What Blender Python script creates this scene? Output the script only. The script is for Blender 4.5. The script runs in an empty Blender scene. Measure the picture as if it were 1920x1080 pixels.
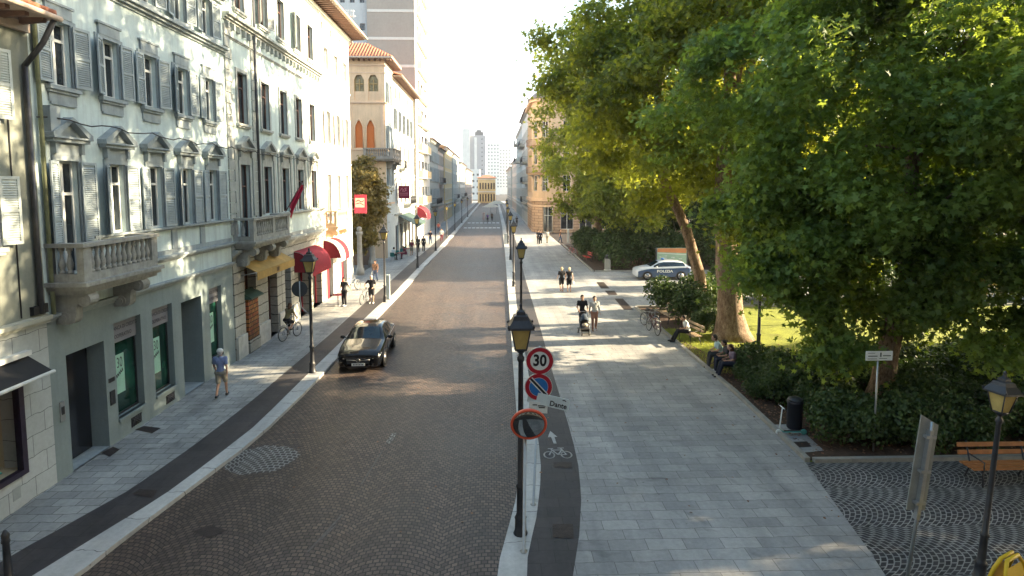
import bpy, math, random
import numpy as np
from mathutils import Vector, Matrix, Euler
R = math.radians
SC = bpy.context.scene
COL = SC.collection
rnd = random.Random(7)
# ---------------------------------------------------------------- camera
W, H, F, CX, CY, HC = 1920.0, 1080.0, 1100.0, 960.0, 443.5, 7.3
cam_d = bpy.data.cameras.new('camera')
cam = bpy.data.objects.new('camera', cam_d); COL.objects.link(cam)
cam_d.sensor_width = 36.0
cam_d.lens = 36.0 * F / W
cam_d.shift_y = -(540.0 - CY) / W
cam_d.clip_end = 4000.0
cam_d.clip_start = 0.1
cam.location = (0, 0, HC)
cam.rotation_euler = (R(90 - 4.86), 0, R(-1.82))
SC.camera = cam
SC.render.resolution_x, SC.render.resolution_y = 1024, 576
CM = cam.rotation_euler.to_matrix()
# ---------------------------------------------------------------- sky, sun, exposure
SUN_EL, SUN_AZ = 21.5, 6.0
world = bpy.data.worlds.new("World"); SC.world = world
world.use_nodes = True
nt = world.node_tree
bg = nt.nodes['Background']
sky = nt.nodes.new('ShaderNodeTexSky')
sky.sky_type = 'NISHITA'; sky.sun_disc = False
sky.sun_elevation = R(SUN_EL); sky.sun_rotation = R(90 - SUN_AZ)
sky.air_density = 1.2; sky.dust_density = 3.5; sky.ozone_density = 1.0
bg.inputs['Strength'].default_value = 0.05
nt.links.new(sky.outputs[0], bg.inputs['Color'])
# thin bright evening haze over the whole sky, whiter low down
geo = nt.nodes.new('ShaderNodeTexCoord'); sp = nt.nodes.new('ShaderNodeSeparateXYZ'); nt.links.new(geo.outputs['Generated'], sp.inputs[0])
rp = nt.nodes.new('ShaderNodeValToRGB'); nt.links.new(sp.outputs[2], rp.inputs[0])
rp.color_ramp.elements[0].position = 0.0; rp.color_ramp.elements[0].color = (0.44, 0.45, 0.45, 1)
rp.color_ramp.elements[1].position = 0.62; rp.color_ramp.elements[1].color = (0.045, 0.085, 0.125, 1)
e_ = rp.color_ramp.elements.new(0.30); e_.color = (0.27, 0.345, 0.37, 1)
bg2 = nt.nodes.new('ShaderNodeBackground'); nt.links.new(rp.outputs[0], bg2.inputs['Color']); bg2.inputs['Strength'].default_value = 1.0
ad = nt.nodes.new('ShaderNodeAddShader'); nt.links.new(bg.outputs[0], ad.inputs[0]); nt.links.new(bg2.outputs[0], ad.inputs[1])
nt.links.new(ad.outputs[0], nt.nodes['World Output'].inputs['Surface'])
sun_d = bpy.data.lights.new('sun', 'SUN'); sun = bpy.data.objects.new('sun', sun_d); COL.objects.link(sun)
sun_d.energy = 5.0; sun_d.angle = R(0.5); sun_d.color = (1.0, 0.81, 0.53)
sd = Vector((math.cos(R(SUN_EL)) * math.cos(R(SUN_AZ)), math.cos(R(SUN_EL)) * math.sin(R(SUN_AZ)), math.sin(R(SUN_EL))))
sun.rotation_euler = sd.to_track_quat('Z', 'Y').to_euler()
SC.view_settings.view_transform = 'Standard'
SC.view_settings.look = 'None'
SC.view_settings.exposure = 2.38
SC.view_settings.gamma = 1.0
SC.cycles.max_bounces = 6
SC.cycles.diffuse_bounces = 3
SC.cycles.glossy_bounces = 3
SC.cycles.transmission_bounces = 4
SC.cycles.transparent_max_bounces = 8
SC.cycles.use_denoising = True
SC.cycles.sample_clamp_indirect = 6

# ---------------------------------------------------------------- pixel -> place helpers (survey of the photograph)
def ray(px, py):
    return (CM @ Vector(((px - CX) / F, -(py - CY) / F, -1.0)))
def G(px, py, z=0.0):
    d = ray(px, py); t = (z - HC) / d.z
    return (d.x * t, d.y * t)
def atX(px, py, X):
    d = ray(px, py); t = X / d.x
    return (d.y * t, HC + d.z * t)            # (y, z)
def atY(px, py, Y):
    d = ray(px, py); t = Y / d.y
    return (d.x * t, HC + d.z * t)            # (x, z)

# ---------------------------------------------------------------- materials
MATS = {}
def new_mat(name):
    m = bpy.data.materials.new(name); m.use_nodes = True
    n = m.node_tree; b = n.nodes['Principled BSDF']
    MATS[name] = m
    return m, n, b
def nd(n, t, **kw):
    x = n.nodes.new(t)
    for k, v in kw.items():
        if k in x.inputs: x.inputs[k].default_value = v
        else: setattr(x, k, v)
    return x
def c4(c): return (c[0], c[1], c[2], 1.0)
def mul(c, f): return (min(1, c[0] * f), min(1, c[1] * f), min(1, c[2] * f))
def pos(n):
    g = n.nodes.new('ShaderNodeNewGeometry'); return g.outputs['Position']
def objc(n):
    g = n.nodes.new('ShaderNodeTexCoord'); return g.outputs['Object']
def ramp(n, src, a, b, ca, cb):
    r = n.nodes.new('ShaderNodeValToRGB')
    r.color_ramp.elements[0].position = a; r.color_ramp.elements[1].position = b
    r.color_ramp.elements[0].color = c4(ca); r.color_ramp.elements[1].color = c4(cb)
    n.links.new(src, r.inputs[0]); return r.outputs[0]
def math_(n, op, a, b=None, c=None):
    m = n.nodes.new('ShaderNodeMath'); m.operation = op
    for i, v in enumerate((a, b, c)):
        if v is None: continue
        if isinstance(v, (int, float)): m.inputs[i].default_value = v
        else: n.links.new(v, m.inputs[i])
    return m.outputs[0]
def mixc(n, f, a, b, mode='MIX'):
    m = n.nodes.new('ShaderNodeMix'); m.data_type = 'RGBA'; m.blend_type = mode
    for i, v in ((0, f), (6, a), (7, b)):
        if isinstance(v, (int, float)): m.inputs[i].default_value = v
        elif isinstance(v, tuple): m.inputs[i].default_value = c4(v)
        else: n.links.new(v, m.inputs[i])
    return m.outputs[2]
def M(name, col, rough=0.8, var=0.18, scale=2.0, bump=0.0, bscale=40.0, metal=0.0, spec=0.4, fine=0.08, local=False, coat=0.0, streak=0.0, emit=None):
    if name in MATS: return MATS[name]
    m, n, b = new_mat(name)
    p = objc(n) if local else pos(n)
    nz = nd(n, 'ShaderNodeTexNoise', Scale=scale, Detail=6.0, Roughness=0.65)
    n.links.new(p, nz.inputs['Vector'])
    c = ramp(n, nz.outputs[0], 0.3, 0.7, mul(col, 1 - var), mul(col, 1 + var))
    if fine:
        n2 = nd(n, 'ShaderNodeTexNoise', Scale=scale * 14, Detail=3.0)
        n.links.new(p, n2.inputs['Vector'])
        f = ramp(n, n2.outputs[0], 0.3, 0.7, (1 - fine,) * 3, (1.0,) * 3)
        c = mixc(n, 1.0, c, f, 'MULTIPLY')
    if streak:                                         # rain streaks and grime running down a wall
        mp = nd(n, 'ShaderNodeMapping'); mp.inputs['Scale'].default_value = (3.0, 3.0, 0.22)
        n.links.new(p, mp.inputs[0])
        n3 = nd(n, 'ShaderNodeTexNoise', Scale=1.3, Detail=5.0, Roughness=0.7)
        n.links.new(mp.outputs[0], n3.inputs['Vector'])
        f = ramp(n, n3.outputs[0], 0.45, 0.8, (1, 1, 1), (1 - streak, 1 - streak, 1 - streak * 0.9))
        c = mixc(n, 1.0, c, f, 'MULTIPLY')
    n.links.new(c, b.inputs['Base Color'])
    b.inputs['Roughness'].default_value = rough
    b.inputs['Metallic'].default_value = metal
    b.inputs['Specular IOR Level'].default_value = spec
    if coat: b.inputs['Coat Weight'].default_value = coat
    if bump:
        n4 = nd(n, 'ShaderNodeTexNoise', Scale=bscale, Detail=4.0)
        n.links.new(p, n4.inputs['Vector'])
        bm = nd(n, 'ShaderNodeBump', Strength=bump, Distance=0.02)
        n.links.new(n4.outputs[0], bm.inputs['Height']); n.links.new(bm.outputs[0], b.inputs['Normal'])
    return m
def M_brick(name, c1, c2, mortar, bw, rh, ms, mode='rows', arc=0.0, arcw=1.5, rough=0.75, dirt=0.25, bump=0.4, off=0.5, rot=0.0, spec=0.3, smooth=0.1, wall=None):
    m, n, b = new_mat(name)
    p = pos(n)
    s = nd(n, 'ShaderNodeSeparateXYZ'); n.links.new(p, s.inputs[0])
    x, y, z = s.outputs[0], s.outputs[1], s.outputs[2]
    if wall == 'x': x, y = y, z           # a wall facing +-X
    elif wall == 'y': x, y = x, z
    elif mode == 'cols': x, y = y, x
    if arc:
        # rows bent into overlapping segmental arcs
        wob = nd(n, 'ShaderNodeTexNoise', Scale=0.5, Detail=2.0); n.links.new(p, wob.inputs['Vector'])
        xs = math_(n, 'ADD', x, math_(n, 'MULTIPLY', wob.outputs[0], 0.35))
        k = math_(n, 'SUBTRACT', math_(n, 'PINGPONG', xs, arcw / 2), 0.0)
        k2 = math_(n, 'MULTIPLY', math_(n, 'MULTIPLY', k, k), arc / (arcw / 2) ** 2)
        y = math_(n, 'ADD', y, k2)
    jt = nd(n, 'ShaderNodeTexNoise', Scale=3.0, Detail=2.0); n.links.new(p, jt.inputs['Vector'])
    jv = math_(n, 'MULTIPLY', math_(n, 'SUBTRACT', jt.outputs[0], 0.5), rh * 0.25)
    y = math_(n, 'ADD', y, jv)
    cb = nd(n, 'ShaderNodeCombineXYZ'); n.links.new(x, cb.inputs[0]); n.links.new(y, cb.inputs[1])
    br = n.nodes.new('ShaderNodeTexBrick')
    br.offset = off; br.squash = 1.0
    br.inputs['Scale'].default_value = 1.0
    br.inputs['Brick Width'].default_value = bw; br.inputs['Row Height'].default_value = rh
    br.inputs['Mortar Size'].default_value = ms; br.inputs['Mortar Smooth'].default_value = smooth
    br.inputs['Bias'].default_value = 0.0
    br.inputs['Color1'].default_value = c4(c1); br.inputs['Color2'].default_value = c4(c2); br.inputs['Mortar'].default_value = c4(mortar)
    n.links.new(cb.outputs[0], br.inputs['Vector'])
    d1 = nd(n, 'ShaderNodeTexNoise', Scale=0.35, Detail=8.0, Roughness=0.7); n.links.new(p, d1.inputs['Vector'])
    d2 = nd(n, 'ShaderNodeTexNoise', Scale=9.0, Detail=4.0, Roughness=0.7); n.links.new(p, d2.inputs['Vector'])
    f1 = ramp(n, d1.outputs[0], 0.35, 0.68, (1 - dirt,) * 3, (1 + dirt * 0.6,) * 3)
    f2 = ramp(n, d2.outputs[0], 0.3, 0.7, (1 - dirt * 0.7,) * 3, (1 + dirt * 0.3,) * 3)
    c = mixc(n, 1.0, mixc(n, 1.0, br.outputs[0], f1, 'MULTIPLY'), f2, 'MULTIPLY')
    if not wall:                      # worn tracks, drips and trodden spots
        mp = nd(n, 'ShaderNodeMapping'); mp.inputs['Scale'].default_value = (1.1, 0.07, 1); n.links.new(p, mp.inputs[0])
        d3 = nd(n, 'ShaderNodeTexNoise', Scale=1.0, Detail=5.0, Roughness=0.6); n.links.new(mp.outputs[0], d3.inputs['Vector'])
        c = mixc(n, 1.0, c, ramp(n, d3.outputs[0], 0.36, 0.64, (0.80,) * 3, (1.12, 1.10, 1.08)), 'MULTIPLY')
        vo = nd(n, 'ShaderNodeTexVoronoi', Scale=1.7); n.links.new(p, vo.inputs['Vector'])
        c = mixc(n, 1.0, c, ramp(n, vo.outputs['Distance'], 0.035, 0.055, (0.62,) * 3, (1.0,) * 3), 'MULTIPLY')
        d4 = nd(n, 'ShaderNodeTexNoise', Scale=0.9, Detail=3.0, Roughness=0.5, Distortion=1.5); n.links.new(p, d4.inputs['Vector'])
        c = mixc(n, 1.0, c, ramp(n, d4.outputs[0], 0.62, 0.72, (1.0,) * 3, (0.74,) * 3), 'MULTIPLY')
    n.links.new(c, b.inputs['Base Color'])
    rr = math_(n, 'ADD', math_(n, 'MULTIPLY', d1.outputs[0], 0.3), rough - 0.15)
    n.links.new(rr, b.inputs['Roughness'])
    b.inputs['Specular IOR Level'].default_value = spec
    if bump:
        h = math_(n, 'ADD', math_(n, 'MULTIPLY', br.outputs['Fac'], -1.0), math_(n, 'MULTIPLY', d2.outputs[0], 0.5))
        bm = nd(n, 'ShaderNodeBump', Strength=bump, Distance=0.015)
        n.links.new(h, bm.inputs['Height']); n.links.new(bm.outputs[0], b.inputs['Normal'])
    return m
def M_leaf(name, dark, light, trans=(0.25, 0.42, 0.04), tw=0.4, brown=0.0):
    m, n, b = new_mat(name)
    n.nodes.remove(b)
    at = n.nodes.new('ShaderNodeAttribute'); at.attribute_name = 'tint'
    col = ramp(n, at.outputs['Fac'], 0.0, 1.0, dark, light)
    tr = ramp(n, at.outputs['Fac'], 0.0, 1.0, mul(trans, 0.75), mul(trans, 1.2))
    d = n.nodes.new('ShaderNodeBsdfPrincipled'); n.links.new(col, d.inputs['Base Color'])
    d.inputs['Roughness'].default_value = 0.55; d.inputs['Specular IOR Level'].default_value = 0.35
    t = n.nodes.new('ShaderNodeBsdfTranslucent'); n.links.new(tr, t.inputs['Color'])
    mx = n.nodes.new('ShaderNodeMixShader'); mx.inputs[0].default_value = tw
    n.links.new(d.outputs[0], mx.inputs[1]); n.links.new(t.outputs[0], mx.inputs[2])
    n.links.new(mx.outputs[0], n.nodes['Material Output'].inputs['Surface'])
    return m
def M_glass(name, col=(0.02, 0.025, 0.03), rough=0.06):
    if name in MATS: return MATS[name]
    m, n, b = new_mat(name)
    p = pos(n)
    nz = nd(n, 'ShaderNodeTexNoise', Scale=0.9, Detail=3.0); n.links.new(p, nz.inputs['Vector'])
    c = ramp(n, nz.outputs[0], 0.35, 0.65, mul(col, 0.5), mul(col, 1.7)); n.links.new(c, b.inputs['Base Color'])
    b.inputs['Roughness'].default_value = rough; b.inputs['Specular IOR Level'].default_value = 0.6
    bm = nd(n, 'ShaderNodeBump', Strength=0.15, Distance=0.05); n.links.new(nz.outputs[0], bm.inputs['Height'])
    n.links.new(bm.outputs[0], b.inputs['Normal'])
    return m

# ---------------------------------------------------------------- mesh builder
class MB:
    def __init__(s, smooth=False):
        s.v = []; s.f = []; s.m = []; s.sm = []; s.smooth = smooth; s.mats = []; s.marks = []
    def mi(s, mat):
        if mat is None: return 0
        if mat not in s.mats: s.mats.append(mat)
        return s.mats.index(mat)
    def poly(s, pts, mat=None, smooth=None):
        b = len(s.v); s.v += [tuple(p) for p in pts]
        s.f.append(tuple(range(b, b + len(pts)))); s.m.append(s.mi(mat)); s.sm.append(s.smooth if smooth is None else smooth)
    def mesh(s, vs, fs, mat=None, smooth=None):
        b = len(s.v); s.v += [tuple(p) for p in vs]; k = s.mi(mat)
        for f in fs:
            s.f.append(tuple(b + i for i in f)); s.m.append(k); s.sm.append(s.smooth if smooth is None else smooth)
    def hexa(s, c, mat=None):          # 8 corners: bottom 4 (ccw), top 4
        s.mesh(c, [(3, 2, 1, 0), (4, 5, 6, 7), (0, 1, 5, 4), (1, 2, 6, 5), (2, 3, 7, 6), (3, 0, 4, 7)], mat, False)
    def box(s, x0, x1, y0, y1, z0, z1, mat=None, T=None):
        c = [(x0, y0, z0), (x1, y0, z0), (x1, y1, z0), (x0, y1, z0), (x0, y0, z1), (x1, y0, z1), (x1, y1, z1), (x0, y1, z1)]
        if T: c = [tuple(T(p)) for p in c]
        s.hexa(c, mat)
    def prism(s, pts, z0, z1, mat=None, T=None):   # pts 2d ccw
        n = len(pts)
        c = [(p[0], p[1], z0) for p in pts] + [(p[0], p[1], z1) for p in pts]
        if T: c = [tuple(T(p)) for p in c]
        fs = [tuple(range(n - 1, -1, -1)), tuple(range(n, 2 * n))] + [(i, (i + 1) % n, n + (i + 1) % n, n + i) for i in range(n)]
        s.mesh(c, fs, mat, False)
    def lathe(s, prof, seg=12, mat=None, o=(0, 0, 0), T=None, smooth=True, flute=0.0):
        vs = []
        for r, z in prof:
            for k in range(seg):
                a = 2 * math.pi * k / seg; rr = r * (1 - (flute if k % 2 else 0))
                p = (o[0] + rr * math.cos(a), o[1] + rr * math.sin(a), o[2] + z)
                vs.append(T(p) if T else p)
        n = len(prof); fs = []
        for i in range(n - 1):
            for k in range(seg):
                fs.append((i * seg + k, i * seg + (k + 1) % seg, (i + 1) * seg + (k + 1) % seg, (i + 1) * seg + k))
        fs.append(tuple(range(seg - 1, -1, -1))); fs.append(tuple((n - 1) * seg + k for k in range(seg)))
        s.mesh(vs, fs, mat, smooth)
    def tube(s, pts, r, seg=8, mat=None, smooth=True, closed=False):
        pts = [Vector(p) for p in pts]; n = len(pts); rs = r if isinstance(r, (list, tuple)) else [r] * n
        vs = []; up = None
        for i, p in enumerate(pts):
            if closed: d = pts[(i + 1) % n] - pts[i - 1]
            else: d = pts[min(i + 1, n - 1)] - pts[max(i - 1, 0)]
            if d.length < 1e-9: d = Vector((0, 0, 1))
            d.normalize()
            if up is None:
                up = Vector((0, 0, 1)) if abs(d.z) < 0.9 else Vector((1, 0, 0))
            a = d.cross(up)
            if a.length < 1e-4: a = d.cross(Vector((0, 1, 0.1)))
            a.normalize(); b = a.cross(d); up = b if not closed else up
            for k in range(seg):
                t = 2 * math.pi * k / seg
                vs.append(p + a * (math.cos(t) * rs[i]) + b * (math.sin(t) * rs[i]))
        fs = []
        for i in range(n if closed else n - 1):
            j = (i + 1) % n
            for k in range(seg):
                fs.append((i * seg + k, i * seg + (k + 1) % seg, j * seg + (k + 1) % seg, j * seg + k))
        if not closed:
            fs.append(tuple(range(seg - 1, -1, -1))); fs.append(tuple((n - 1) * seg + k for k in range(seg)))
        s.mesh(vs, fs, mat, smooth)
    def sphere(s, c, r, seg=10, rings=6, mat=None, sc=(1, 1, 1)):
        prof = [(max(1e-4, r * math.sin(math.pi * i / rings)), -r * math.cos(math.pi * i / rings)) for i in range(rings + 1)]
        s.lathe(prof, seg, mat, (0, 0, 0), T=lambda p: (c[0] + p[0] * sc[0], c[1] + p[1] * sc[1], c[2] + p[2] * sc[2]))
    def grid(s, P, mat=None, smooth=True):     # P: 2d array of points
        a = len(P); b = len(P[0]); vs = [p for row in P for p in row]
        s.mesh(vs, [(i * b + j, (i + 1) * b + j, (i + 1) * b + j + 1, i * b + j + 1) for i in range(a - 1) for j in range(b - 1)], mat, smooth)
    def build(s, name, off=(0, 0, 0)):
        me = bpy.data.meshes.new(name)
        v = np.array(s.v, dtype=np.float64).reshape(-1, 3) - np.array(off)
        me.from_pydata(v.tolist(), [], s.f)
        for m in s.mats: me.materials.append(m)
        if len(s.mats) > 1: me.polygons.foreach_set('material_index', s.m)
        me.polygons.foreach_set('use_smooth', s.sm)
        me.update()
        return me
def wpos(o):
    p = Vector((0, 0, 0))
    while o is not None:
        p = p + o.location; o = o.parent
    return p
def root(name, label, cat, loc=(0, 0, 0), rz=0.0, group=None, tilt=(0, 0), sc=1.0):
    o = bpy.data.objects.new(name, None); COL.objects.link(o)
    o.empty_display_size = 0.3
    o.location = loc; o.rotation_euler = (tilt[0], tilt[1], rz); o.scale = (sc,) * 3
    o['label'] = label; o['category'] = cat
    if group: o['group'] = group
    return o
def tag(o, label=None, cat=None, group=None, kind=None):
    if label: o['label'] = label
    if cat: o['category'] = cat
    if group: o['group'] = group
    if kind: o['kind'] = kind
    return o
def part(name, mb, parent=None, mat=None, world=False, loc=None, label=None):
    if isinstance(mb, MB) and mb.marks:
        ms = sorted(set([0] + mb.marks + [len(mb.f)])); o = None
        for a, b in zip(ms, ms[1:]):
            k = MB(); k.mats = list(mb.mats)
            used = sorted({i for f in mb.f[a:b] for i in f}); rm = {i: j for j, i in enumerate(used)}
            k.v = [mb.v[i] for i in used]; k.f = [tuple(rm[i] for i in f) for f in mb.f[a:b]]; k.m = mb.m[a:b]; k.sm = mb.sm[a:b]
            o = part(name, k, parent, mat, world, loc, label)
        return o
    if isinstance(mb, MB):
        if mat is not None: mb.mats = [mat]; mb.m = [0] * len(mb.f)
        off = wpos(parent) if (world and parent is not None) else (0, 0, 0)
        me = mb.build(name, off)
    else: me = mb
    o = bpy.data.objects.new(name, me); COL.objects.link(o)
    if parent is not None: o.parent = parent
    if loc is not None: o.location = loc
    if label: o['label'] = label
    return o
def struct(name, mb, mat=None):
    o = part(name, mb, None, mat); o['kind'] = 'structure'; return o
def dup(o, loc=None, rz=None, label=None, group=None, parent=None, sc=None):
    c = o.copy(); COL.objects.link(c)
    if parent is not None: c.parent = parent
    if loc is not None: c.location = loc
    if rz is not None: c.rotation_euler = (c.rotation_euler[0], c.rotation_euler[1], rz)
    if sc is not None: c.scale = (sc,) * 3 if isinstance(sc, (int, float)) else sc
    if label: c['label'] = label
    if group: c['group'] = group
    for ch in list(o.children): dup(ch, parent=c)
    return c
_fontcache = {}
def text_mb(s, size, mat, T, align='CENTER', bold=0.0, sx=1.0):
    """letters as a flat mesh; T maps (x, y) in the sheet to a point"""
    cu = bpy.data.curves.new('t', 'FONT'); cu.body = s; cu.size = size; cu.align_x = align; cu.align_y = 'CENTER'; cu.offset = bold
    cu.resolution_u = 3
    o = bpy.data.objects.new('t', cu); COL.objects.link(o)
    dg = bpy.context.evaluated_depsgraph_get()
    me = bpy.data.meshes.new_from_object(o.evaluated_get(dg))
    mb = MB()
    mb.mesh([T(v.co.x * sx, v.co.y) for v in me.vertices], [tuple(p.vertices) for p in me.polygons], mat, False)
    bpy.data.objects.remove(o); bpy.data.curves.remove(cu); bpy.data.meshes.remove(me)
    return mb
def add_mb(a, b):
    for i, f in enumerate(b.f):
        pass
    base = len(a.v); a.v += b.v
    for f, m, sm in zip(b.f, b.m, b.sm):
        a.f.append(tuple(base + i for i in f)); a.m.append(a.mi(b.mats[m]) if b.mats else 0); a.sm.append(sm)
# ================================================================ GROUND
m_asphalt = M('ground_earth', (0.06, 0.055, 0.05), 0.9, 0.2, 0.5)
m_cob = M_brick('road_cobbles', (0.165, 0.118, 0.096), (0.075, 0.055, 0.049), (0.022, 0.018, 0.016), 0.13, 0.118, 0.013, arc=0.38, arcw=1.9, rough=0.55, dirt=0.35, bump=0.9, spec=0.45)
m_sq = M_brick('square_cobbles', (0.075, 0.072, 0.078), (0.038, 0.038, 0.042), (0.36, 0.36, 0.35), 0.15, 0.13, 0.014, mode='cols', arc=0.62, arcw=1.6, rough=0.6, dirt=0.3, bump=0.5)
m_patch = M_brick('cobbles_with_white_joints', (0.11, 0.095, 0.09), (0.06, 0.055, 0.055), (0.33, 0.33, 0.32), 0.16, 0.14, 0.018, arc=0.5, arcw=1.9, rough=0.6, dirt=0.3, bump=0.5)
m_slab = M_brick('promenade_slabs', (0.41, 0.41, 0.405), (0.31, 0.315, 0.32), (0.14, 0.14, 0.14), 0.78, 0.36, 0.006, rough=0.65, dirt=0.22, bump=0.25)
m_slabl = M_brick('sidewalk_slabs', (0.42, 0.43, 0.42), (0.31, 0.32, 0.32), (0.09, 0.09, 0.09), 0.55, 0.33, 0.008, rough=0.6, dirt=0.25, bump=0.3)
m_dark = M_brick('dark_paving', (0.075, 0.068, 0.070), (0.060, 0.056, 0.060), (0.035, 0.033, 0.033), 0.6, 0.4, 0.006, rough=0.6, dirt=0.25, bump=0.2)
m_kerb = M_brick('kerb_stone', (0.56, 0.57, 0.56), (0.48, 0.49, 0.49), (0.14, 0.14, 0.14), 3.0, 1.15, 0.010, off=0.0, rough=0.65, dirt=0.2, bump=0.2)
m_soil = M('soil_and_litter', (0.075, 0.045, 0.030), 0.95, 0.45, 4.0, bump=0.6, bscale=30)
m_lawn = M('lawn_turf', (0.23, 0.26, 0.03), 0.9, 0.35, 1.2, bump=0.8, bscale=60, fine=0.35)
m_edge = M('pale_stone_edging', (0.30, 0.29, 0.26), 0.8, 0.2, 3.0, bump=0.2)
m_iron = M('cast_iron_cover', (0.045, 0.033, 0.030), 0.6, 0.3, 8.0, bump=0.5, bscale=60, metal=0.3)
m_paint = M('road_paint', (0.78, 0.78, 0.76), 0.7, 0.25, 9.0, fine=0.35)
m_paintf = M('worn_road_paint', (0.15, 0.135, 0.13), 0.8, 0.3, 12.0, fine=0.4)

def slab(name, left, right, ztop, mat, zbot=-0.14, kind=True):
    """solid strip between two polylines with the same number of points (world xy)"""
    mb = MB(); n = len(left)
    for i in range(n - 1):
        a, b, c, d = left[i], right[i], right[i + 1], left[i + 1]
        mb.hexa([(a[0], a[1], zbot), (b[0], b[1], zbot), (c[0], c[1], zbot), (d[0], d[1], zbot),
                 (a[0], a[1], ztop), (b[0], b[1], ztop), (c[0], c[1], ztop), (d[0], d[1], ztop)])
    # drop the inner caps by keeping only outer faces
    keep = []
    for i in range(n - 1):
        k = i * 6
        keep += [k + 1, k + 3, k + 5]
        if i == 0: keep.append(k + 2)
        if i == n - 2: keep.append(k + 4)
    mb.f = [mb.f[k] for k in keep]; mb.m = [0] * len(keep); mb.sm = [False] * len(keep)
    return struct(name, mb, mat)
def interp(pl, Y):
    for (x0, y0), (x1, y1) in zip(pl, pl[1:]):
        if y0 <= Y <= y1: return x0 + (x1 - x0) * (Y - y0) / (y1 - y0)
    return pl[0][0] if Y < pl[0][1] else pl[-1][0]
XW = -10.8
YS = [6.0, 8.0, 10.0, 11.0, 11.7, 12.4, 13.1, 13.8, 14.8, 16, 17.5, 19, 20.5, 22, 24, 26, 29, 32, 36, 40, 46, 55, 65, 74, 90, 110, 140, 180, 230, 300]
def pline(px, ext=None):
    p = sorted([G(x, y) for x, y in px], key=lambda q: q[1])
    p = [(p[0][0] + (p[0][0] - p[1][0]) * 0.6, p[0][1] - (p[1][1] - p[0][1]) * 0.6)] + p if ext is None else [ext] + p
    return p
LK_r = pline([(140, 1080), (230, 1008), (480, 822), (580, 727), (630, 673), (693, 610), (763, 538), (803, 492), (833, 462)], ext=(-9.3, 6)) + [(-5.9, 110), (-5.7, 300)]
LK_l = pline([(60, 1080), (200, 993), (300, 933), (390, 867), (480, 797), (580, 698), (635, 645), (703, 578), (742, 547), (780, 505), (815, 472)], ext=(-10.2, 6)) + [(-6.5, 110), (-6.3, 300)]
LD_l = pline([(17, 1043), (120, 987), (240, 920), (333, 857), (427, 787), (480, 745), (556, 680), (627, 620), (670, 580), (720, 538), (768, 495), (807, 463)], ext=(-10.6, 6)) + [(-7.7, 110), (-7.5, 300)]
RK_l = pline([(935, 1080), (936, 1051), (952, 993), (964, 950), (970, 921), (973, 887), (972, 820), (966, 735), (962, 683), (958, 622), (953, 555), (947, 473)], ext=(-0.6, 6)) + [(1.6, 110), (2.0, 300)]
RK_r = pline([(991, 1080), (989, 1041), (1006, 969), (1014, 899), (1014, 868), (1009, 820), (999, 764), (990, 692), (969, 573), (960, 489)], ext=(0.0, 6)) + [(2.3, 110), (2.7, 300)]
RC_r = pline([(1072, 1080), (1085, 1020), (1090, 940), (1086, 880), (1073, 820), (1059, 774), (1045, 726), (1035, 695), (1016, 625), (1002, 578), (982, 513), (973, 473)], ext=(0.6, 6)) + [(3.4, 110), (3.7, 300)]
def P(pl): return [(interp(pl, y), y) for y in YS]
lkr, lkl, ldl, rkl, rkr, rcr = [P(q) for q in (LK_r, LK_l, LD_l, RK_l, RK_r, RC_r)]
XP = 8.45
PR = [(6.2, 6.0), (7.45, 10.5), (8.27, 14.8), (8.5, 20), (8.5, 300)]
pr = P(PR)
def P2(x): return [(x, y) for y in YS]
g = MB(); g.poly([(-900, -300, -0.16), (900, -300, -0.16), (900, 2500, -0.16), (-900, 2500, -0.16)])
struct('ground', g, m_asphalt)
rd = MB()
for i in range(len(YS) - 1):
    rd.poly([(lkr[i][0], lkr[i][1], -0.10), (rkl[i][0], rkl[i][1], -0.10), (rkl[i + 1][0], rkl[i + 1][1], -0.10), (lkr[i + 1][0], lkr[i + 1][1], -0.10)])
struct('road', rd, m_cob)
slab('sidewalk', P2(XW - 3.0), ldl, 0.0, m_slabl)
slab('sidewalk_dark_band', ldl, lkl, 0.0, m_dark)
slab('kerb', lkl, lkr, 0.0, m_kerb)
slab('kerb', rkl, rkr, 0.0, m_kerb)
slab('cycle_lane', rkr, rcr, 0.0, m_dark)
slab('promenade', rcr, pr, 0.0, m_slab)
def flat(name, pts, z, mat):
    mb = MB(); mb.poly([(p[0], p[1], z) for p in pts]); return struct(name, mb, mat)
# beyond the promenade edge
flat('cobbled_square', [(6.2, 6.0), (90, 6.0), (90, 14.8), (8.27, 14.8), (7.45, 10.5)], -0.006, m_sq)
flat('lawn', [(8.27, 14.8), (90, 14.8), (90, 34.9), (8.5, 34.9), (8.5, 20)], -0.02, m_lawn)
flat('planting_bed', [(8.3, 14.9), (30, 14.9), (30, 20.5), (13, 21.6), (9.7, 23.5), (9.0, 27.2), (8.55, 27.2), (8.5, 20)], -0.012, m_soil)
flat('planting_bed', [(8.55, 29.5), (10.6, 29.5), (14, 34.8), (8.55, 34.8)], -0.012, m_soil)
flat('side_street', [(8.5, 34.9), (90, 34.9), (90, 49.9), (8.5, 49.9)], -0.004, m_slab)
flat('park_ground', [(8.5, 49.9), (90, 49.9), (90, 73), (8.5, 73)], -0.02, m_soil)
flat('side_street', [(8.5, 73), (90, 73), (90, 92), (8.5, 92)], -0.004, m_dark)
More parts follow.
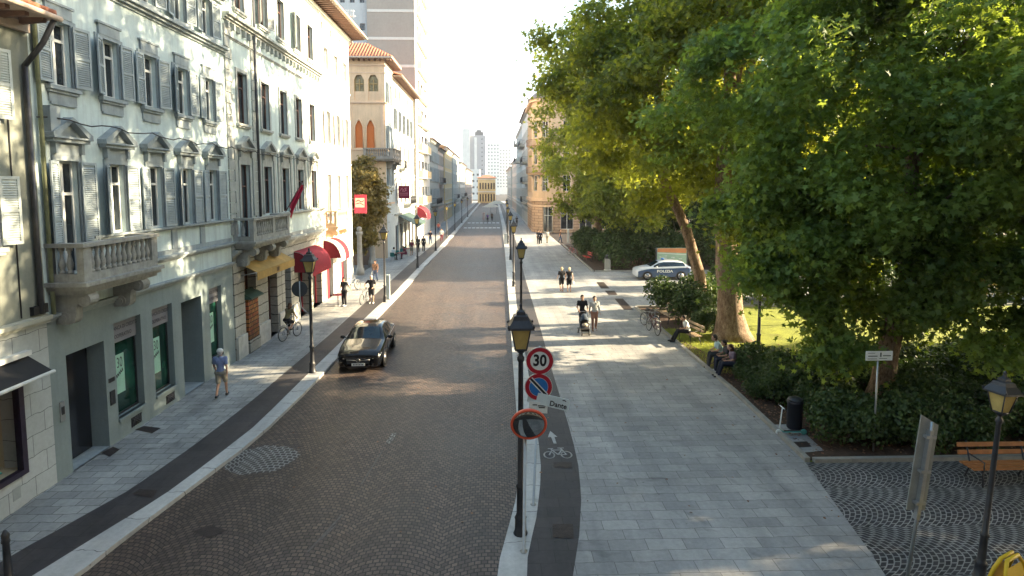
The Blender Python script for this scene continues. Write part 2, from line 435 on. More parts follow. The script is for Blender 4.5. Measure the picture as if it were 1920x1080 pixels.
def edging(name, pts, w=0.14, h=0.10, z0=-0.1):
    mb = MB()
    for (x0, y0), (x1, y1) in zip(pts, pts[1:]):
        d = Vector((x1 - x0, y1 - y0, 0)).normalized(); nn = Vector((-d.y, d.x, 0)) * w / 2
        a, b = Vector((x0, y0, 0)), Vector((x1, y1, 0))
        L = (b - a).length; k = max(1, int(L / 1.0))
        for i in range(k):
            p = a + (b - a) * (i / k) + d * 0.006; q = a + (b - a) * ((i + 1) / k) - d * 0.006
            mb.hexa([(*(p - nn).xy, z0), (*(q - nn).xy, z0), (*(q + nn).xy, z0), (*(p + nn).xy, z0), (*(p - nn).xy, h), (*(q - nn).xy, h), (*(q + nn).xy, h), (*(p + nn).xy, h)])
    return struct(name, mb, m_edge)
edging('bed_kerb', [(8.36, 14.83), (8.58, 20), (8.58, 34.75)])
edging('bed_kerb', [(8.5, 14.80), (40, 14.80)])
edging('bed_kerb', [(8.66, 34.83), (40, 34.83)])
edging('bed_kerb', [(8.6, 50.0), (8.75, 72.9)]); edging('bed_kerb', [(8.75, 49.96), (40, 49.96)])
# slabs of the bin stand inside the bed
q = [G(1438, 797), G(1490, 795), G(1545, 845), G(1495, 850)]
mb = MB(); mb.poly([(a, b, 0.004) for a, b in q]); struct('bin_stand_paving', mb, m_slab)
# dark channels across the promenade and the strip of old track stones down the road
def quad_px(name, pts, mat, z=0.004, base=0.0):
    mb = MB(); mb.poly([(*G(x, y, base), base + z) for x, y in pts]); return struct(name, mb, mat)
for k, p in enumerate([[(1118, 529), (1132, 529), (1143, 541), (1127, 541)], [(1152, 560), (1168, 560), (1188, 581), (1170, 581)], [(1134, 545), (1152, 545), (1158, 553), (1141, 553)]]):
    quad_px('drain_channel', p, m_iron)
# manhole covers
COV = [([(253, 806), (270, 799), (302, 803), (285, 813)], 0), ([(190, 850), (212, 838), (225, 843), (206, 857)], 0), ([(248, 927), (262, 917), (296, 920), (286, 935)], 0),
       ([(1036, 1008), (1036, 983), (1074, 983), (1076, 1010)], 0), ([(1038, 867), (1038, 877), (1072, 878), (1072, 867)], 0),
       ([(1484, 829), (1513, 828), (1522, 838), (1492, 840)], 0), ([(360, 997), (395, 985), (425, 995), (392, 1010)], -0.1)]
for i, (p, b) in enumerate(COV):
    o = quad_px('manhole_cover', p, m_iron, 0.009, b)
    del o['kind']; tag(o, ['dark iron cover in the pavement below the second bank window', 'pair of small dark covers at the foot of the bank doorway', 'square dark cover in the dark band along the left kerb',
         'dark iron cover on the cycle lane nearest the bottom edge', 'dark iron cover on the cycle lane just below the painted bicycle', 'dark square cover in the paving beside the kick scooter', 'faint square cover set into the cobbled road near the left kerb'][i], 'manhole cover', 'covers in the ground')
# white-jointed circle of cobbles
cx, cy = G(490, 861, -0.1); a = MB()
a.poly([(cx + 0.95 * math.cos(t) * (1 + 0.08 * math.sin(5 * t)), cy + 0.85 * math.sin(t) * (1 + 0.06 * math.cos(7 * t)), -0.096) for t in np.linspace(0, 2 * math.pi, 24, endpoint=False)])
struct('repaired_cobbles', a, m_patch)
# line of pale joints down the middle
for seg in [((735, 812), (722, 832), 10), ((716, 845), (676, 908), 3), ((640, 965), (575, 1035), 4), ((628, 985), (600, 1012), 3)]:
    (x0, y0), (x1, y1), w = seg
    quad_px('repaired_cobbles', [(x0, y0), (x0 + w, y0), (x1 + w, y1), (x1, y1)], m_patch if w > 5 else m_paintf, 0.004, -0.1)
# raised crossing: two rows of white squares
mb = MB()
for y0, n in ((104.5, 9), (119, 8)):
    xl, xr = interp(LK_r, y0) + 0.5, interp(RK_l, y0) - 0.3
    for i in range(n):
        x = xl + (xr - xl) * (i + 0.5) / n
        mb.box(x - 0.28, x + 0.28, y0, y0 + 2.2, -0.098, -0.088)
struct('crossing_marks', mb, m_paint)
# painted bicycle and arrow on the cycle lane
def decal_line(mb, pts, w, T, closed=False):
    n = len(pts)
    for i in range(n if closed else n - 1):
        a, b = Vector(pts[i]), Vector(pts[(i + 1) % n]); d = (b - a)
        if d.length < 1e-6: continue
        d.normalize(); p = Vector((-d.y, d.x)) * w / 2; e = d * w * 0.3
        mb.poly([T(*(a - p - e)), T(*(b - p + e)), T(*(b + p + e)), T(*(a + p - e))])
def bike_decal(px, py, s, name='bicycle_marking', mat=None, arrow=True):
    c = G(px, py); mb = MB()
    T = lambda x, y: (c[0] + x * s, c[1] + y * s * 1.0, 0.005)
    for sx in (-0.5, 0.5):
        decal_line(mb, [(sx + 0.30 * math.cos(t), 0.42 * math.sin(t)) for t in np.linspace(0, 2 * math.pi, 20, endpoint=False)], 0.09, T, True)
    decal_line(mb, [(-0.5, 0), (-0.28, 0.62), (0.3, 0.62), (0.02, 0.02), (-0.28, 0.62)], 0.09, T)
    decal_line(mb, [(0.5, 0), (0.25, 0.85)], 0.09, T)
    decal_line(mb, [(0.1, 0.88), (0.42, 0.88)], 0.09, T)
    decal_line(mb, [(-0.28, 0.62), (-0.34, 0.8)], 0.09, T); decal_line(mb, [(-0.48, 0.82), (-0.22, 0.82)], 0.09, T)
    decal_line(mb, [(0.02, 0.02), (0.5, 0)], 0.08, T)
    if arrow:
        mb.poly([T(-0.09, 1.5), T(0.09, 1.5), T(0.05, 2.5), T(-0.16, 2.5)]); mb.poly([T(-0.36, 2.4), T(0.24, 2.45), T(-0.12, 3.35)])
    return struct(name, mb, mat or m_paint)
bike_decal(1046, 853, 0.47, mat=M('grey_lane_paint', (0.50, 0.50, 0.49), 0.7, 0.3, 9.0, fine=0.4))
bike_decal(603, 661, 0.42, mat=m_paintf, arrow=False)
# ================================================================ BUILDINGS
def FL(X):            # wall facing the street from the left side (outward = +X), u = y
    return lambda u, z, n=0.0: (X + n, u, z)
def FRt(X):           # wall facing the street from the right side (outward = -X)
    return lambda u, z, n=0.0: (X - n, u, z)
def FC(Y):            # wall facing the camera (outward = -Y), u = x
    return lambda u, z, n=0.0: (u, Y - n, z)
def pbox(mb, Pf, u0, u1, z0, z1, n0, n1, mat=None):
    c = [Pf(u0, z0, n0), Pf(u1, z0, n0), Pf(u1, z0, n1), Pf(u0, z0, n1), Pf(u0, z1, n0), Pf(u1, z1, n0), Pf(u1, z1, n1), Pf(u0, z1, n1)]
    mb.hexa(c, mat)
def wall(mb, Pf, u0, u1, z0, z1, holes, depth=0.28, mat=None, rmat=None):
    us = sorted(set([u0, u1] + [h[0] for h in holes] + [h[1] for h in holes]))
    zs = sorted(set([z0, z1] + [h[2] for h in holes] + [h[3] for h in holes]))
    us = [u for u in us if u0 <= u <= u1]; zs = [z for z in zs if z0 <= z <= z1]
    for zi in range(len(zs) - 1):
        za, zb = zs[zi], zs[zi + 1]; run = None
        for ui in range(len(us) - 1):
            ua, ub = us[ui], us[ui + 1]; uc, zc = (ua + ub) / 2, (za + zb) / 2
            inside = any(h[0] < uc < h[1] and h[2] < zc < h[3] for h in holes)
            if inside:
                if run: mb.poly([Pf(run[0], za), Pf(run[1], za), Pf(run[1], zb), Pf(run[0], zb)], mat); run = None
            else:
                run = [run[0] if run else ua, ub]
        if run: mb.poly([Pf(run[0], za), Pf(run[1], za), Pf(run[1], zb), Pf(run[0], zb)], mat)
    for a, b, c, d in [h[:4] for h in holes]:
        r = rmat or mat
        mb.poly([Pf(a, c), Pf(a, d), Pf(a, d, -depth), Pf(a, c, -depth)], r)
        mb.poly([Pf(b, c), Pf(b, d), Pf(b, d, -depth), Pf(b, c, -depth)], r)
        mb.poly([Pf(a, d), Pf(b, d), Pf(b, d, -depth), Pf(a, d, -depth)], r)
        mb.poly([Pf(a, c), Pf(b, c), Pf(b, c, -depth), Pf(a, c, -depth)], r)
def cornice(mb, Pf, u0, u1, z, prof, mat=None):
    """prof: list of (n, dz) steps, each step a strip box going up"""
    mb.marks.append(len(mb.f))
    zz = z
    for n, dz in prof:
        pbox(mb, Pf, u0, u1, zz, zz + dz, -0.02, n, mat); zz += dz
ZC = [0]
def L_(T, p): return T(p)
m_w1 = M('pale_plaster', (0.62, 0.73, 0.73), 0.85, 0.10, 0.6, streak=0.32, bump=0.1)
m_trim1 = M('grey_blue_stone_trim', (0.33, 0.38, 0.40), 0.8, 0.15, 3.0, streak=0.3, bump=0.15)
m_shut1 = M('grey_blue_shutter_paint', (0.36, 0.42, 0.45), 0.55, 0.12, 4.0)
m_whitef = M('white_window_frame', (0.70, 0.72, 0.70), 0.5, 0.08, 6.0)
m_base1 = M('grey_green_shopfront_plaster', (0.24, 0.295, 0.30), 0.75, 0.10, 0.9, streak=0.15)
m_stone = M('carved_balcony_stone', (0.36, 0.36, 0.33), 0.85, 0.25, 4.0, streak=0.35, bump=0.3)
m_glass = M_glass('window_glass')
m_glassg = M_glass('green_tinted_glass', (0.010, 0.050, 0.036), 0.07)
m_curt = M('net_curtain', (0.45, 0.47, 0.46), 0.9, 0.2, 8.0)
m_dk = M('dark_interior', (0.012, 0.013, 0.015), 0.6, 0.3, 2.0)
m_b0 = M('grey_olive_plaster', (0.27, 0.29, 0.25), 0.85, 0.14, 0.8, streak=0.2)
m_clad = M_brick('stone_cladding', (0.50, 0.54, 0.54), (0.44, 0.48, 0.48), (0.16, 0.17, 0.17), 0.78, 0.49, 0.008, wall='x', rough=0.55, dirt=0.14, bump=0.15)
m_tile = M('terracotta_tiles', (0.42, 0.17, 0.10), 0.85, 0.3, 5.0, bump=0.3, bscale=12)
m_eave = M('brown_timber_eave', (0.20, 0.115, 0.085), 0.8, 0.25, 5.0)
m_eavel = M('pale_eave_board', (0.55, 0.44, 0.36), 0.8, 0.15, 4.0)
m_pipe = M('dark_downpipe', (0.10, 0.10, 0.11), 0.5, 0.2, 5.0, metal=0.3)
m_pipel = M('olive_downpipe', (0.33, 0.36, 0.22), 0.55, 0.2, 5.0)
m_wire = M('black_cable', (0.03, 0.03, 0.03), 0.6)
m_metal = M('galvanised_steel', (0.42, 0.44, 0.45), 0.4, 0.12, 6.0, metal=0.7)
m_blackm = M('black_painted_iron', (0.022, 0.024, 0.028), 0.42, 0.25, 8.0, spec=0.5)
m_rust = M_brick('rusticated_stone', (0.42, 0.42, 0.38), (0.34, 0.34, 0.31), (0.10, 0.10, 0.09), 6.0, 0.46, 0.022, wall='x', rough=0.85, dirt=0.3, bump=0.9, off=0.0)
m_w2 = M('pale_blue_plaster', (0.60, 0.70, 0.68), 0.85, 0.10, 0.5, streak=0.25)
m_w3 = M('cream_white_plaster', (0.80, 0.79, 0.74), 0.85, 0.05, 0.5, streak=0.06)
m_trim2 = M('grey_stone_trim', (0.40, 0.42, 0.40), 0.85, 0.18, 3.0, streak=0.3, bump=0.2)
m_brown = M('brown_window_frame', (0.10, 0.055, 0.045), 0.6, 0.2, 5.0)
m_red = M('crimson_canvas', (0.23, 0.012, 0.025), 0.75, 0.15, 4.0)
m_cream = M('cream_canvas', (0.75, 0.66, 0.52), 0.75, 0.08, 4.0)
m_yel = M('ochre_yellow_canvas', (0.42, 0.27, 0.08), 0.75, 0.15, 4.0)

# ---- window kits: local frame x outward, y along the wall, z up, origin at the bottom middle of the opening
def shutter_mesh(w, h, mat, side, ang, louvre=(0.12, 0.92), sp=0.055):
    """a louvred leaf hinged at y = side*W/2 (caller offsets) opened by ang"""
    mb = MB(); fr = 0.055; t = 0.035
    def T(p):   # leaf built in y 0..w from the hinge
        a = ang; y = p[1] * side
        return (p[0] * math.cos(a) + p[1] * math.sin(a) + 0.0, (p[1] * math.cos(a) - p[0] * math.sin(a)) * side, p[2])
    mb.box(0, t, 0, fr, 0, h, mat, T); mb.box(0, t, w - fr, w, 0, h, mat, T)
    for z in (0, h * 0.5 - 0.04, h - 0.07): mb.box(0, t, fr, w - fr, z, z + 0.07, mat, T)
    z = 0.08
    while z < h - 0.1:
        if not (h * 0.5 - 0.06 < z < h * 0.5 + 0.05):
            c = [(0.002, fr, z), (0.002, w - fr, z), (0.012, w - fr, z), (0.012, fr, z), (t - 0.012, fr, z - 0.03), (t - 0.012, w - fr, z - 0.03), (t - 0.002, w - fr, z - 0.03), (t - 0.002, fr, z - 0.03)]
            mb.mesh([T(p) for p in c], [(0, 1, 2, 3), (4, 5, 6, 7), (0, 1, 5, 4), (2, 3, 7, 6)], mat, False)
        z += sp
    mb.box(0.004, 0.008, fr, w - fr, 0.03, h - 0.03, mat, T)
    return mb
def kit(w, h, frame=None, glass=None, shutters=None, surround=None, sw=0.16, pediment=None, ears=False, sill=True, depth=0.2, transom=True, shmat=None, shw=None, curtain=False, apron=False, smat=None, arch=False):
    frame = frame or m_whitef; glass = glass or m_glass; surround = surround or m_trim1
    K = {}
    mb = MB(); f = 0.06
    for y0, y1, z0, z1 in ((-w / 2, -w / 2 + f, 0, h), (w / 2 - f, w / 2, 0, h), (-w / 2 + f, w / 2 - f, 0, f), (-w / 2 + f, w / 2 - f, h - f, h), (-f * 0.7, f * 0.7, f, h - f)):
        mb.box(-depth, -depth + 0.07, y0, y1, z0, z1, frame)
    if transom: mb.box(-depth + 0.002, -depth + 0.075, -w / 2 + f, w / 2 - f, h * 0.70, h * 0.70 + f * 1.2, frame)
    # surround standing proud of the wall
    if sw:
        q = 0.05
        for y0, y1, z0, z1 in ((-w / 2 - sw, -w / 2, -0.02, h), (w / 2, w / 2 + sw, -0.02, h), (-w / 2 - sw, w / 2 + sw, h, h + sw)):
            mb.box(-0.02, q, y0, y1, z0, z1, surround)
        if ears:
            mb.box(-0.02, q * 0.8, -w / 2 - sw - 0.10, -w / 2 - sw, h - 0.35, h + sw, surround); mb.box(-0.02, q * 0.8, w / 2 + sw, w / 2 + sw + 0.10, h - 0.35, h + sw, surround)
            mb.box(-0.02, q * 1.2, -w / 2 - sw * 0.6, w / 2 + sw * 0.6, h + sw, h + sw + 0.28, surround)
            mb.box(-0.02, q * 1.7, -w / 2 - sw * 1.3, w / 2 + sw * 1.3, h + sw + 0.28, h + sw + 0.34, surround)
    if sill: mb.box(-0.05, 0.14, -w / 2 - sw - 0.06, w / 2 + sw + 0.06, -0.12, -0.02, surround); mb.box(-0.02, 0.09, -w / 2 - sw - 0.02, w / 2 + sw + 0.02, -0.19, -0.12, surround)
    if apron: mb.box(-0.02, 0.04, -w / 2 - sw * 0.9, w / 2 + sw * 0.9, -0.42, -0.19, surround); mb.box(-0.02, 0.055, -w / 2 - sw * 0.5, w / 2 + sw * 0.5, -0.48, -0.42, surround)
    K['window'] = mb.build('window')
    mb = MB(); mb.poly([(-depth + 0.03, -w / 2 + f * 0.5, f * 0.5), (-depth + 0.03, w / 2 - f * 0.5, f * 0.5), (-depth + 0.03, w / 2 - f * 0.5, h - f * 0.5), (-depth + 0.03, -w / 2 + f * 0.5, h - f * 0.5)], glass)
    K['pane'] = mb.build('pane')
    if curtain:
        mb = MB(); n = 14
        mb.grid([[(-depth - 0.02 - 0.02 * math.sin(i * 2.1), -w / 2 + f + (w - 2 * f) * i / n, z) for i in range(n + 1)] for z in (f, h - f)], m_curt)
        K['curtain'] = mb.build('curtain')
    if pediment:
        pm = MB(); W2 = w / 2 + sw + 0.13; z0 = h + sw + pediment
        pm.box(-0.02, 0.06, -w / 2 - sw * 0.8, w / 2 + sw * 0.8, h + sw, z0, surround)
        for s in (-1, 1):      # consoles
            pm.box(-0.02, 0.14, s * (w / 2 + sw * 0.55) - 0.05, s * (w / 2 + sw * 0.55) + 0.05, z0 - 0.28, z0, surround)
        pm.box(-0.02, 0.20, -W2, W2, z0, z0 + 0.09, surround); pm.box(-0.02, 0.26, -W2 - 0.05, W2 + 0.05, z0 + 0.09, z0 + 0.14, surround)
        ph = 0.42; T = lambda p: (p[2], p[0], p[1])
        pm.prism([(-W2 + 0.05, z0 + 0.14), (W2 - 0.05, z0 + 0.14), (0, z0 + 0.14 + ph - 0.05)], -0.02, 0.08, surround, T)
        for s in (-1, 1):
            pts = [(s * (W2 + 0.05), z0 + 0.142), (s * (W2 + 0.05), z0 + 0.22), (0, z0 + 0.22 + ph), (0, z0 + 0.12 + ph), (s * (W2 - 0.12), z0 + 0.142)]
            pm.prism(pts, -0.02, 0.25, surround, T)
        K['pediment'] = pm.build('pediment')
    if shutters:
        sm = shmat or m_shut1; lw = shw or w / 2 + 0.02
        K['shutters'] = []
        for s, a in zip((-1, 1), shutters):
            # hinge at the outer edge of the reveal, leaf swings out onto the wall
            mb = shutter_mesh(lw, h - 0.04, sm, s, a)
            mb.v = [(x + 0.075, y + s * (w / 2 + 0.01), z + 0.02) for x, y, z in mb.v]
            K['shutters'].append(mb.build('shutter'))
    return K
def put_window(K, parent, loc, rz=0.0, skip=(), kname='window', label=None):
    o = bpy.data.objects.new(kname, K['window']); COL.objects.link(o); o.parent = parent
    o.location = Vector(loc) - wpos(parent); o.rotation_euler = (0, 0, rz)
    if label: o['label'] = label
    for k in ('pane', 'curtain', 'pediment'):
        if k in K and k not in skip:
            c = bpy.data.objects.new(k, K[k]); COL.objects.link(c); c.parent = o
    for m in K.get('shutters', []) if 'shutters' not in skip else []:
        c = bpy.data.objects.new('shutter', m); COL.objects.link(c); c.parent = o
    return o
def baluster(mb, x, y, z, h, mat=None, r=0.075, seg=8):
    k = h / 0.6
    pr_ = [(r, 0), (r, .06), (r * .6, .08), (r * .75, .12), (r * 1.0, .18), (r * 1.0, .24), (r * .62, .36), (r * .42, .44), (r * .55, .48), (r * .55, .51), (r * .9, .53), (r * .9, .60)]
    mb.lathe([(a, b * k) for a, b in pr_], seg, mat, (x, y, z))
def balcony(parent, Pf, u0, u1, n1, z0, z1, mat, piers=(), nb=10, brackets=(), scroll=True, sides=True, slabp=0.12, bstep=None, metal=False, label=None):
    """stone balcony: floor slab with mouldings, balustrade, brackets"""
    fl = MB()
    pbox(fl, Pf, u0 - slabp, u1 + slabp, z0 - 0.10, z0, -0.02, n1 + slabp)
    pbox(fl, Pf, u0 - slabp + 0.06, u1 + slabp - 0.06, z0 - 0.20, z0 - 0.10, -0.02, n1 + slabp - 0.07)
    pbox(fl, Pf, u0 - slabp + 0.12, u1 + slabp - 0.12, z0 - 0.30, z0 - 0.20, -0.02, n1 + slabp - 0.16)
    b = part('balcony', fl, parent, mat, world=True, label=label)
    ru = MB(); t = 0.16
    if not metal:
        pbox(ru, Pf, u0 + t, u1 - t, z0, z0 + 0.20, n1 - t, n1)                    # plinth of the front
        pbox(ru, Pf, u0, u0 + t, z0, z0 + 0.20, 0, n1); pbox(ru, Pf, u1 - t, u1, z0, z0 + 0.20, 0, n1)
        pbox(ru, Pf, u0 - 0.05, u1 + 0.05, z1 - 0.10, z1, n1 - t - 0.03, n1 + 0.05)
        for a, c in ((u0 - 0.05, u0 + t + 0.03), (u1 - t - 0.03, u1 + 0.05)): pbox(ru, Pf, a, c, z1 - 0.10, z1, 0, n1 - t - 0.032)
        for pc in list(piers) + [u0 + 0.14, u1 - 0.14]:
            pbox(ru, Pf, pc - 0.14, pc + 0.14, z0 + 0.2, z1 - 0.10, n1 - t - 0.006, n1 + 0.006)
        for a in (u0, u1 - t): pbox(ru, Pf, a - 0.003, a + t + 0.003, z0 + 0.2, z1 - 0.1, 0, 0.14)
        part('balustrade', ru, b, mat, world=True)
        bl = MB(); bh = z1 - 0.10 - z0 - 0.20
        allp = sorted([u0 + 0.14, u1 - 0.14] + list(piers)); total = u1 - u0
        for a, c in zip(allp, allp[1:]):
            L = c - a - 0.28; k = max(1, int(round(L / 0.21)))
            for i in range(k):
                u = a + 0.14 + L * (i + 0.5) / k; p = Pf(u, z0 + 0.2, n1 - t / 2); baluster(bl, p[0], p[1], p[2], bh)
        k = int((n1 - 0.45) / 0.2)
        for s_u in (u0 + t / 2, u1 - t / 2):
            for i in range(max(1, k)):
                p = Pf(s_u, z0 + 0.2, 0.22 + (n1 - 0.5) * (i + 0.5) / max(1, k)); baluster(bl, p[0], p[1], p[2], bh)
        part('balusters', bl, b, mat, world=True)
    else:
        mt = m_blackm
        for zz in (z0 + 0.08, z1):
            ru.tube([Pf(u0, zz, 0), Pf(u0, zz, n1), Pf(u1, zz, n1), Pf(u1, zz, 0)], 0.02, 4)
        n = int((u1 - u0) / 0.13)
        for i in range(n + 1):
            u = u0 + (u1 - u0) * i / n; ru.tube([Pf(u, z0, n1), Pf(u, z1, n1)], 0.010, 4)
        for u in (u0, u1):
            for i in range(int(n1 / 0.13)): ru.tube([Pf(u, z0, n1 * i / max(1, int(n1 / 0.13))), Pf(u, z1, n1 * i / max(1, int(n1 / 0.13)))], 0.010, 4)
        part('railing', ru, b, mt, world=True)
    for u in brackets:
        br = MB()
        # S-scroll console in profile (n, z)
        H_ = 0.78 if scroll else 0.4; zt = z0 - 0.30; N = n1 * 0.92
        prof = []
        for i in range(15):
            t_ = i / 14; prof.append((N * (1 - t_) + 0.14 * t_ - 0.10 * math.sin(t_ * math.pi * 2), zt - H_ * (0.30 + 0.70 * t_) + 0.10 * math.sin(t_ * math.pi * 2)))
        pts = [(0.0, zt), (N, zt)] + prof + [(0.0, zt - H_)]
        def T(p, u=u): return Pf(p[2] + u, p[1], p[0])
        br.prism(pts, -0.13, 0.13, mat, T)
        for (cn, cz, r) in ((N - 0.10, zt - 0.16, 0.17), (0.20, zt - H_ + 0.16, 0.15)):
            ring = [(cn + r * math.cos(a), cz + r * math.sin(a)) for a in np.linspace(0, 2 * math.pi, 14, endpoint=False)]
            br.prism(ring, -0.165, 0.165, mat, T)
            ring = [(cn + r * .55 * math.cos(a), cz + r * .55 * math.sin(a)) for a in np.linspace(0, 2 * math.pi, 12, endpoint=False)]
            br.prism(ring, -0.19, 0.19, mat, T)
        part('bracket', br, b, mat, world=True)
    return b
def eave(parent, u0, u1, z, X=XW, out=0.8, rafters=True, back=6.0, rise=1.9, col=None, ends=True, sp=0.45):
    """tiled roof with boarded soffit, rafter ends and gutter, over a wall facing the street"""
    Pf = FL(X)
    rf = MB()
    a0, a1 = u0, u1
    zr = z + 0.22
    rf.hexa([Pf(a0, zr, out), Pf(a1, zr, out), Pf(a1, zr + rise, -back), Pf(a0, zr + rise, -back), Pf(a0, zr + 0.09, out), Pf(a1, zr + 0.09, out), Pf(a1, zr + rise + 0.09, -back), Pf(a0, zr + rise + 0.09, -back)], m_tile)
    k = int((a1 - a0) / 0.24)
    for i in range(k):       # cover tiles
        u = a0 + (a1 - a0) * (i + 0.5) / k
        rf.tube([Pf(u, zr + 0.09, out + 0.03), Pf(u, zr + 0.09 + rise, -back)], 0.075, 6, m_tile)
    r = part('roof', rf, parent, world=True)
    so = MB(); pbox(so, Pf, u0 + 0.01, u1 - 0.01, z + 0.16, z + 0.215, -0.1, out - 0.02, m_eavel)
    pbox(so, Pf, u0, u1, z - 0.12, z + 0.10, -0.02, 0.12, m_eavel)
    part('soffit', so, r, world=True)
    if rafters:
        ra = MB(); k = int((u1 - u0) / sp)
        for i in range(k):
            u = u0 + (u1 - u0) * (i + 0.5) / k
            ra.hexa([Pf(u - .06, z + 0.02, 0.1), Pf(u + .06, z + 0.02, 0.1), Pf(u + .06, z + 0.07, out - .1), Pf(u - .06, z + 0.07, out - .1),
                     Pf(u - .06, z + 0.157, 0.1), Pf(u + .06, z + 0.157, 0.1), Pf(u + .06, z + 0.157, out - .1), Pf(u - .06, z + 0.157, out - .1)], m_eave)
        part('rafters', ra, r, world=True)
    gu = MB(); gu.tube([Pf(u0, zr - 0.02, out + 0.07), Pf(u1, zr - 0.02, out + 0.07)], 0.07, 8, m_eavel)
    part('gutter', gu, r, world=True)
    return r
def body(parent, x0, x1, y0, y1, z1, mat, skip=()):
    """the other walls of a block, so it is solid seen from the side"""
    mb = MB()
    if 'N' not in skip: mb.poly([(x0, y1, 0), (x1, y1, 0), (x1, y1, z1), (x0, y1, z1)])
    if 'S' not in skip: mb.poly([(x0, y0, 0), (x1, y0, 0), (x1, y0, z1), (x0, y0, z1)])
    if 'W' not in skip: mb.poly([(x0, y0, 0), (x0, y1, 0), (x0, y1, z1), (x0, y0, z1)])
    if 'E' not in skip: mb.poly([(x1, y0, 0), (x1, y1, 0), (x1, y1, z1), (x1, y0, z1)])
    if 'T' not in skip: mb.poly([(x0, y0, z1 - 0.02), (x1, y0, z1 - 0.02), (x1, y1, z1 - 0.02), (x0, y1, z1 - 0.02)])
    return part('party_walls', mb, parent, mat, world=True)
PL = FL(XW)
def letters(s, size, mat, Pf, u, z, n, parent, name='lettering', flip=1, align='CENTER', sx=1.0, bold=0.0, slope=0.0):
    mb = text_mb(s, size, mat, lambda x, y: Pf(u + flip * x, z + y + slope * x, n), align, bold, sx)
    return part(name, mb, parent, world=True)

# ================================================================ B0: beige house at the left edge
Y0a, Y0b = 5.0, 14.30
b0 = root('house', 'grey olive house at the left edge with stone clad clothes shop below', 'house', (XW, 10, 0))
wb = MB()
gh = [(12.30, 13.10, 6.0, 7.55), (12.30, 13.10, 8.75, 10.2), (7.0, 7.8, 6.0, 7.55), (7.0, 7.8, 8.75, 10.2), (9.6, 10.4, 6.0, 7.55), (9.6, 10.4, 8.75, 10.2)]
wall(wb, PL, Y0a, Y0b, 4.25, 10.9, gh, 0.25, m_b0)
part('upper_wall', wb, b0, world=True)
wb = MB(); sh = [(9.5, 13.42, 0.72, 2.95)]
wall(wb, FL(XW), Y0a, Y0b, 0.0, 4.05, sh, 0.5, m_clad); part('shop_wall', wb, b0, world=True)
cn = MB(); cornice(cn, PL, Y0a, Y0b, 4.05, [(0.10, 0.08), (0.16, 0.10), (0.06, 0.02)], M('cream_string_course', (0.45, 0.46, 0.40), 0.8, 0.15, 3.0)); part('string_course', cn, b0, world=True)
m_shutw = M('white_shutter_paint', (0.62, 0.68, 0.66), 0.5, 0.1, 4.0)
K0 = kit(0.8, 1.55, shutters=(0.08, 0.30), surround=m_whitef, sw=0.05, shmat=m_shutw, sill=True, shw=0.42)
for h in gh: put_window(K0, b0, (XW, (h[0] + h[1]) / 2, h[2]))
eave(b0, Y0a, Y0b - 0.05, 10.95, out=0.75, sp=0.5)
body(b0, XW - 9, XW, Y0a, Y0b, 10.9, m_b0, skip=('E',))
# shop window: dark frame, plinth, display
sf = MB()
for a in ((9.5, 9.62, 0.72, 2.95), (13.28, 13.42, 0.72, 2.95), (9.62, 13.28, 0.72, 0.84), (9.62, 13.28, 2.75, 2.95)): pbox(sf, PL, *a, -0.10, 0.05)
m_frm = M('dark_purple_shop_frame', (0.035, 0.025, 0.045), 0.35, 0.3, 9.0)
so = part('shop_window', sf, b0, m_frm, world=True)
g_ = MB()
m_clear, n_, b_ = new_mat('clear_shop_glass'); b_.inputs['Base Color'].default_value = (1, 1, 1, 1); b_.inputs['Roughness'].default_value = 0.02
b_.inputs['Transmission Weight'].default_value = 1.0; b_.inputs['IOR'].default_value = 1.02; b_.inputs['Specular IOR Level'].default_value = 0.5
pbox(g_, PL, 9.62, 13.28, 0.84, 2.75, -0.03, -0.02); part('pane', g_, so, m_clear, world=True)
bx = MB(); pbox(bx, PL, 9.4, 13.5, 0.5, 0.82, -1.0, -0.5); m_cr = M('cream_display_wall', (0.55, 0.50, 0.36), 0.8, 0.1)
bx.poly([PL(9.4, 0.5, -1.0), PL(13.5, 0.5, -1.0), PL(13.5, 3.0, -1.0), PL(9.4, 3.0, -1.0)]); bx.poly([PL(13.45, 0.5, -1.0), PL(13.45, 0.5, -0.5), PL(13.45, 3.0, -0.5), PL(13.45, 3.0, -1.0)])
bx.poly([PL(9.4, 2.99, -1.0), PL(13.5, 2.99, -1.0), PL(13.5, 2.99, -0.5), PL(9.4, 2.99, -0.5)]); bx.poly([PL(9.4, 0.83, -0.5), PL(13.5, 0.83, -0.5), PL(13.5, 0.83, 0), PL(9.4, 0.83, 0)])
part('display_box', bx, b0, m_cr, world=True)
lw = MB(); pbox(lw, PL, 12.98, 13.2, 0.24, 0.52, 0.0, 0.006); part('vent_plate', lw, b0, M('vent', (0.30, 0.33, 0.33), 0.5), world=True)
aw = MB(); aw.hexa([PL(9.3, 3.28, -0.01), PL(13.62, 3.28, -0.01), PL(13.62, 3.02, 0.55), PL(9.3, 3.02, 0.55), PL(9.3, 3.44, -0.01), PL(13.62, 3.44, -0.01), PL(13.62, 3.08, 0.55), PL(9.3, 3.08, 0.55)])
ao = part('awning', aw, b0, M('black_canvas', (0.02, 0.02, 0.022), 0.7), world=True)
ab = MB(); ab.tube([PL(9.3, 3.03, 0.58), PL(13.66, 3.03, 0.58)], 0.045, 8); ab.tube([PL(13.62, 3.05, 0.55), PL(13.62, 2.9, 0.0)], 0.02, 6); pbox(ab, PL, 9.3, 13.62, 3.44, 3.55, 0, 0.14); part('bar', ab, ao, m_whitef, world=True)
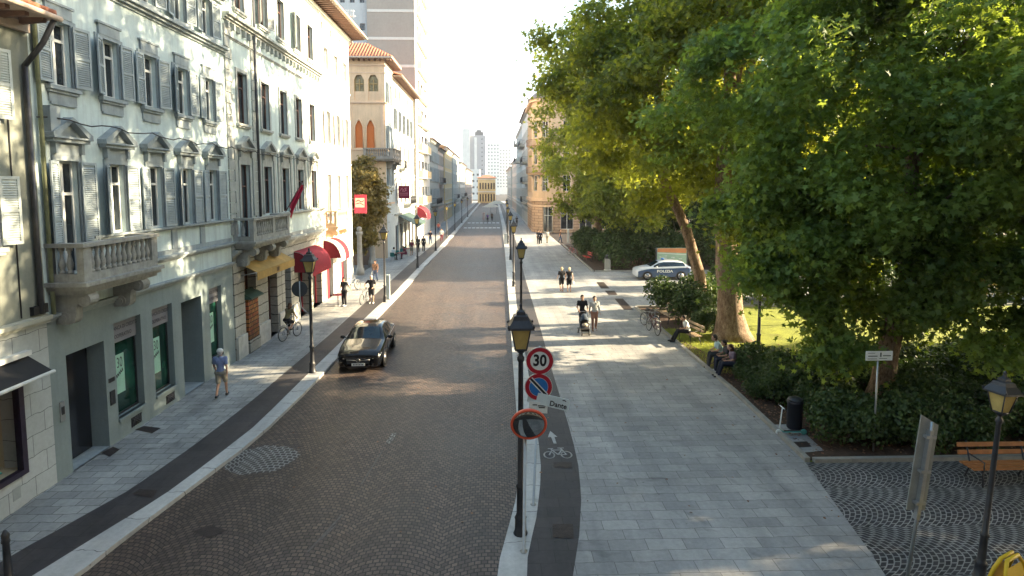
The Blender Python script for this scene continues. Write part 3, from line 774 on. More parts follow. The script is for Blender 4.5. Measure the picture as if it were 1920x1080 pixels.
for i, (u, hh) in enumerate(((13.78, 4.2), (14.05, 10.95))):
    dp = MB(smooth=True); n = 0.09; dp.tube([PL(u, 0.05 if i == 0 else 4.3, n), PL(u, hh - 0.9 if i else 4.05, n)] + ([PL(u - 0.0, hh - 0.9, n), PL(u + 0.12, hh - 0.35, 0.45), PL(u + 0.12, hh + 0.2, 0.75)] if i else []), 0.06, 8)
    if i: part('downpipe', dp, b0, m_pipe, world=True)
ew = MB(); 
for u in (13.55,): ew.tube([PL(u, 4.3, 0.02), PL(u, 7.0, 0.025), PL(u + 0.03, 10.0, 0.02)], 0.014, 5)
pbox(ew, PL, 13.82, 13.98, 4.3, 4.5, 0.0, 0.1); pbox(ew, PL, 14.1, 14.26, 4.3, 4.52, 0.0, 0.1)
part('cables', ew, b0, m_wire, world=True)

# ================================================================ B1: bank house
Y1a, Y1b = 14.30, 24.40
b1 = root('house', 'tall pale plaster house with a bank on the ground floor', 'house', (XW, 19, 0))
cols = [15.30 + 1.92 * k for k in range(5)]
ow = 0.78
hA = [(c - ow / 2, c + ow / 2, 5.98 if i else 5.05, 7.95) for i, c in enumerate(cols)]
hB = [(c - ow / 2, c + ow / 2, 9.80, 11.38) for c in cols]
hC = [(c - ow / 2, c + ow / 2, 12.98, 14.35) for c in cols]
wb = MB(); wall(wb, PL, Y1a, Y1b, 4.20, 14.9, hA + hB + hC, 0.30, m_w1)
part('upper_wall', wb, b1, world=True)
KA = kit(ow, 1.95, shutters=(0.12, 0.16), sw=0.13, pediment=0.32, sill=False, curtain=False, shw=0.50)
KA0 = kit(ow, 2.90, shutters=(0.30, 0.10), sw=0.13, pediment=0.32, sill=False, shw=0.50, transom=True)
KA2 = kit(ow, 1.95, shutters=(0.5, 0.10), sw=0.13, pediment=0.32, sill=False, shw=0.50, curtain=True)
KB = kit(ow, 1.58, shutters=(0.10, 0.22), sw=0.10, ears=True, apron=True, shw=0.48)
KB2 = kit(ow, 1.58, curtain=True, shutters=(0.35, 0.12), sw=0.10, ears=True, apron=True, shw=0.48)
KC = kit(ow, 1.37, shutters=(0.15, 0.2), sw=0.10, sill=True, shw=0.48)
for i, c in enumerate(cols):
    put_window(KA0 if i == 0 else (KA, KA2)[i % 2], b1, (XW, c, hA[i][2]))
    put_window((KB, KB2)[i % 2], b1, (XW, c, 9.80)); put_window(KC, b1, (XW, c, 12.98))
cn = MB()
cornice(cn, PL, Y1a, Y1b, 4.02, [(0.05, 0.06), (0.10, 0.06), (0.16, 0.07)], m_trim1)
cornice(cn, PL, 17.6, Y1b, 4.84, [(0.06, 0.06), (0.14, 0.07), (0.22, 0.08), (0.05, 0.16)], m_trim1)
cornice(cn, PL, 16.0, Y1b, 5.86, [(0.08, 0.06), (0.16, 0.06)], m_trim1)
cornice(cn, PL, Y1a, Y1b, 12.55, [(0.06, 0.08), (0.16, 0.09), (0.26, 0.08)], m_trim1)
cornice(cn, PL, Y1a, Y1b, 14.5, [(0.10, 0.15), (0.22, 0.12)], m_trim1)
cn.marks.append(len(cn.f))
for c in cols[1:]:
    for du in (-0.95, ): cn.marks.append(len(cn.f)); pbox(cn, PL, c + du - 0.16, c + du + 0.16, 5.215, 5.858, -0.02, 0.05, m_trim1)
part('cornice', cn, b1, world=True)
eave(b1, Y1a + 0.05, Y1b, 14.85, out=0.7)
body(b1, XW - 9, XW, Y1a + 0.004, Y1b, 14.88, m_w1, skip=('E',))
# ground floor
gl = [(16.75, 18.02, 0.62, 3.42), (18.62, 19.78, 0.62, 3.42), (22.35, 23.35, 0.62, 3.42)]
dr = [(14.85, 16.30, 0.0, 3.05), (20.35, 21.75, 0.0, 3.30)]
wb = MB(); wall(wb, FL(XW), Y1a, Y1b, 0.0, 4.02, gl, 0.26, m_base1); 
wb = MB(); wall(wb, FL(XW), Y1a, Y1b, 0.0, 4.02, gl + dr, 0.26, m_base1)
part('ground_floor_wall', wb, b1, world=True)
for i, (a, b, c, d) in enumerate(gl):
    fr = MB()
    for q_ in ((a, a + 0.05, c, d), (b - 0.05, b, c, d), (a + 0.05, b - 0.05, c, c + 0.06), (a + 0.05, b - 0.05, d - 0.04, d)): pbox(fr, PL, *q_, -0.26, -0.19, m_blackm)
    pbox(fr, PL, a - 0.02, b + 0.02, c - 0.09, c, -0.1, 0.06, m_base1)
    fo = part('shop_window', fr, b1, world=True)
    pn = MB(); pn.poly([PL(a + .03, c + .03, -0.23), PL(b - .03, c + .03, -0.23), PL(b - .03, d - .6, -0.23), PL(a + .03, d - .6, -0.23)]); part('pane', pn, fo, m_glassg, world=True)
    sg = MB(); pbox(sg, PL, a + 0.05, b - 0.05, d - 0.62, d - 0.04, -0.2, -0.12); so = part('sign_board', sg, fo, M('grey_sign_board', (0.20, 0.20, 0.22), 0.6, 0.1), world=True)
    sz = 0.155
    mtx = M('dark_lettering', (0.02, 0.022, 0.03), 0.5, 0.05)
    add = text_mb('BANCA DI CREDITO', sz, mtx, lambda x, y, a=a, d=d: PL(a + 0.09 + x, d - 0.21 + y, -0.117), 'LEFT', 0.003, 0.84)
    add_mb(add, text_mb('COOPERATIVO', sz, mtx, lambda x, y, a=a, d=d: PL(a + 0.09 + x, d - 0.45 + y, -0.117), 'LEFT', 0.003, 0.84))
    part('sign_lettering', add, fo, world=True)
    ps = MB(); u0_ = a + 0.14; pbox(ps, PL, u0_, u0_ + 0.56, c + 0.62, c + 1.78, -0.215, -0.205)
    part('poster', ps, fo, M('pale_green_poster', (0.36, 0.62, 0.50), 0.6, 0.15, 2.0), world=True)
    tx = text_mb('130', 0.44, mtx, lambda x, y: PL(u0_ + 0.28 + x, c + 1.52 + y, -0.202), 'CENTER', 0.0, 0.62)
    T = lambda x, y: PL(u0_ + x, c + y, -0.202)
    decal_line(tx, [(0.08 + 0.025 * k, 1.12 + 0.06 * math.sin(k * 2.2) + 0.01 * k) for k in range(17)], 0.028, T)
    part('poster_lettering', tx, fo, world=True)
    gr = MB(); ga, gb = a + 0.55, a + 1.05
    pbox(gr, PL, ga, gb, 0.14, 0.42, 0.002, 0.012, m_dk)
    for k in range(6): gr.tube([PL(ga + (gb - ga) * k / 5, 0.14, 0.02), PL(ga + (gb - ga) * ((k + 2) % 6) / 5, 0.42, 0.02)], 0.010, 4, m_pipe)
    part('cellar_grille', gr, b1, world=True)
for i, (a, b, c, d) in enumerate(dr):
    dm = MB(); Dp = 0.50 if i == 0 else 1.0
    # deep recess: sides, floor, ceiling, dark leaf at the back
    q1 = lambda u, z, n: PL(u, z, n)
    dm.poly([q1(a, c, -0.26), q1(a, d, -0.26), q1(a, d, -Dp), q1(a, c, -Dp)], m_base1); dm.poly([q1(b, c, -0.26), q1(b, d, -0.26), q1(b, d, -Dp), q1(b, c, -Dp)], m_base1)
    dm.poly([q1(a, d, -0.26), q1(b, d, -0.26), q1(b, d, -Dp), q1(a, d, -Dp)], m_base1)
    dm.poly([q1(a, 0.03, 0.0), q1(b, 0.03, 0.0), q1(b, 0.03, -Dp), q1(a, 0.03, -Dp)], m_trim1)
    dm.poly([q1(a, c, -Dp), q1(b, c, -Dp), q1(b, d, -Dp), q1(a, d, -Dp)], m_dk if i == 0 else m_base1)
    do = part('doorway', dm, b1, world=True)
    lf = MB(); pbox(lf, PL, a + 0.06, b - 0.06, 0.05, d - 0.06, -Dp + 0.01, -Dp + 0.06); part('door_leaf', lf, do, M_glass('dark_door_glass', (0.012, 0.014, 0.02), 0.15), world=True)
ex = MB()      # cash machine and intercom on the pier wall between door and window
pbox(ex, PL, 16.42, 16.62, 1.15, 1.55, 0.0, 0.03, m_blackm); pbox(ex, PL, 16.40, 16.66, 1.8, 1.92, 0, 0.012, m_blackm); pbox(ex, PL, 14.52, 14.68, 1.45, 1.95, 0.0, 0.03, m_metal); pbox(ex, PL, 14.55, 14.65, 1.62, 1.82, 0.03, 0.04, m_blackm)
part('intercom_panels', ex, b1, world=True)
# balcony with scroll brackets
balcony(b1, PL, 14.42, 17.55, 0.88, 4.98, 5.93, m_stone, piers=(), brackets=(14.75, 16.95), scroll=True)
# downpipes at the joint
dp = MB(smooth=True); dp.tube([PL(14.42, 4.2, 0.10), PL(14.42, 14.4, 0.10), PL(14.5, 14.8, 0.4), PL(14.5, 15.0, 0.7)], 0.05, 8); part('downpipe', dp, b1, m_pipel, world=True)
jb = MB(); pbox(jb, PL, 14.62, 14.95, 8.55, 9.25, 0.0, 0.18); part('junction_box', jb, b1, m_trim1, world=True)
# cable strung along the facades
cb = MB(smooth=True); pts = []
for k in range(60):
    u = 14.3 + 23.2 * k / 59; pts.append(PL(u, 8.93 + 0.05 * math.sin(k * 1.3) - 0.004 * k + 0.03 * math.sin(k * 3.1), 0.30 if 14.8 < u else 0.1))
cb.tube(pts, 0.018, 5); cbo = part('cable', cb, None, m_wire); tag(cbo, 'thin cable strung along the pale facades at pediment height', 'cable')

# ================================================================ B2: rusticated house with the flag balcony
Y2a, Y2b = 24.40, 37.50
b2 = root('house', 'pale blue house with quoins, dark brown windows and a flag balcony', 'house', (XW, 31, 0))
c2 = [26.0, 28.55, 30.95, 33.35, 35.75]; w2 = 0.95
hA = [(c - w2 / 2, c + w2 / 2, 5.02 if i == 0 else 6.02, 8.25) for i, c in enumerate(c2)]
hB = [(c - w2 / 2, c + w2 / 2, 10.0, 12.15) for c in c2]
hC = [(c - w2 / 2, c + w2 / 2, 14.75, 16.7) for c in c2]
wb = MB(); wall(wb, PL, Y2a, Y2b, 4.35, 18.35, hA + hB + hC, 0.30, m_w2); part('upper_wall', wb, b2, world=True)
K2A0 = kit(w2, 3.23, frame=m_brown, surround=m_trim2, sw=0.17, pediment=0.42, sill=False)
K2A = kit(w2, 2.23, frame=m_brown, surround=m_trim2, sw=0.15, pediment=0.42, sill=False)
K2B = kit(w2, 2.15, curtain=True, frame=m_brown, surround=m_trim2, sw=0.14, ears=False, sill=True)
K2C = kit(w2, 1.95, frame=m_brown, surround=m_trim2, sw=0.12, sill=True)
K2Cs = kit(w2, 1.95, frame=m_brown, surround=m_trim2, sw=0.12, sill=True, shutters=(0.5, 0.3), shw=0.48, shmat=m_curt)
for i, c in enumerate(c2):
    put_window(K2A0 if i == 0 else K2A, b2, (XW, c, hA[i][2])); put_window(K2B, b2, (XW, c, 10.0)); put_window(K2C if i % 2 == 0 else K2Cs, b2, (XW, c, 14.75))
qn = MB()
for u0, u1 in ((24.42, 25.05), (27.0, 27.5)):
    qn.marks.append(len(qn.f))
    z = 5.3; k = 0
    while z < 13.4:
        e = 0.0 if k % 2 else 0.16
        pbox(qn, PL, u0, u1 - 0.16 + e, z, z + 0.42, -0.02, 0.05); z += 0.45; k += 1
for c in c2:                                         # pilasters beside the first-floor windows
    for s in (-1, 1): qn.marks.append(len(qn.f)); pbox(qn, PL, c + s * 0.92 - 0.13, c + s * 0.92 + 0.13, 6.0, 9.0, -0.02, 0.06)
part('quoins', qn, b2, m_trim2, world=True)
cn = MB()
cornice(cn, PL, Y2a, Y2b, 14.0, [(0.08, 0.08), (0.18, 0.10), (0.30, 0.10)], m_trim2); cornice(cn, PL, Y2a, Y2b, 13.35, [(0.04, 0.05), (0.08, 0.05)], m_trim2)
cornice(cn, PL, 28.8, Y2b, 5.82, [(0.08, 0.08), (0.20, 0.09)], m_trim2); cornice(cn, PL, Y2a, Y2b, 4.35, [(0.06, 0.10), (0.16, 0.10), (0.28, 0.12), (0.05, 0.2)], m_trim2)
cornice(cn, PL, Y2a, Y2b, 18.0, [(0.08, 0.1), (0.2, 0.15)], m_w3)
for k in range(24): cn.marks.append(len(cn.f)); pbox(cn, PL, 24.6 + k * 0.54, 24.75 + k * 0.54, 13.72, 13.97, -0.02, 0.16, m_trim2)
part('cornice', cn, b2, world=True)
eave(b2, Y2a, Y2b, 18.3, out=1.15, sp=0.4, rise=2.2)
body(b2, XW - 10, XW, Y2a + 0.004, Y2b, 18.33, m_w2, skip=('E',))
op = [(25.55, 26.75, 0.0, 3.75), (28.15, 29.35, 0.0, 3.75), (30.45, 31.35, 0.0, 3.6), (32.5, 34.3, 0.0, 3.2), (35.1, 36.9, 0.0, 3.2)]
wb = MB(); wall(wb, PL, Y2a + 0.12, Y2b, 0.0, 4.35, op, 0.45, m_rust); wb.poly([PL(Y2a + 0.12, 0, 0), PL(Y2a + 0.12, 0, -0.3), PL(Y2a + 0.12, 4.35, -0.3), PL(Y2a + 0.12, 4.35, 0)], m_rust)
part('ground_floor_wall', wb, b2, world=True)
pl_ = MB()
for a, b in ((Y2a + 0.14, 25.5), (26.8, 28.1), (29.4, 30.4), (31.4, 32.45)): pl_.marks.append(len(pl_.f)); pbox(pl_, PL, a, b, 0.0, 0.95, -0.02, 0.09)
part('plinth', pl_, b2, M('pale_stone_plinth', (0.48, 0.48, 0.45), 0.8, 0.2, 3.0, bump=0.2), world=True)
m_goods = M_brick('shelves_of_goods', (0.32, 0.07, 0.03), (0.42, 0.22, 0.06), (0.03, 0.015, 0.01), 0.16, 0.19, 0.02, wall='x', rough=0.6, dirt=0.7, bump=0.2)
for i, (a, b, c, d) in enumerate(op):
    dm = MB(); m_ = m_goods if i in (0, 1) else m_dk
    dm.poly([PL(a, c, -0.45), PL(b, c, -0.45), PL(b, d, -0.45), PL(a, d, -0.45)], m_)
    fo = part('shop_door', dm, b2, world=True)
    fr = MB()
    for q_ in ((a, a + .07, c, d), (b - .07, b, c, d), (a + .07, b - .07, d - .08, d)): pbox(fr, PL, *q_, -0.44, -0.36)
    part('frame', fr, fo, m_brown if i < 3 else m_red, world=True)
vt = MB(); pbox(vt, PL, 25.62, 26.7, 0.55, 2.35, -0.2, 0.10, m_goods); pbox(vt, PL, 25.58, 26.74, 0.0, 0.55, -0.2, 0.14, m_rust)
vo = part('display_case', vt, b2, world=True)
vr = MB(); vr.hexa([PL(25.5, 2.40, 0.3), PL(26.85, 2.40, 0.3), PL(26.85, 2.40, -0.2), PL(25.5, 2.40, -0.2), PL(25.5, 2.46, 0.3), PL(26.85, 2.46, 0.3), PL(26.85, 2.75, -0.2), PL(25.5, 2.75, -0.2)]); part('case_roof', vr, vo, M('dark_green_metal', (0.03, 0.07, 0.05), 0.5), world=True)
# yellow awning with lettering on the valance
aw = MB(); a, b = 25.2, 29.9
aw.hexa([PL(a, 3.98, 0.02), PL(b, 3.98, 0.02), PL(b, 3.62, 0.7), PL(a, 3.62, 0.7), PL(a, 4.0, 0.02), PL(b, 4.0, 0.02), PL(b, 3.65, 0.7), PL(a, 3.65, 0.7)])
pbox(aw, PL, a, b, 3.30, 3.64, 0.702, 0.712)
ao = part('awning', aw, b2, m_yel, world=True)
letters('1881', 0.28, M('dark_brown_lettering', (0.06, 0.03, 0.02), 0.6), PL, 27.6, 3.46, 0.718, ao, 'valance_lettering', sx=0.85, bold=0.008)
fm = MB(); 
for u in (a, b): fm.tube([PL(u, 3.5, 0.0), PL(u, 3.64, 0.7)], 0.02, 5)
part('arm', fm, ao, m_metal, world=True)
balcony(b2, PL, 24.62, 28.9, 0.85, 5.02, 6.0, m_stone, piers=(26.9,), brackets=(25.0, 26.9, 28.6), scroll=True)
dp = MB(smooth=True); dp.tube([PL(28.0 - 0.65, 4.6, 0.10), PL(27.35, 18.2, 0.10)], 0.06, 8); part('downpipe', dp, b2, m_pipe, world=True)
# flag
fl = root('flag', 'drooping crimson flag on a slanting pole above the flag balcony', 'flag', PL(28.6, 6.1, 0.8))
p0 = Vector(PL(28.6, 6.1, 0.8)); p1 = Vector((0, 0.9, 1.35)) ; p1 = Vector((0.75, 0.25, 1.45))
mb = MB(); mb.tube([(0, 0, 0), tuple(p1)], 0.022, 6); mb.sphere(tuple(p1), 0.05, 8, 5); part('pole', mb, fl, m_brown)
mb = MB(); Pg = []
for i in range(9):
    t = i / 8; row = []
    for j in range(7):
        s = j / 6; base = Vector(p1) * (1 - t * 0.75)
        row.append((base.x + 0.05 * math.sin(j * 2.6 + i * .4), base.y + 0.06 * math.cos(j * 2.1) + 0.06 * s, base.z - s * (0.35 + 0.35 * t) - 0.02))
    Pg.append(row)
mb.grid(Pg); part('cloth', mb, fl, M('crimson_flag_cloth', (0.45, 0.02, 0.06), 0.8, 0.15, 3.0))

# ================================================================ B3: white house with striped awnings
Y3a, Y3b = 37.50, 45.20
b3 = root('house', 'bright white corner house above striped barrel awnings', 'house', (XW, 41, 0))
c3 = [39.0, 41.4, 43.8]; w3 = 0.95
hA = [(c - w3 / 2, c + w3 / 2, 5.6 if i else 5.02, 8.1) for i, c in enumerate(c3)]
hB = [(c - w3 / 2, c + w3 / 2, 10.1, 12.2) for c in c3]; hC = [(c - w3 / 2, c + w3 / 2, 14.8, 16.2) for c in c3]
hD = [(c - .2, c + .2, 17.2, 17.65) for c in (38.2, 40.2, 42.6, 44.4)]
wb = MB(); wall(wb, PL, Y3a, Y3b, 0.0, 18.35, hA + hB + hC + hD + [(38.0, 39.6, 0, 2.7), (41.6, 43.4, 0, 2.7)], 0.25, m_w3); part('street_wall', wb, b3, world=True)
K3 = kit(w3, 2.1, surround=m_w3, sw=0.10, frame=m_whitef, shutters=(0.05, 0.05), shw=0.46, shmat=m_w3)
K3c = kit(w3, 1.4, surround=m_w3, sw=0.08, frame=m_whitef); K3d = kit(0.4, 0.45, surround=m_w3, sw=0.04, transom=False, sill=False)
K3a = kit(w3, 2.5, surround=m_w3, sw=0.12, frame=m_whitef, sill=True); K3a0 = kit(w3, 3.08, surround=m_w3, sw=0.12, frame=m_whitef, sill=False)
for i, c in enumerate(c3):
    put_window(K3a if i else K3a0, b3, (XW, c, hA[i][2])); put_window(K3, b3, (XW, c, 10.1)); put_window(K3c, b3, (XW, c, 14.8))
for a, b, c, d in hD: put_window(K3d, b3, (XW, (a + b) / 2, c))
for a, b in ((38.0, 39.6), (41.6, 43.4)):
    mb = MB(); mb.poly([PL(a, 0, -0.25), PL(b, 0, -0.25), PL(b, 2.7, -0.25), PL(a, 2.7, -0.25)]); dd = part('shop_door', mb, b3, m_glass, world=True)
    mb = MB(); pbox(mb, PL, a, a + 0.5, 0.02, 2.6, -0.24, 0.02); part('door_leaf', mb, dd, m_red, world=True)
cn = MB(); cornice(cn, PL, Y3a, Y3b, 14.05, [(0.04, 0.05), (0.08, 0.08)]); cornice(cn, PL, Y3a, Y3b, 18.0, [(0.08, 0.1), (0.2, 0.15)]); cornice(cn, PL, Y3a, Y3b, 8.9, [(0.05, 0.08)]); part('cornice', cn, b3, m_w3, world=True)
eave(b3, Y3a, Y3b + 0.9, 18.3, out=1.15, sp=0.4, rise=2.2)
body(b3, XW - 10, XW, Y3a, Y3b, 18.33, m_w3, skip=('E',))
balcony(b3, PL, 37.9, 41.0, 0.75, 4.75, 5.75, M('sunlit_orange_stone', (0.62, 0.44, 0.30), 0.8, 0.1, 3.0), brackets=(38.3, 40.6), scroll=False)  # orange sunlight on the balustrade put into its stone colour
dp = MB(smooth=True); dp.tube([PL(37.6, 0.2, 0.08), PL(37.6, 18.2, 0.08)], 0.05, 8); part('downpipe', dp, b3, m_w3, world=True)
sg = root('shop_sign', 'crimson and white projecting sign high on the corner of the white house', 'sign', PL(44.6, 5.2, 0))
mb = MB(); pbox(mb, PL, 44.5, 44.62, 5.3, 6.7, 0.35, 1.25); part('board', mb, sg, M('crimson_sign', (0.5, 0.03, 0.07), 0.5), world=True)
mb = MB(); PC = FC(44.5); pbox(mb, PC, XW + 0.42, XW + 1.12, 5.75, 6.45, 0.003, 0.008); part('emblem_panel', mb, sg, m_cream, world=True)
mb = MB(); T = lambda x, y: PC(XW + 0.77 + x, 6.1 + y, 0.012)
decal_line(mb, [(-0.28, 0.1), (-0.1, 0.2), (0.1, 0.05), (0.3, 0.15)], 0.06, T); decal_line(mb, [(-0.3, -0.1), (0.0, -0.02), (0.28, -0.18)], 0.06, T); part('emblem', mb, sg, M('dark_red_emblem', (0.25, 0.01, 0.04), 0.6), world=True)
mb = MB(); mb.tube([PL(44.56, 6.4, 0), PL(44.56, 6.4, 0.36)], 0.03, 6); mb.tube([PL(44.56, 5.6, 0), PL(44.56, 5.6, 0.36)], 0.03, 6); part('arm', mb, sg, m_metal, world=True)
def barrel_awning(name, u0, u1, label, zt=3.95, zb=2.55, out=1.35, nstripe=5, first=0, far=False):
    r = root('awning', label, 'awning', PL((u0 + u1) / 2, zb, 0), group='barrel awnings over the shops')
    mb = MB(smooth=True); n = 10
    for k in range(nstripe):
        a = u0 + (u1 - u0) * k / nstripe; b = u0 + (u1 - u0) * (k + 1) / nstripe; m_ = (m_red, m_cream)[(k + first) % 2]
        mb.grid([[PL(u, zb + (zt - zb) * math.cos(t * math.pi / 2), out * math.sin(t * math.pi / 2)) for t in [i / n for i in range(n + 1)]] for u in (a, b)], m_)
        mb.grid([[PL(u, zb - q_, out + 0.003) for q_ in (0, 0.22)] for u in (a, b)], m_)
    part('canopy', mb, r, world=True)
    for u in (u0, u1):
        mb = MB(); mb.poly([PL(u, zb, 0.01)] + [PL(u, zb + (zt - zb) * math.cos(t * math.pi / 2), out * math.sin(t * math.pi / 2)) for t in [i / n for i in range(n + 1)]]); part('side_panel', mb, r, m_red, world=True)
    mb = MB(smooth=True)
    for u in np.linspace(u0, u1, 4): mb.tube([PL(u, zb + (zt - zb) * math.cos(t * math.pi / 2) - 0.03, (out - 0.02) * math.sin(t * math.pi / 2)) for t in [i / n for i in range(n + 1)]], 0.015, 4)
    part('ribs', mb, r, m_metal, world=True)
    return r
barrel_awning('a', 31.9, 35.5, 'large plain crimson barrel awning beside the first street lamp on the left', nstripe=1, zt=3.8, zb=2.65, out=1.0)
barrel_awning('a', 37.5, 40.7, 'smaller cream and crimson barrel awning on the white house', nstripe=3, first=1, zt=3.9, zb=2.75, out=1.1)
# ================================================================ palace with orange blinds
m_peach = M('peach_plaster', (0.74, 0.52, 0.34), 0.85, 0.10, 0.7, streak=0.15)
m_palb = M('pale_side_plaster', (0.58, 0.62, 0.61), 0.85, 0.12, 0.6, streak=0.25)
m_or = M('orange_roller_blind', (0.62, 0.17, 0.04), 0.7, 0.06, 3.0)
m_wood = M('golden_timber', (0.42, 0.28, 0.12), 0.7, 0.3, 4.0)
b4 = root('palace', 'peach corner palace with arched orange blinds and a terracotta hipped roof', 'palace', (-13, 62, 0))
YP = 60.0; PCm = FC(YP)
lo = [(-13.85, -12.85, 15.9, 18.4), (-12.45, -11.45, 15.9, 18.4)]
ar = [(-13.87, -13.03, 11.2, 13.9), (-12.72, -11.86, 11.2, 13.9)]
wb = MB(); wall(wb, PCm, -20.0, XW, 0.0, 19.9, lo + ar, 0.3, m_peach); part('corner_wall', wb, b4, world=True)
h4 = [(c - .42, c + .42, z, z + hh) for c in (61.2, 62.9) for z, hh in ((7.4, 2.2), (11.2, 2.4), (15.6, 2.4))]
wb = MB(); wall(wb, PL, YP, 64.3, 0.0, 19.9, h4, 0.3, m_palb); part('street_wall', wb, b4, world=True)
K4 = kit(0.84, 2.3, surround=m_w3, sw=0.14, frame=m_brown, shutters=(0.1, 0.2), shw=0.42, shmat=m_shut1)
for a, b, c, d in h4: put_window(K4, b4, (XW, (a + b) / 2, c))
for a, b, c, d in lo:
    mb = MB(); pbox(mb, PCm, a, b, c, c + 0.9, -0.28, -0.1, m_peach)
    for u in (a + .03, (a + b) / 2, b - .03): pbox(mb, PCm, u - .04, u + .04, c + 0.9, d - 0.4, -0.25, -0.15, m_wood)
    pbox(mb, PCm, a, b, d - 0.9, d - 0.82, -0.24, -0.16, m_wood)
    wo = part('window', mb, b4, world=True)
    mb = MB(); mb.poly([PCm(a, c, -0.29), PCm(b, c, -0.29), PCm(b, d, -0.29), PCm(a, d, -0.29)]); part('pane', mb, wo, M('amber_loggia_glass', (0.25, 0.20, 0.10), 0.3, 0.5, 3.0), world=True)
    mb = MB(); mb.poly([PCm(a, d, 0.004), PCm(a, d - 0.5, 0.004), PCm(a + .22, d - 0.1, 0.004), PCm(a + .3, d, 0.004)]); mb.poly([PCm(b, d, 0.004), PCm(b, d - 0.5, 0.004), PCm(b - .22, d - 0.1, 0.004), PCm(b - .3, d, 0.004)]); part('arch_spandrel', mb, wo, m_peach, world=True)
for a, b, c, d in ar:
    m_ = (a + b) / 2; r_ = (b - a) / 2
    mb = MB(); pts = [(a, c)] + [(b, c)] + [(m_ + r_ * math.cos(t), d - 0.75 + (0.55 + 0.35 * math.sin(t) ** 6) * math.sin(t)) for t in np.linspace(0, math.pi, 13)]
    mb.poly([PCm(u, z, -0.12) for u, z in pts]); bo = part('blind', mb, b4, m_or, world=True)
    mb = MB(); top = [(m_ + r_ * math.cos(t), d - 0.75 + (0.55 + 0.35 * math.sin(t) ** 6) * math.sin(t)) for t in np.linspace(0, math.pi, 13)]
    for s in (top[:7], top[6:]):
        cor = (b, d) if s is not top[6:] and s[0][0] > m_ else (a, d)
        mb.poly([PCm(cor[0], cor[1], 0.004)] + [PCm(u, z, 0.004) for u, z in s])
    mb.tube([PCm(u, z, 0.03) for u, z in [(b, c)] + top + [(a, c)]], 0.06, 6)
    part('ogee_arch', mb, bo, m_peach, world=True)
cn = MB()
for z, pr_ in ((15.55, [(0.06, 0.08), (0.16, 0.09)]), (10.95, [(0.08, 0.08)]), (19.2, [(0.06, 0.1), (0.14, 0.1)]), (18.55, [(0.05, 0.1)]), (5.5, [(0.1, 0.15)])):
    cornice(cn, PCm, -20, XW + 0.1, z, pr_); cornice(cn, PL, YP, 64.3, z + 0.003, pr_)
for u in (-11.1, -14.3): pbox(cn, PCm, u - 0.15, u + 0.15, 11.1, 15.5, -0.02, 0.05)
part('cornice', cn, b4, M('peach_trim', (0.70, 0.50, 0.36), 0.85, 0.1, 2.0), world=True)
def hip_roof(parent, x0, x1, y0, y1, z, rise, out=0.9, tiles=True):
    mb = MB(); xa, xb, ya, yb = x0 - out, x1 + out, y0 - out, y1 + out
    w = min(xb - xa, yb - ya) / 2
    if (xb - xa) > (yb - ya): r0, r1 = (xa + w, (ya + yb) / 2), (xb - w, (ya + yb) / 2)
    else: r0, r1 = ((xa + xb) / 2, ya + w), ((xa + xb) / 2, yb - w)
    A, B, C, D = (xa, ya, z), (xb, ya, z), (xb, yb, z), (xa, yb, z); E, F_ = (*r0, z + rise), (*r1, z + rise)
    if (xb - xa) > (yb - ya): fs = [(A, B, F_, E), (B, C, F_), (C, D, E, F_), (D, A, E)]
    else: fs = [(A, B, E), (B, C, F_, E), (C, D, F_), (D, A, E, F_)]
    for f in fs: mb.poly([(p[0], p[1], p[2] + 0.15) for p in f], m_tile)
    mb.box(xa, xb, ya, yb, z, z + 0.148, m_eavel)
    if tiles:
        for f in fs:
            a, b = Vector(f[0]), Vector(f[1]); L = (b - a).length; k = int(L / 0.3)
            top = [Vector(q) for q in f[2:]]
            for i in range(k):
                t = (i + 0.5) / k; p = a.lerp(b, t)
                # climb perpendicular to the eave until the hip
                nrm = Vector((-(b - a).y, (b - a).x, 0)).normalized(); dist = min(w, t * L, (1 - t) * L) if len(f) > 3 or True else w
                q = p + nrm * dist; q.z = z + rise * dist / w
                mb.tube([(p.x, p.y, p.z + 0.15), (q.x, q.y, q.z + 0.15)], 0.085, 5, m_tile)
    r = part('roof', mb, parent, world=True)
    ra = MB()
    k = int((xb - xa) / 0.5)
    for i in range(k):
        x = xa + (i + .5) * (xb - xa) / k
        ra.marks.append(len(ra.f)); ra.box(x - .07, x + .07, ya + 0.05, y0, z - 0.16, z - 0.003)
    k = int((yb - ya) / 0.5)
    for i in range(k):
        y = ya + (i + .5) * (yb - ya) / k
        if y > y0: ra.marks.append(len(ra.f)); ra.box(x1, xb - 0.05, y - .07, y + .07, z - 0.16, z - 0.003)
    part('rafter', ra, r, m_eave, world=True)
    return r
hip_roof(b4, -20.0, XW, YP, 64.3, 19.9, 1.9)
body(b4, -20, XW, YP, 64.3, 19.88, m_palb, skip=('E', 'S'))
balcony(b4, PL, 60.0, 64.0, 0.85, 10.15, 11.15, M('weathered_stone', (0.30, 0.27, 0.24), 0.85, 0.25, 3.0), piers=(62.0,), brackets=(60.4, 63.5), scroll=True)
balcony(b4, PCm, -12.9, XW + 0.8, 0.7, 10.15, 11.14, M('weathered_stone', (0.3, 0.27, 0.24)), piers=(), brackets=(-12.6,), scroll=True)
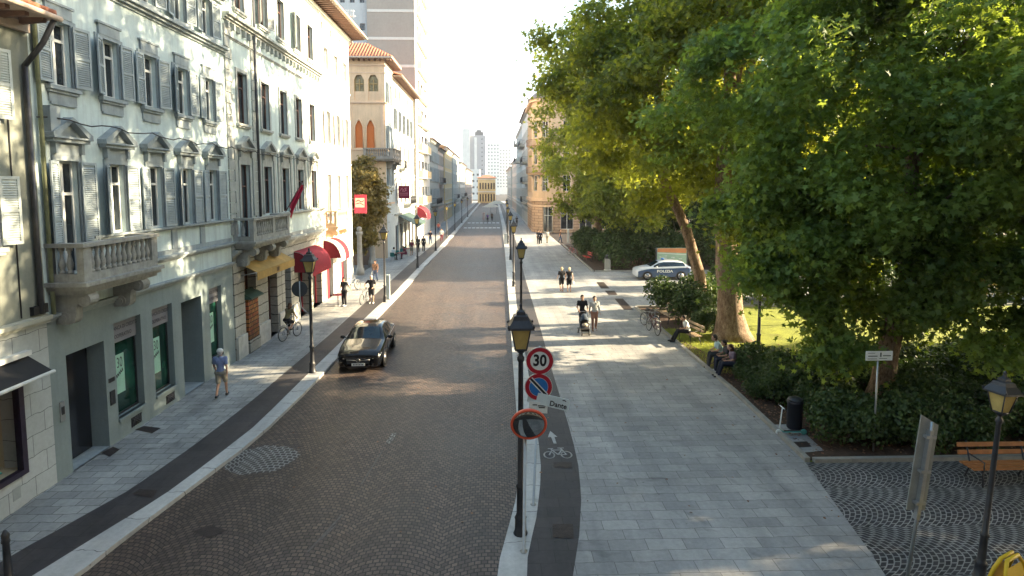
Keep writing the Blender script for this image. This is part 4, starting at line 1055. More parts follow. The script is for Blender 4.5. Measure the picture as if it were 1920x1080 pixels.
# street range of the palace
b4b = root('house', 'pale shaded house between the peach palace and the tall tower block', 'house', (XW, 72, 0))
cc = [66.0, 69.2, 72.4, 75.6, 78.8]
h4 = [(c - .5, c + .5, z, z + hh) for c in cc for z, hh in ((5.4, 2.4), (9.6, 2.4), (13.6, 2.3), (16.9, 1.3))]
og = [(c - .9, c + .9, 0.0, 3.0) for c in cc]
wb = MB(); wall(wb, PL, 64.3, 80.7, 0.0, 19.0, h4 + og, 0.3, m_palb); part('street_wall', wb, b4b, world=True)
K4a = kit(1.0, 2.4, surround=m_w3, sw=0.16, frame=m_brown, pediment=0.2); K4b = kit(1.0, 2.3, surround=m_w3, sw=0.14, frame=m_brown, shutters=(0.15, 0.1), shw=0.5); K4c = kit(1.0, 1.3, surround=m_w3, sw=0.1, frame=m_brown)
for i, c in enumerate(cc):
    put_window(K4a, b4b, (XW, c, 5.4)); put_window(K4a, b4b, (XW, c, 9.6)); put_window(K4b, b4b, (XW, c, 13.6)); put_window(K4c, b4b, (XW, c, 16.9))
    mb = MB(); mb.poly([PL(c - .9, 0, -0.3), PL(c + .9, 0, -0.3), PL(c + .9, 3, -0.3), PL(c - .9, 3, -0.3)], m_glass); dd = part('shop_door', mb, b4b, world=True)
    mb = MB()
    for u in (c - .87, c, c + .87): pbox(mb, PL, u - .04, u + .04, 0, 2.95, -0.29, -0.2)
    part('frame', mb, dd, m_brown, world=True)
cn = MB()
for z in (4.1, 8.6, 12.7): cornice(cn, PL, 64.3, 80.7, z, [(0.08, 0.1), (0.18, 0.1)])
part('cornice', cn, b4b, m_trim2, world=True)
eave(b4b, 64.4, 80.7, 18.95, out=1.0, sp=0.6); body(b4b, -20, XW, 64.31, 80.7, 18.98, m_palb, skip=('E',))
balcony(b4b, PL, 68.2, 70.2, 0.6, 9.4, 10.3, m_stone, metal=True)
balcony(b4b, PL, 71.4, 76.6, 0.8, 5.2, 6.1, m_stone, metal=True)
aw = MB(); aw.hexa([PL(67, 4.0, 0), PL(76, 4.0, 0), PL(76, 2.9, 2.0), PL(67, 2.9, 2.0), PL(67, 4.05, 0), PL(76, 4.05, 0), PL(76, 2.95, 2.0), PL(67, 2.95, 2.0)]); pbox(aw, PL, 67, 76, 2.6, 2.95, 2.0, 2.02)
ao = part('awning', aw, b4b, M('dark_green_canvas', (0.05, 0.09, 0.085), 0.7), world=True)
mb = MB()
for u in (67, 70, 73, 76): mb.tube([PL(u, 3.3, 0), PL(u, 2.9, 2.0)], 0.03, 5)
part('arm', mb, ao, m_metal, world=True)
sg = root('shop_sign', 'dark crimson square sign jutting over the green grey awning', 'sign', PL(65.5, 5.5, 0))
mb = MB(); pbox(mb, PL, 65.4, 65.6, 6.0, 7.4, 0.3, 1.5); part('board', mb, sg, M('dark_crimson_board', (0.22, 0.015, 0.05), 0.5), world=True)
mb = MB(); PC2 = FC(65.4); T = lambda x, y: PC2(XW + 0.9 + x, 6.8 + y, 0.006)
decal_line(mb, [(-0.45, 0.0), (-0.2, 0.3), (0.0, 0.15), (-0.15, 0.0), (0.1, -0.02)], 0.07, T); decal_line(mb, [(0.35, 0.35), (0.1, 0.3), (0.3, 0.12), (0.1, 0.0)], 0.07, T); decal_line(mb, [(-0.45, -0.22), (0.45, -0.22)], 0.06, T); decal_line(mb, [(-0.45, -0.42), (0.45, -0.42)], 0.06, T)
part('emblem', mb, sg, M('pink_emblem', (0.65, 0.25, 0.3), 0.6), world=True)
mb = MB(); mb.tube([PL(65.5, 7.0, 0), PL(65.5, 7.0, 0.32)], 0.03, 6); part('arm', mb, sg, m_metal, world=True)

# ================================================================ tower block
m_tw = M('taupe_render', (0.345, 0.315, 0.275), 0.9, 0.05, 0.3, streak=0.06)
m_twl = M('pale_grey_render', (0.50, 0.53, 0.53), 0.9, 0.06, 0.4, streak=0.08)
m_band = M('off_white_band', (0.62, 0.61, 0.56), 0.85, 0.05)
m_twy = M('sunlit_yellow_parapet', (0.80, 0.62, 0.36), 0.8, 0.06)  # yellow of the sun on the parapets put into their paint
tb = root('tower_block', 'tall taupe tower block with pale floor bands and stacked street balconies', 'tower block', (-13, 88, 0))
YT = 80.8; PT = FC(YT)
wb = MB(); wb.poly([PT(-16.76, 0), PT(-10.44, 0), PT(-10.44, 52), PT(-16.76, 52)], m_tw); part('camera_wall', wb, tb, world=True)
hs = [(-20.4 + 1.3 * k, -19.75 + 1.3 * k, z, z + 0.9) for k in (0, 1, 2) for z in [24.6 + 3.6 * j for j in range(6)]]
wb = MB(); wall(wb, FC(YT + 0.6), -24, -16.76, 0, 52, hs, 0.2, m_twl); part('pale_wall', wb, tb, world=True)
Kt = kit(0.65, 0.9, surround=m_twl, sw=0.05, frame=m_pipe, transom=False, sill=False)
for a, b, c, d in hs: put_window(Kt, tb, ((a + b) / 2, YT + 0.6, c), R(-90))
cn = MB()
for k in range(8): cn.marks.append(len(cn.f)); pbox(cn, PT, -16.70, -10.5, 23.25 + 3.6 * k - 3.6, 23.6 + 3.6 * k - 3.6, -0.02, 0.05)
part('floor_band', cn, tb, m_band, world=True)
XT = -10.44
PT2 = FL(XT)
fl_z = [4.9 + 3.72 * k for k in range(13)]
hw = []
for z in fl_z: hw += [(83.2, 85.0, z + 0.05, z + 2.4), (86.6, 89.4, z + 0.05, z + 2.4), (91.0, 93.6, z + 0.05, z + 2.4), (95.0, 96.4, z + 0.8, z + 2.4)]
wb = MB(); wall(wb, PT2, YT, 97.4, 0, 52, hw, 0.35, m_w3); part('street_wall', wb, tb, world=True)
body(tb, -24, XT, YT + 0.62, 97.4, 52, m_twl, skip=('E', 'S'))
KT1 = kit(1.8, 2.35, surround=m_w3, sw=0, frame=m_brown, sill=False, depth=0.3); KT2 = kit(2.8, 2.35, surround=m_w3, sw=0, frame=m_brown, sill=False, depth=0.3); KT3 = kit(2.6, 2.35, surround=m_w3, sw=0, frame=m_brown, sill=False, depth=0.3)
for z in fl_z:
    put_window(KT1, tb, (XT, 84.1, z + .05)); put_window(KT2, tb, (XT, 88.0, z + .05)); put_window(KT3, tb, (XT, 92.3, z + .05))
    fl = MB(); pbox(fl, PT2, 82.6, 94.0, z - 0.16, z, -0.02, 0.65); bo = part('balcony', fl, tb, m_w3, world=True)
    pp = MB(); pbox(pp, PT2, 82.6, 94.0, z + 0.003, z + 1.0, 0.57, 0.65); pbox(pp, PT2, 82.6, 82.7, z + 0.003, z + 1.0, 0, 0.57); pbox(pp, PT2, 93.9, 94.0, z + 0.003, z + 1.0, 0, 0.57); part('parapet', pp, bo, m_twy, world=True)
    hr = MB(); hr.tube([PT2(82.6, z + 1.12, 0.6), PT2(94, z + 1.12, 0.6)], 0.03, 5); part('handrail', hr, bo, m_metal, world=True)
an = root('aerial', 'thin pale television mast in front of the taupe tower block', 'aerial', (-15.1, 63, 21.5))
mb = MB(); mb.tube([(0, 0, 0), (0, 0, 4.0)], 0.04, 6); part('pole', mb, an, m_whitef)
mb = MB(); mb.tube([(-0.2, 0, 3.4), (0.9, 0, 3.4)], 0.03, 4); mb.tube([(-0.2, 0, 3.9), (0.8, 0, 3.9)], 0.03, 4)
for k in range(6): mb.tube([(-.15 + k * .18, -0.3, 3.4), (-.15 + k * .18, 0.3, 3.4)], 0.02, 4); mb.tube([(-.15 + k * .16, 0, 3.4 - .2), (-.15 + k * .16, 0, 4.05)], 0.02, 4)
part('antenna', mb, an, m_whitef)

# ================================================================ simple street houses further off
def street_house(name, label, Pside, side, X, y0, y1, h, mat, nw, rows, trim, depth=9, roof=True, shop=True, shut=None, balc=(), k_w=1.0, cat='house', roofmat=None, fr=None):
    """side -1: left row (faces +X), +1: right row"""
    r = root(name, label, cat, (X, (y0 + y1) / 2, 0))
    hs = []; cs = [y0 + (y1 - y0) * (i + .5) / nw for i in range(nw)]
    for z, hh in rows: hs += [(c - k_w / 2, c + k_w / 2, z, z + hh) for c in cs]
    sh = [(c - (y1 - y0) / nw * 0.34, c + (y1 - y0) / nw * 0.34, 0.3, 3.0) for c in cs] if shop else []
    mb = MB(); wall(mb, Pside, y0, y1, 0, h, hs + sh, 0.3, mat); part('street_wall', mb, r, world=True)
    rz = 0 if side < 0 else math.pi
    ks = {}
    for z, hh in rows:
        if hh not in ks: ks[hh] = kit(k_w, hh, surround=trim, sw=0.14, frame=fr or m_brown, shutters=shut, shw=k_w * 0.5, shmat=m_shut1)
        for c in cs: put_window(ks[hh], r, (X, c, z), rz)
    for a, b, c, d in sh:
        mb = MB(); mb.poly([Pside(a, c, -0.3), Pside(b, c, -0.3), Pside(b, d, -0.3), Pside(a, d, -0.3)]); dd = part('shop_window', mb, r, m_glass, world=True)
        mb = MB(); pbox(mb, Pside, a, a + .12, c, d, -.28, -.1); pbox(mb, Pside, b - .12, b, c, d, -.28, -.1); pbox(mb, Pside, a, b, d - .5, d - .01, -.1, 0.05); part('frame', mb, dd, trim, world=True)
    cn = MB()
    cornice(cn, Pside, y0, y1, 3.5, [(0.08, 0.12), (0.2, 0.1)]); cornice(cn, Pside, y0, y1, h - 0.6, [(0.08, 0.15), (0.25, 0.2), (0.4, 0.2)])
    part('cornice', cn, r, trim, world=True)
    s = -1 if side < 0 else 1
    xb = X + s * depth
    body(r, min(X, xb), max(X, xb), y0, y1, h - 0.01, mat, skip=('E',) if side < 0 else ('W',))
    if roof:
        mb = MB(); e = X - s * 0.7
        mid = X + s * depth / 2
        mb.poly([(e, y0 - .3, h), (e, y1 + .3, h), (mid, y1 + .3, h + 2.0), (mid, y0 - .3, h + 2.0)], roofmat or m_tile); mb.poly([(xb + s * .5, y0 - .3, h), (xb + s * .5, y1 + .3, h), (mid, y1 + .3, h + 2.0), (mid, y0 - .3, h + 2.0)], roofmat or m_tile)
        mb.poly([(e, y0 - .28, h), (xb, y0 - .28, h), (mid, y0 - .28, h + 1.98)], mat); mb.box(min(X, e), max(X, e), y0 - .3, y1 + .3, h - .08, h - 0.003, m_eave)
        part('roof', mb, r, world=True)
    for (a, b, z, n1) in balc: balcony(r, Pside, a, b, n1, z, z + 1.0, trim, metal=True)
    return r
m_fy = M('far_yellow_plaster', (0.62, 0.50, 0.28), 0.85, 0.08, 0.4, streak=0.1)
m_fg = M('far_grey_green_plaster', (0.42, 0.46, 0.45), 0.85, 0.1, 0.4, streak=0.2)
m_fp = M('far_pink_cream_plaster', (0.60, 0.50, 0.44), 0.85, 0.1, 0.4, streak=0.15)
m_fw = M('far_white_plaster', (0.66, 0.66, 0.63), 0.85, 0.08, 0.4, streak=0.15)
rowsA = [(4.6, 2.3), (8.2, 2.3), (11.6, 1.7)]
street_house('house', 'grey green house with a long iron balcony just past the tower block', FL(-10.4), -1, -10.4, 97.6, 112, 15.2, m_fg, 6, rowsA, m_trim2, balc=((99, 110, 4.3, 0.9),), shut=(0.2, 0.2))
street_house('house', 'narrow pinkish house left of the yellow fronted house', FL(-10.4), -1, -10.4, 112.1, 124, 14.6, m_fp, 5, rowsA, m_trim2, balc=((114, 120, 8.0, 0.8),))
street_house('house', 'yellow fronted house on the left row far down the street', FL(-10.2), -1, -10.2, 124.1, 146, 15.6, m_fy, 7, rowsA, m_fw)
street_house('house', 'pale grey house beyond the yellow fronted one with overhanging eaves', FL(-10.0), -1, -10.0, 146.1, 172, 15.4, m_fg, 8, rowsA, m_fw, balc=((150, 160, 4.3, 0.9),))
street_house('house', 'whitish terraced house in the distant left row', FL(-9.7), -1, -9.7, 172.1, 205, 14.4, m_fw, 9, rowsA, m_trim2, balc=((180, 200, 4.3, 0.9),))
street_house('house', 'pinkish last house of the left row before the yellow end block', FL(-9.4), -1, -9.4, 205.1, 262, 13.6, m_fp, 12, rowsA[:2] + [(11.2, 1.4)], m_trim2)
# end of the street
eb = root('house', 'small yellow block closing the far end of the street', 'house', (-2.5, 268, 0))
PE = FC(266.0); hh = [(-6.2 + 1.25 * k, -5.6 + 1.25 * k, z, z + h_) for k in range(6) for z, h_ in ((0.6, 3.4), (6.2, 2.8))]
mb = MB(); wall(mb, PE, -7.0, 1.0, 0, 11.2, hh, 0.3, m_fy); part('front_wall', mb, eb, world=True)
Ke1 = kit(0.6, 3.4, surround=m_fy, sw=0.1, frame=m_brown); Ke2 = kit(0.6, 2.8, surround=m_fy, sw=0.1, frame=m_brown)
for a, b, c, d in hh: put_window(Ke1 if c < 1 else Ke2, eb, ((a + b) / 2, 266.0, c), R(-90))
cn = MB(); cornice(cn, PE, -7.0, 1.0, 4.8, [(0.2, 0.4)]); cornice(cn, PE, -7.0, 1.0, 10.5, [(0.3, 0.3)]); part('cornice', cn, eb, m_fw, world=True)
hip_roof(eb, -7, 1, 266, 274, 11.2, 1.6, 0.6, tiles=False); body(eb, -7, 1, 266, 274, 11.18, m_fy, skip=('S',))
def block(label, x0, x1, y0, d, h, mat, nw, nf, z0=3.0, ww=1.2, wh=1.3, top=None, name='tower_block', frame=None, band=None, side=None):
    r = root(name, label, 'tower block', ((x0 + x1) / 2, y0 + d / 2, 0)); P_ = FC(y0)
    hs = [(x0 + (x1 - x0) * (i + .5) / nw - ww / 2, x0 + (x1 - x0) * (i + .5) / nw + ww / 2, z0 + (h - z0 - 1) * j / nf + .8, z0 + (h - z0 - 1) * j / nf + .8 + wh) for i in range(nw) for j in range(nf)]
    mb = MB(); wall(mb, P_, x0, x1, 0, h, hs, 0.3, mat); part('front_wall', mb, r, world=True); body(r, x0, x1, y0, y0 + d, h, side or mat, skip=('S',))
    K = kit(ww, wh, surround=mat, sw=0, sill=False, frame=frame or m_whitef, transom=False)
    for a, b, c, e in hs: put_window(K, r, ((a + b) / 2, y0, c), R(-90))
    if top:
        mb = MB(); a, b, t = top; mb.box(a, b, y0 + 1, y0 + d - 1, h, h + t); mb.box(a + 1, b - 1.5, y0 + 1.5, y0 + d - 2, h + t, h + t + 1.4); part('roof_plant', mb, r, m_pipe, world=True)
    return r
m_fargrey = M('far_grey_concrete', (0.36, 0.36, 0.38), 0.9, 0.05, 0.2)
gt = block('grey windowed high rise standing alone beyond the street end', -19.8, -5.5, 420, 14, 43.5, m_fargrey, 3, 10, 12, 1.0, 1.2, top=(-13, -7, 2.5))
mb = MB(); mb.box(-21.5, -16.5, 418.5, 419.98, 15, 48); mb.box(-13.4, -11.6, 419.3, 419.98, 15, 42); part('stair_shaft', mb, gt, m_fw, world=True)
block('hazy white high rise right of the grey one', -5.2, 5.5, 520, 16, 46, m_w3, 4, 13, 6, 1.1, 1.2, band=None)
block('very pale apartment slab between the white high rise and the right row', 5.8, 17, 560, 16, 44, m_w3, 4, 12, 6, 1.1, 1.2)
block('broad whitish apartment block low behind the yellow end block', -22, -7.5, 330, 12, 17, m_fw, 6, 4, 2, 1.2, 1.3, name='apartment_block')

# ================================================================ right row
XR = 6.3
m_och = M('ochre_plaster', (0.58, 0.42, 0.28), 0.85, 0.10, 0.5, streak=0.15)
m_ochr = M_brick('ochre_rustication', (0.52, 0.36, 0.25), (0.46, 0.32, 0.22), (0.16, 0.10, 0.07), 1.2, 0.45, 0.03, wall='y', rough=0.85, dirt=0.25, bump=0.8)
oc = root('corner_building', 'ochre corner building with a rounded turret and curved balconies behind the trees', 'building', (12, 98, 0))
cx, cy, rr = 9.6, 95.3, 3.3
def PO(a, z, n=0.0):      # a: angle on the turret, measured from -X towards -Y
    return (cx - (rr + n) * math.cos(a), cy - (rr + n) * math.sin(a), z)
PF = FC(92.0); PS = FRt(XR)
hF = [(10.6 + 3.0 * k, 12.6 + 3.0 * k, 0.6, 4.0) for k in range(6)] + [(10.9 + 3.0 * k, 12.1 + 3.0 * k, z, z + 2.5) for k in range(6) for z in (6.6, 10.8, 15.0)]
mb = MB(); wall(mb, PF, cx, 30, 0.0, 5.4, [h for h in hF if h[2] < 5], 0.35, m_ochr); wall(mb, PF, cx, 30, 5.4, 21.0, [h for h in hF if h[2] > 5], 0.3, m_och); part('square_wall', mb, oc, world=True)
hS = [(97.2 + 2.6 * k, 98.3 + 2.6 * k, z, z + 2.5) for k in range(4) for z in (6.6, 10.8, 15.0)]
mb = MB(); wall(mb, PS, cy, 108, 0.0, 5.4, [(97 + 2.8 * k, 98.8 + 2.8 * k, 0.3, 3.6) for k in range(4)], 0.3, m_ochr); wall(mb, PS, cy, 108, 5.4, 21.0, hS, 0.3, m_och); part('street_wall', mb, oc, world=True)
Ko = kit(1.2, 2.5, surround=M('peach_surround', (0.68, 0.50, 0.36), 0.85, 0.1), sw=0.2, frame=m_whitef); Ko2 = kit(1.1, 2.5, surround=m_och, sw=0.2, frame=m_whitef)
Kos = kit(2.0, 3.4, surround=m_och, sw=0.0, frame=m_whitef, sill=False)
for a, b, c, d in hF: put_window(Kos if c < 1 else Ko, oc, ((a + b) / 2, 92.0, c), R(-90))
for a, b, c, d in hS: put_window(Ko2, oc, (XR, (a + b) / 2, c), math.pi)
for k in range(4):
    mb = MB(); a = 97 + 2.8 * k; mb.poly([PS(a, .3, -.3), PS(a + 1.8, .3, -.3), PS(a + 1.8, 3.6, -.3), PS(a, 3.6, -.3)]); part('shop_window', mb, oc, m_glass, world=True)
# turret: rings with door and window openings
def ring(mb, z0, z1, holes, mat, seg=20, n=0.0):
    for i in range(seg):
        a, b = math.pi / 2 * i / seg, math.pi / 2 * (i + 1) / seg; mid = (a + b) / 2
        zs = [z0, z1]
        for h in holes:
            if h[0] < mid < h[1]: zs += [h[2], h[3]]
        zs = sorted(zs)
        for k in range(0, len(zs) - 1):
            zc = (zs[k] + zs[k + 1]) / 2
            if any(h[0] < mid < h[1] and h[2] < zc < h[3] for h in holes): continue
            mb.poly([PO(a, zs[k], n), PO(b, zs[k], n), PO(b, zs[k + 1], n), PO(a, zs[k + 1], n)], mat)
tw = [(R(18), R(36), z, z + 2.5) for z in (6.6, 10.8, 15.0)] + [(R(54), R(72), z, z + 2.5) for z in (6.6, 10.8, 15.0)]
td = [(R(58.5), R(85.5), 0.1, 4.4)]
mb = MB(smooth=False); ring(mb, 0, 5.4, td, m_ochr); ring(mb, 5.4, 21.0, tw, m_och); part('turret_wall', mb, oc, world=True)
for h in tw + td:
    mb = MB()
    st = [h[0] + (h[1] - h[0]) * i / 4 for i in range(5)]
    mb.grid([[PO(a, z, -0.22) for a in st] for z in (h[2], h[3])], m_glass, False)
    for a in (h[0], h[1]): mb.poly([PO(a, h[2], 0), PO(a, h[3], 0), PO(a, h[3], -.22), PO(a, h[2], -.22)], m_och)
    wo = part('window' if h[3] > 5 else 'door', mb, oc, world=True)
    mb = MB()
    for a in (h[0] + .02, (h[0] + h[1]) / 2, h[1] - .02): mb.tube([PO(a, h[2], -0.16), PO(a, h[3], -0.16)], 0.05, 4)
    for z in (h[2] + .05, h[2] + (h[3] - h[2]) * .62, h[3] - .05): mb.tube([PO(a, z, -0.16) for a in st], 0.05, 4)
    part('frame', mb, wo, m_whitef, world=True)
def ringband(mb, z, n, dz, mat=None, seg=20, a0=0, a1=math.pi / 2):
    st = [a0 + (a1 - a0) * i / seg for i in range(seg + 1)]
    mb.grid([[PO(a, zz, nn) for a in st] for zz, nn in ((z, -0.02), (z, n), (z + dz, n), (z + dz, -0.02))], mat, False)
cn = MB()
for z, n, dz in ((5.0, 0.25, 0.5), (19.4, 0.12, 0.2), (20.6, 0.5, 0.4), (9.6, 0.1, 0.15), (13.9, 0.1, 0.15), (4.1, 0.12, 0.3)):
    ringband(cn, z, n, dz); pbox(cn, PF, cx, 30, z, z + dz, -0.02, n); pbox(cn, PS, cy, 108, z, z + dz, -0.02, n)
part('cornice', cn, oc, M('peach_cornice', (0.62, 0.44, 0.30), 0.85, 0.12), world=True)
for z in (9.4, 13.7):
    st = [R(2) + R(86) * i / 14 for i in range(15)]
    mb = MB(); mb.grid([[PO(a, zz, nn) for a in st] for zz, nn in ((z - .25, 0), (z - .25, .5), (z, 1.0), (z, 0))], None, False); bo = part('balcony', mb, oc, M('peach_cornice', (0.62, 0.44, 0.30)), world=True)
    mb = MB(smooth=True)
    for zz in (z + .08, z + 1.0): mb.tube([PO(a, zz, .95) for a in st], 0.03, 5)
    for i in range(46): a = R(2) + R(86) * i / 45; mb.tube([PO(a, z, .95), PO(a, z + 1.0, .95 + 0.0)], 0.014, 4)
    part('railing', mb, bo, M('rust_brown_railing', (0.20, 0.12, 0.09), 0.6), world=True)
    mb = MB()
    for a in (R(15), R(45), R(75)):
        mb.hexa([PO(a - .04, z - .9, 0), PO(a - .04, z - .25, 0), PO(a + .04, z - .25, 0), PO(a + .04, z - .9, 0), PO(a - .04, z - .5, .2), PO(a - .04, z - .25, .7), PO(a + .04, z - .25, .7), PO(a + .04, z - .5, .2)])
    part('bracket', mb, bo, m_stone, world=True)
mb = MB(smooth=True); m_slate = M('grey_slate_dome', (0.17, 0.16, 0.17), 0.7, 0.2, 3.0)
mb.lathe([(4.1, 0), (3.9, .3), (3.0, 1.1), (1.6, 1.8), (0.5, 2.3), (0.35, 3.0), (0.05, 3.6)], 28, m_slate, (cx, cy, 21.0)); 
mb.poly([(cx, 91.4, 21.0), (30, 91.4, 21.0), (30, 97, 23.6), (cx, 97, 23.6)], m_slate, False); mb.poly([(XR - .6, cy, 21.0), (XR - .6, 108, 21.0), (XR + 5, 108, 23.2), (XR + 5, cy, 23.2)], m_slate, False)
part('roof', mb, oc, world=True)
mb = MB(); mb.poly([(XR, 108, 0), (30, 108, 0), (30, 108, 21), (XR, 108, 21)]); mb.poly([(30, 92, 0), (30, 108, 0), (30, 108, 21), (30, 92, 21)]); mb.poly([(XR, cy, 20.98), (cx, cy, 20.98), (cx, 92, 20.98), (30, 92, 20.98), (30, 108, 20.98), (XR, 108, 20.98)]); part('party_walls', mb, oc, m_och, world=True)
rowsB = [(4.6, 2.3), (8.4, 2.3), (12.2, 2.2), (16.0, 2.0)]
street_house('house', 'grey balconied house beyond the ochre corner building', FRt(6.4), 1, 6.4, 108.1, 132, 21.5, m_fw, 6, rowsB, m_trim2, balc=((109, 118, 8.1, 1.0), (109, 118, 11.9, 1.0), (120, 130, 15.7, 1.0), (110, 118, 4.4, 1.0)))
street_house('house', 'pale tall house on the right row past the balconied one', FRt(6.5), 1, 6.5, 132.1, 165, 21.0, m_fg, 8, rowsB, m_fw, roof=False, balc=((134, 142, 17.0, 1.6), (134, 142, 13.0, 1.6)))
street_house('house', 'pinkish lower house near the far end of the right row', FRt(6.6), 1, 6.6, 165.1, 205, 15.0, m_fp, 9, rowsA, m_fw)
street_house('house', 'last greyish house of the right row', FRt(6.2), 1, 6.2, 205.1, 262, 14.0, m_fg, 10, rowsA, m_fw)
# the building at our back, seen in the traffic mirror
bk = root('building', 'dark building with rows of pale windows behind the viewpoint, seen in the traffic mirror', 'building', (0, -8, 0))
PB = lambda u, z, n=0.0: (u, -4.0 + n, z)
hb = [(u, u + 1.3, z, z + 1.9) for u in [-20 + 3.4 * k for k in range(16)] for z in (1.2, 5.0, 8.8, 12.6, 16.4, 20.2)]
mb = MB(); wall(mb, PB, -24, 38, 0, 25, hb, 0.2, M('dark_brown_render', (0.10, 0.09, 0.085), 0.9)); part('front_wall', mb, bk, world=True)
Kb = kit(1.3, 1.9, surround=m_fw, sw=0.15, frame=m_whitef, glass=m_curt, depth=0.15)
for a, b, c, d in hb: put_window(Kb, bk, ((a + b) / 2, -4.0, c), R(90))
# ================================================================ VEGETATION
m_leafP = M_leaf('plane_leaves', (0.024, 0.052, 0.011), (0.150, 0.205, 0.042), trans=(0.52, 0.55, 0.05), tw=0.46)
m_leafN = M_leaf('near_plane_leaves', (0.026, 0.074, 0.020), (0.175, 0.275, 0.075), trans=(0.40, 0.52, 0.06), tw=0.45)
m_leafD = M_leaf('dark_park_leaves', (0.018, 0.045, 0.012), (0.06, 0.11, 0.03), trans=(0.16, 0.26, 0.03), tw=0.3)
m_leafS = M_leaf('shrub_leaves', (0.022, 0.048, 0.015), (0.095, 0.140, 0.042), trans=(0.10, 0.18, 0.02), tw=0.2)
m_leafB = M_leaf('bronze_leaves', (0.10, 0.09, 0.025), (0.26, 0.20, 0.06), trans=(0.35, 0.25, 0.05), tw=0.35)
m_leafG = M_leaf('young_grass', (0.09, 0.14, 0.02), (0.20, 0.25, 0.04), trans=(0.4, 0.45, 0.05), tw=0.4)
m_litter = M_leaf('dry_leaf_litter', (0.08, 0.035, 0.02), (0.30, 0.16, 0.09), trans=(0.2, 0.1, 0.05), tw=0.2)
def M_bark(name, a, b, c):
    m, n, bs = new_mat(name); p = objc(n)
    mp = nd(n, 'ShaderNodeMapping'); mp.inputs['Scale'].default_value = (1, 1, 0.45); n.links.new(p, mp.inputs[0])
    v = nd(n, 'ShaderNodeTexNoise', Scale=5.0, Detail=6.0, Roughness=0.7, Distortion=0.4); n.links.new(mp.outputs[0], v.inputs['Vector'])
    col = ramp(n, v.outputs[0], 0.40, 0.60, a, b)
    w = nd(n, 'ShaderNodeTexNoise', Scale=16.0, Detail=5.0, Roughness=0.75); n.links.new(mp.outputs[0], w.inputs['Vector'])
    col = mixc(n, ramp(n, w.outputs[0], 0.5, 0.62, (0, 0, 0), (0.8, 0.8, 0.8)), col, c)
    n.links.new(col, bs.inputs['Base Color']); bs.inputs['Roughness'].default_value = 0.9
    bm = nd(n, 'ShaderNodeBump', Strength=0.9, Distance=0.04); n.links.new(w.outputs[0], bm.inputs['Height']); n.links.new(bm.outputs[0], bs.inputs['Normal'])
    return m
m_bark = M_bark('plane_bark', (0.20, 0.125, 0.075), (0.34, 0.25, 0.17), (0.09, 0.055, 0.035))
m_bark2 = M_bark('dark_bark', (0.09, 0.06, 0.045), (0.15, 0.11, 0.08), (0.04, 0.03, 0.025))
LEAF = np.array([(0, 0, 0), (-.50, .12, .05), (-.20, .34, .02), (-.62, .70, .12), (-.15, .66, .0), (0, 1.18, -.07), (.15, .66, .0), (.62, .70, .12), (.20, .34, .02), (.50, .12, .05)])
LEAF6 = np.array([(0, 0, 0), (-.34, .30, .06), (-.28, .70, .05), (0, 1.0, -.04), (.28, .70, .05), (.34, .30, .06)])
BLADE = np.array([(-.05, 0, 0), (.05, 0, 0), (.02, 1, .25), (-.02, 1, .25)])
def leaves_mesh(name, P, size, rng, mat, shape=LEAF, up=0.6, outward=None, tint=None, droop=0.3):
    N = len(P); k = len(shape)
    nrm = rng.normal(size=(N, 3)); nrm /= np.linalg.norm(nrm, axis=1)[:, None]
    nrm[:, 2] += up
    if outward is not None: nrm += outward * 0.7
    nrm /= np.linalg.norm(nrm, axis=1)[:, None]
    d = rng.normal(size=(N, 3)); d[:, 2] -= droop
    d -= (d * nrm).sum(1)[:, None] * nrm; d /= np.linalg.norm(d, axis=1)[:, None]
    s = np.cross(d, nrm)
    sz = size * rng.uniform(0.65, 1.35, N)
    V = P[:, None, :] + sz[:, None, None] * (shape[None, :, 0:1] * s[:, None, :] + (shape[None, :, 1:2] - 0.4) * d[:, None, :] + shape[None, :, 2:3] * nrm[:, None, :])
    V = V.reshape(-1, 3).astype(np.float32)
    me = bpy.data.meshes.new(name)
    me.vertices.add(N * k); me.vertices.foreach_set('co', V.ravel())
    me.loops.add(N * k); me.loops.foreach_set('vertex_index', np.arange(N * k, dtype=np.int32))
    me.polygons.add(N); me.polygons.foreach_set('loop_start', np.arange(0, N * k, k, dtype=np.int32)); me.polygons.foreach_set('loop_total', np.full(N, k, dtype=np.int32))
    me.update(calc_edges=True)
    t = rng.uniform(0, 1, N) if tint is None else np.clip(tint + rng.normal(0, 0.22, N), 0, 1)
    at = me.attributes.new('tint', 'FLOAT', 'FACE'); at.data.foreach_set('value', t.astype(np.float32))
    me.materials.append(mat)
    return me
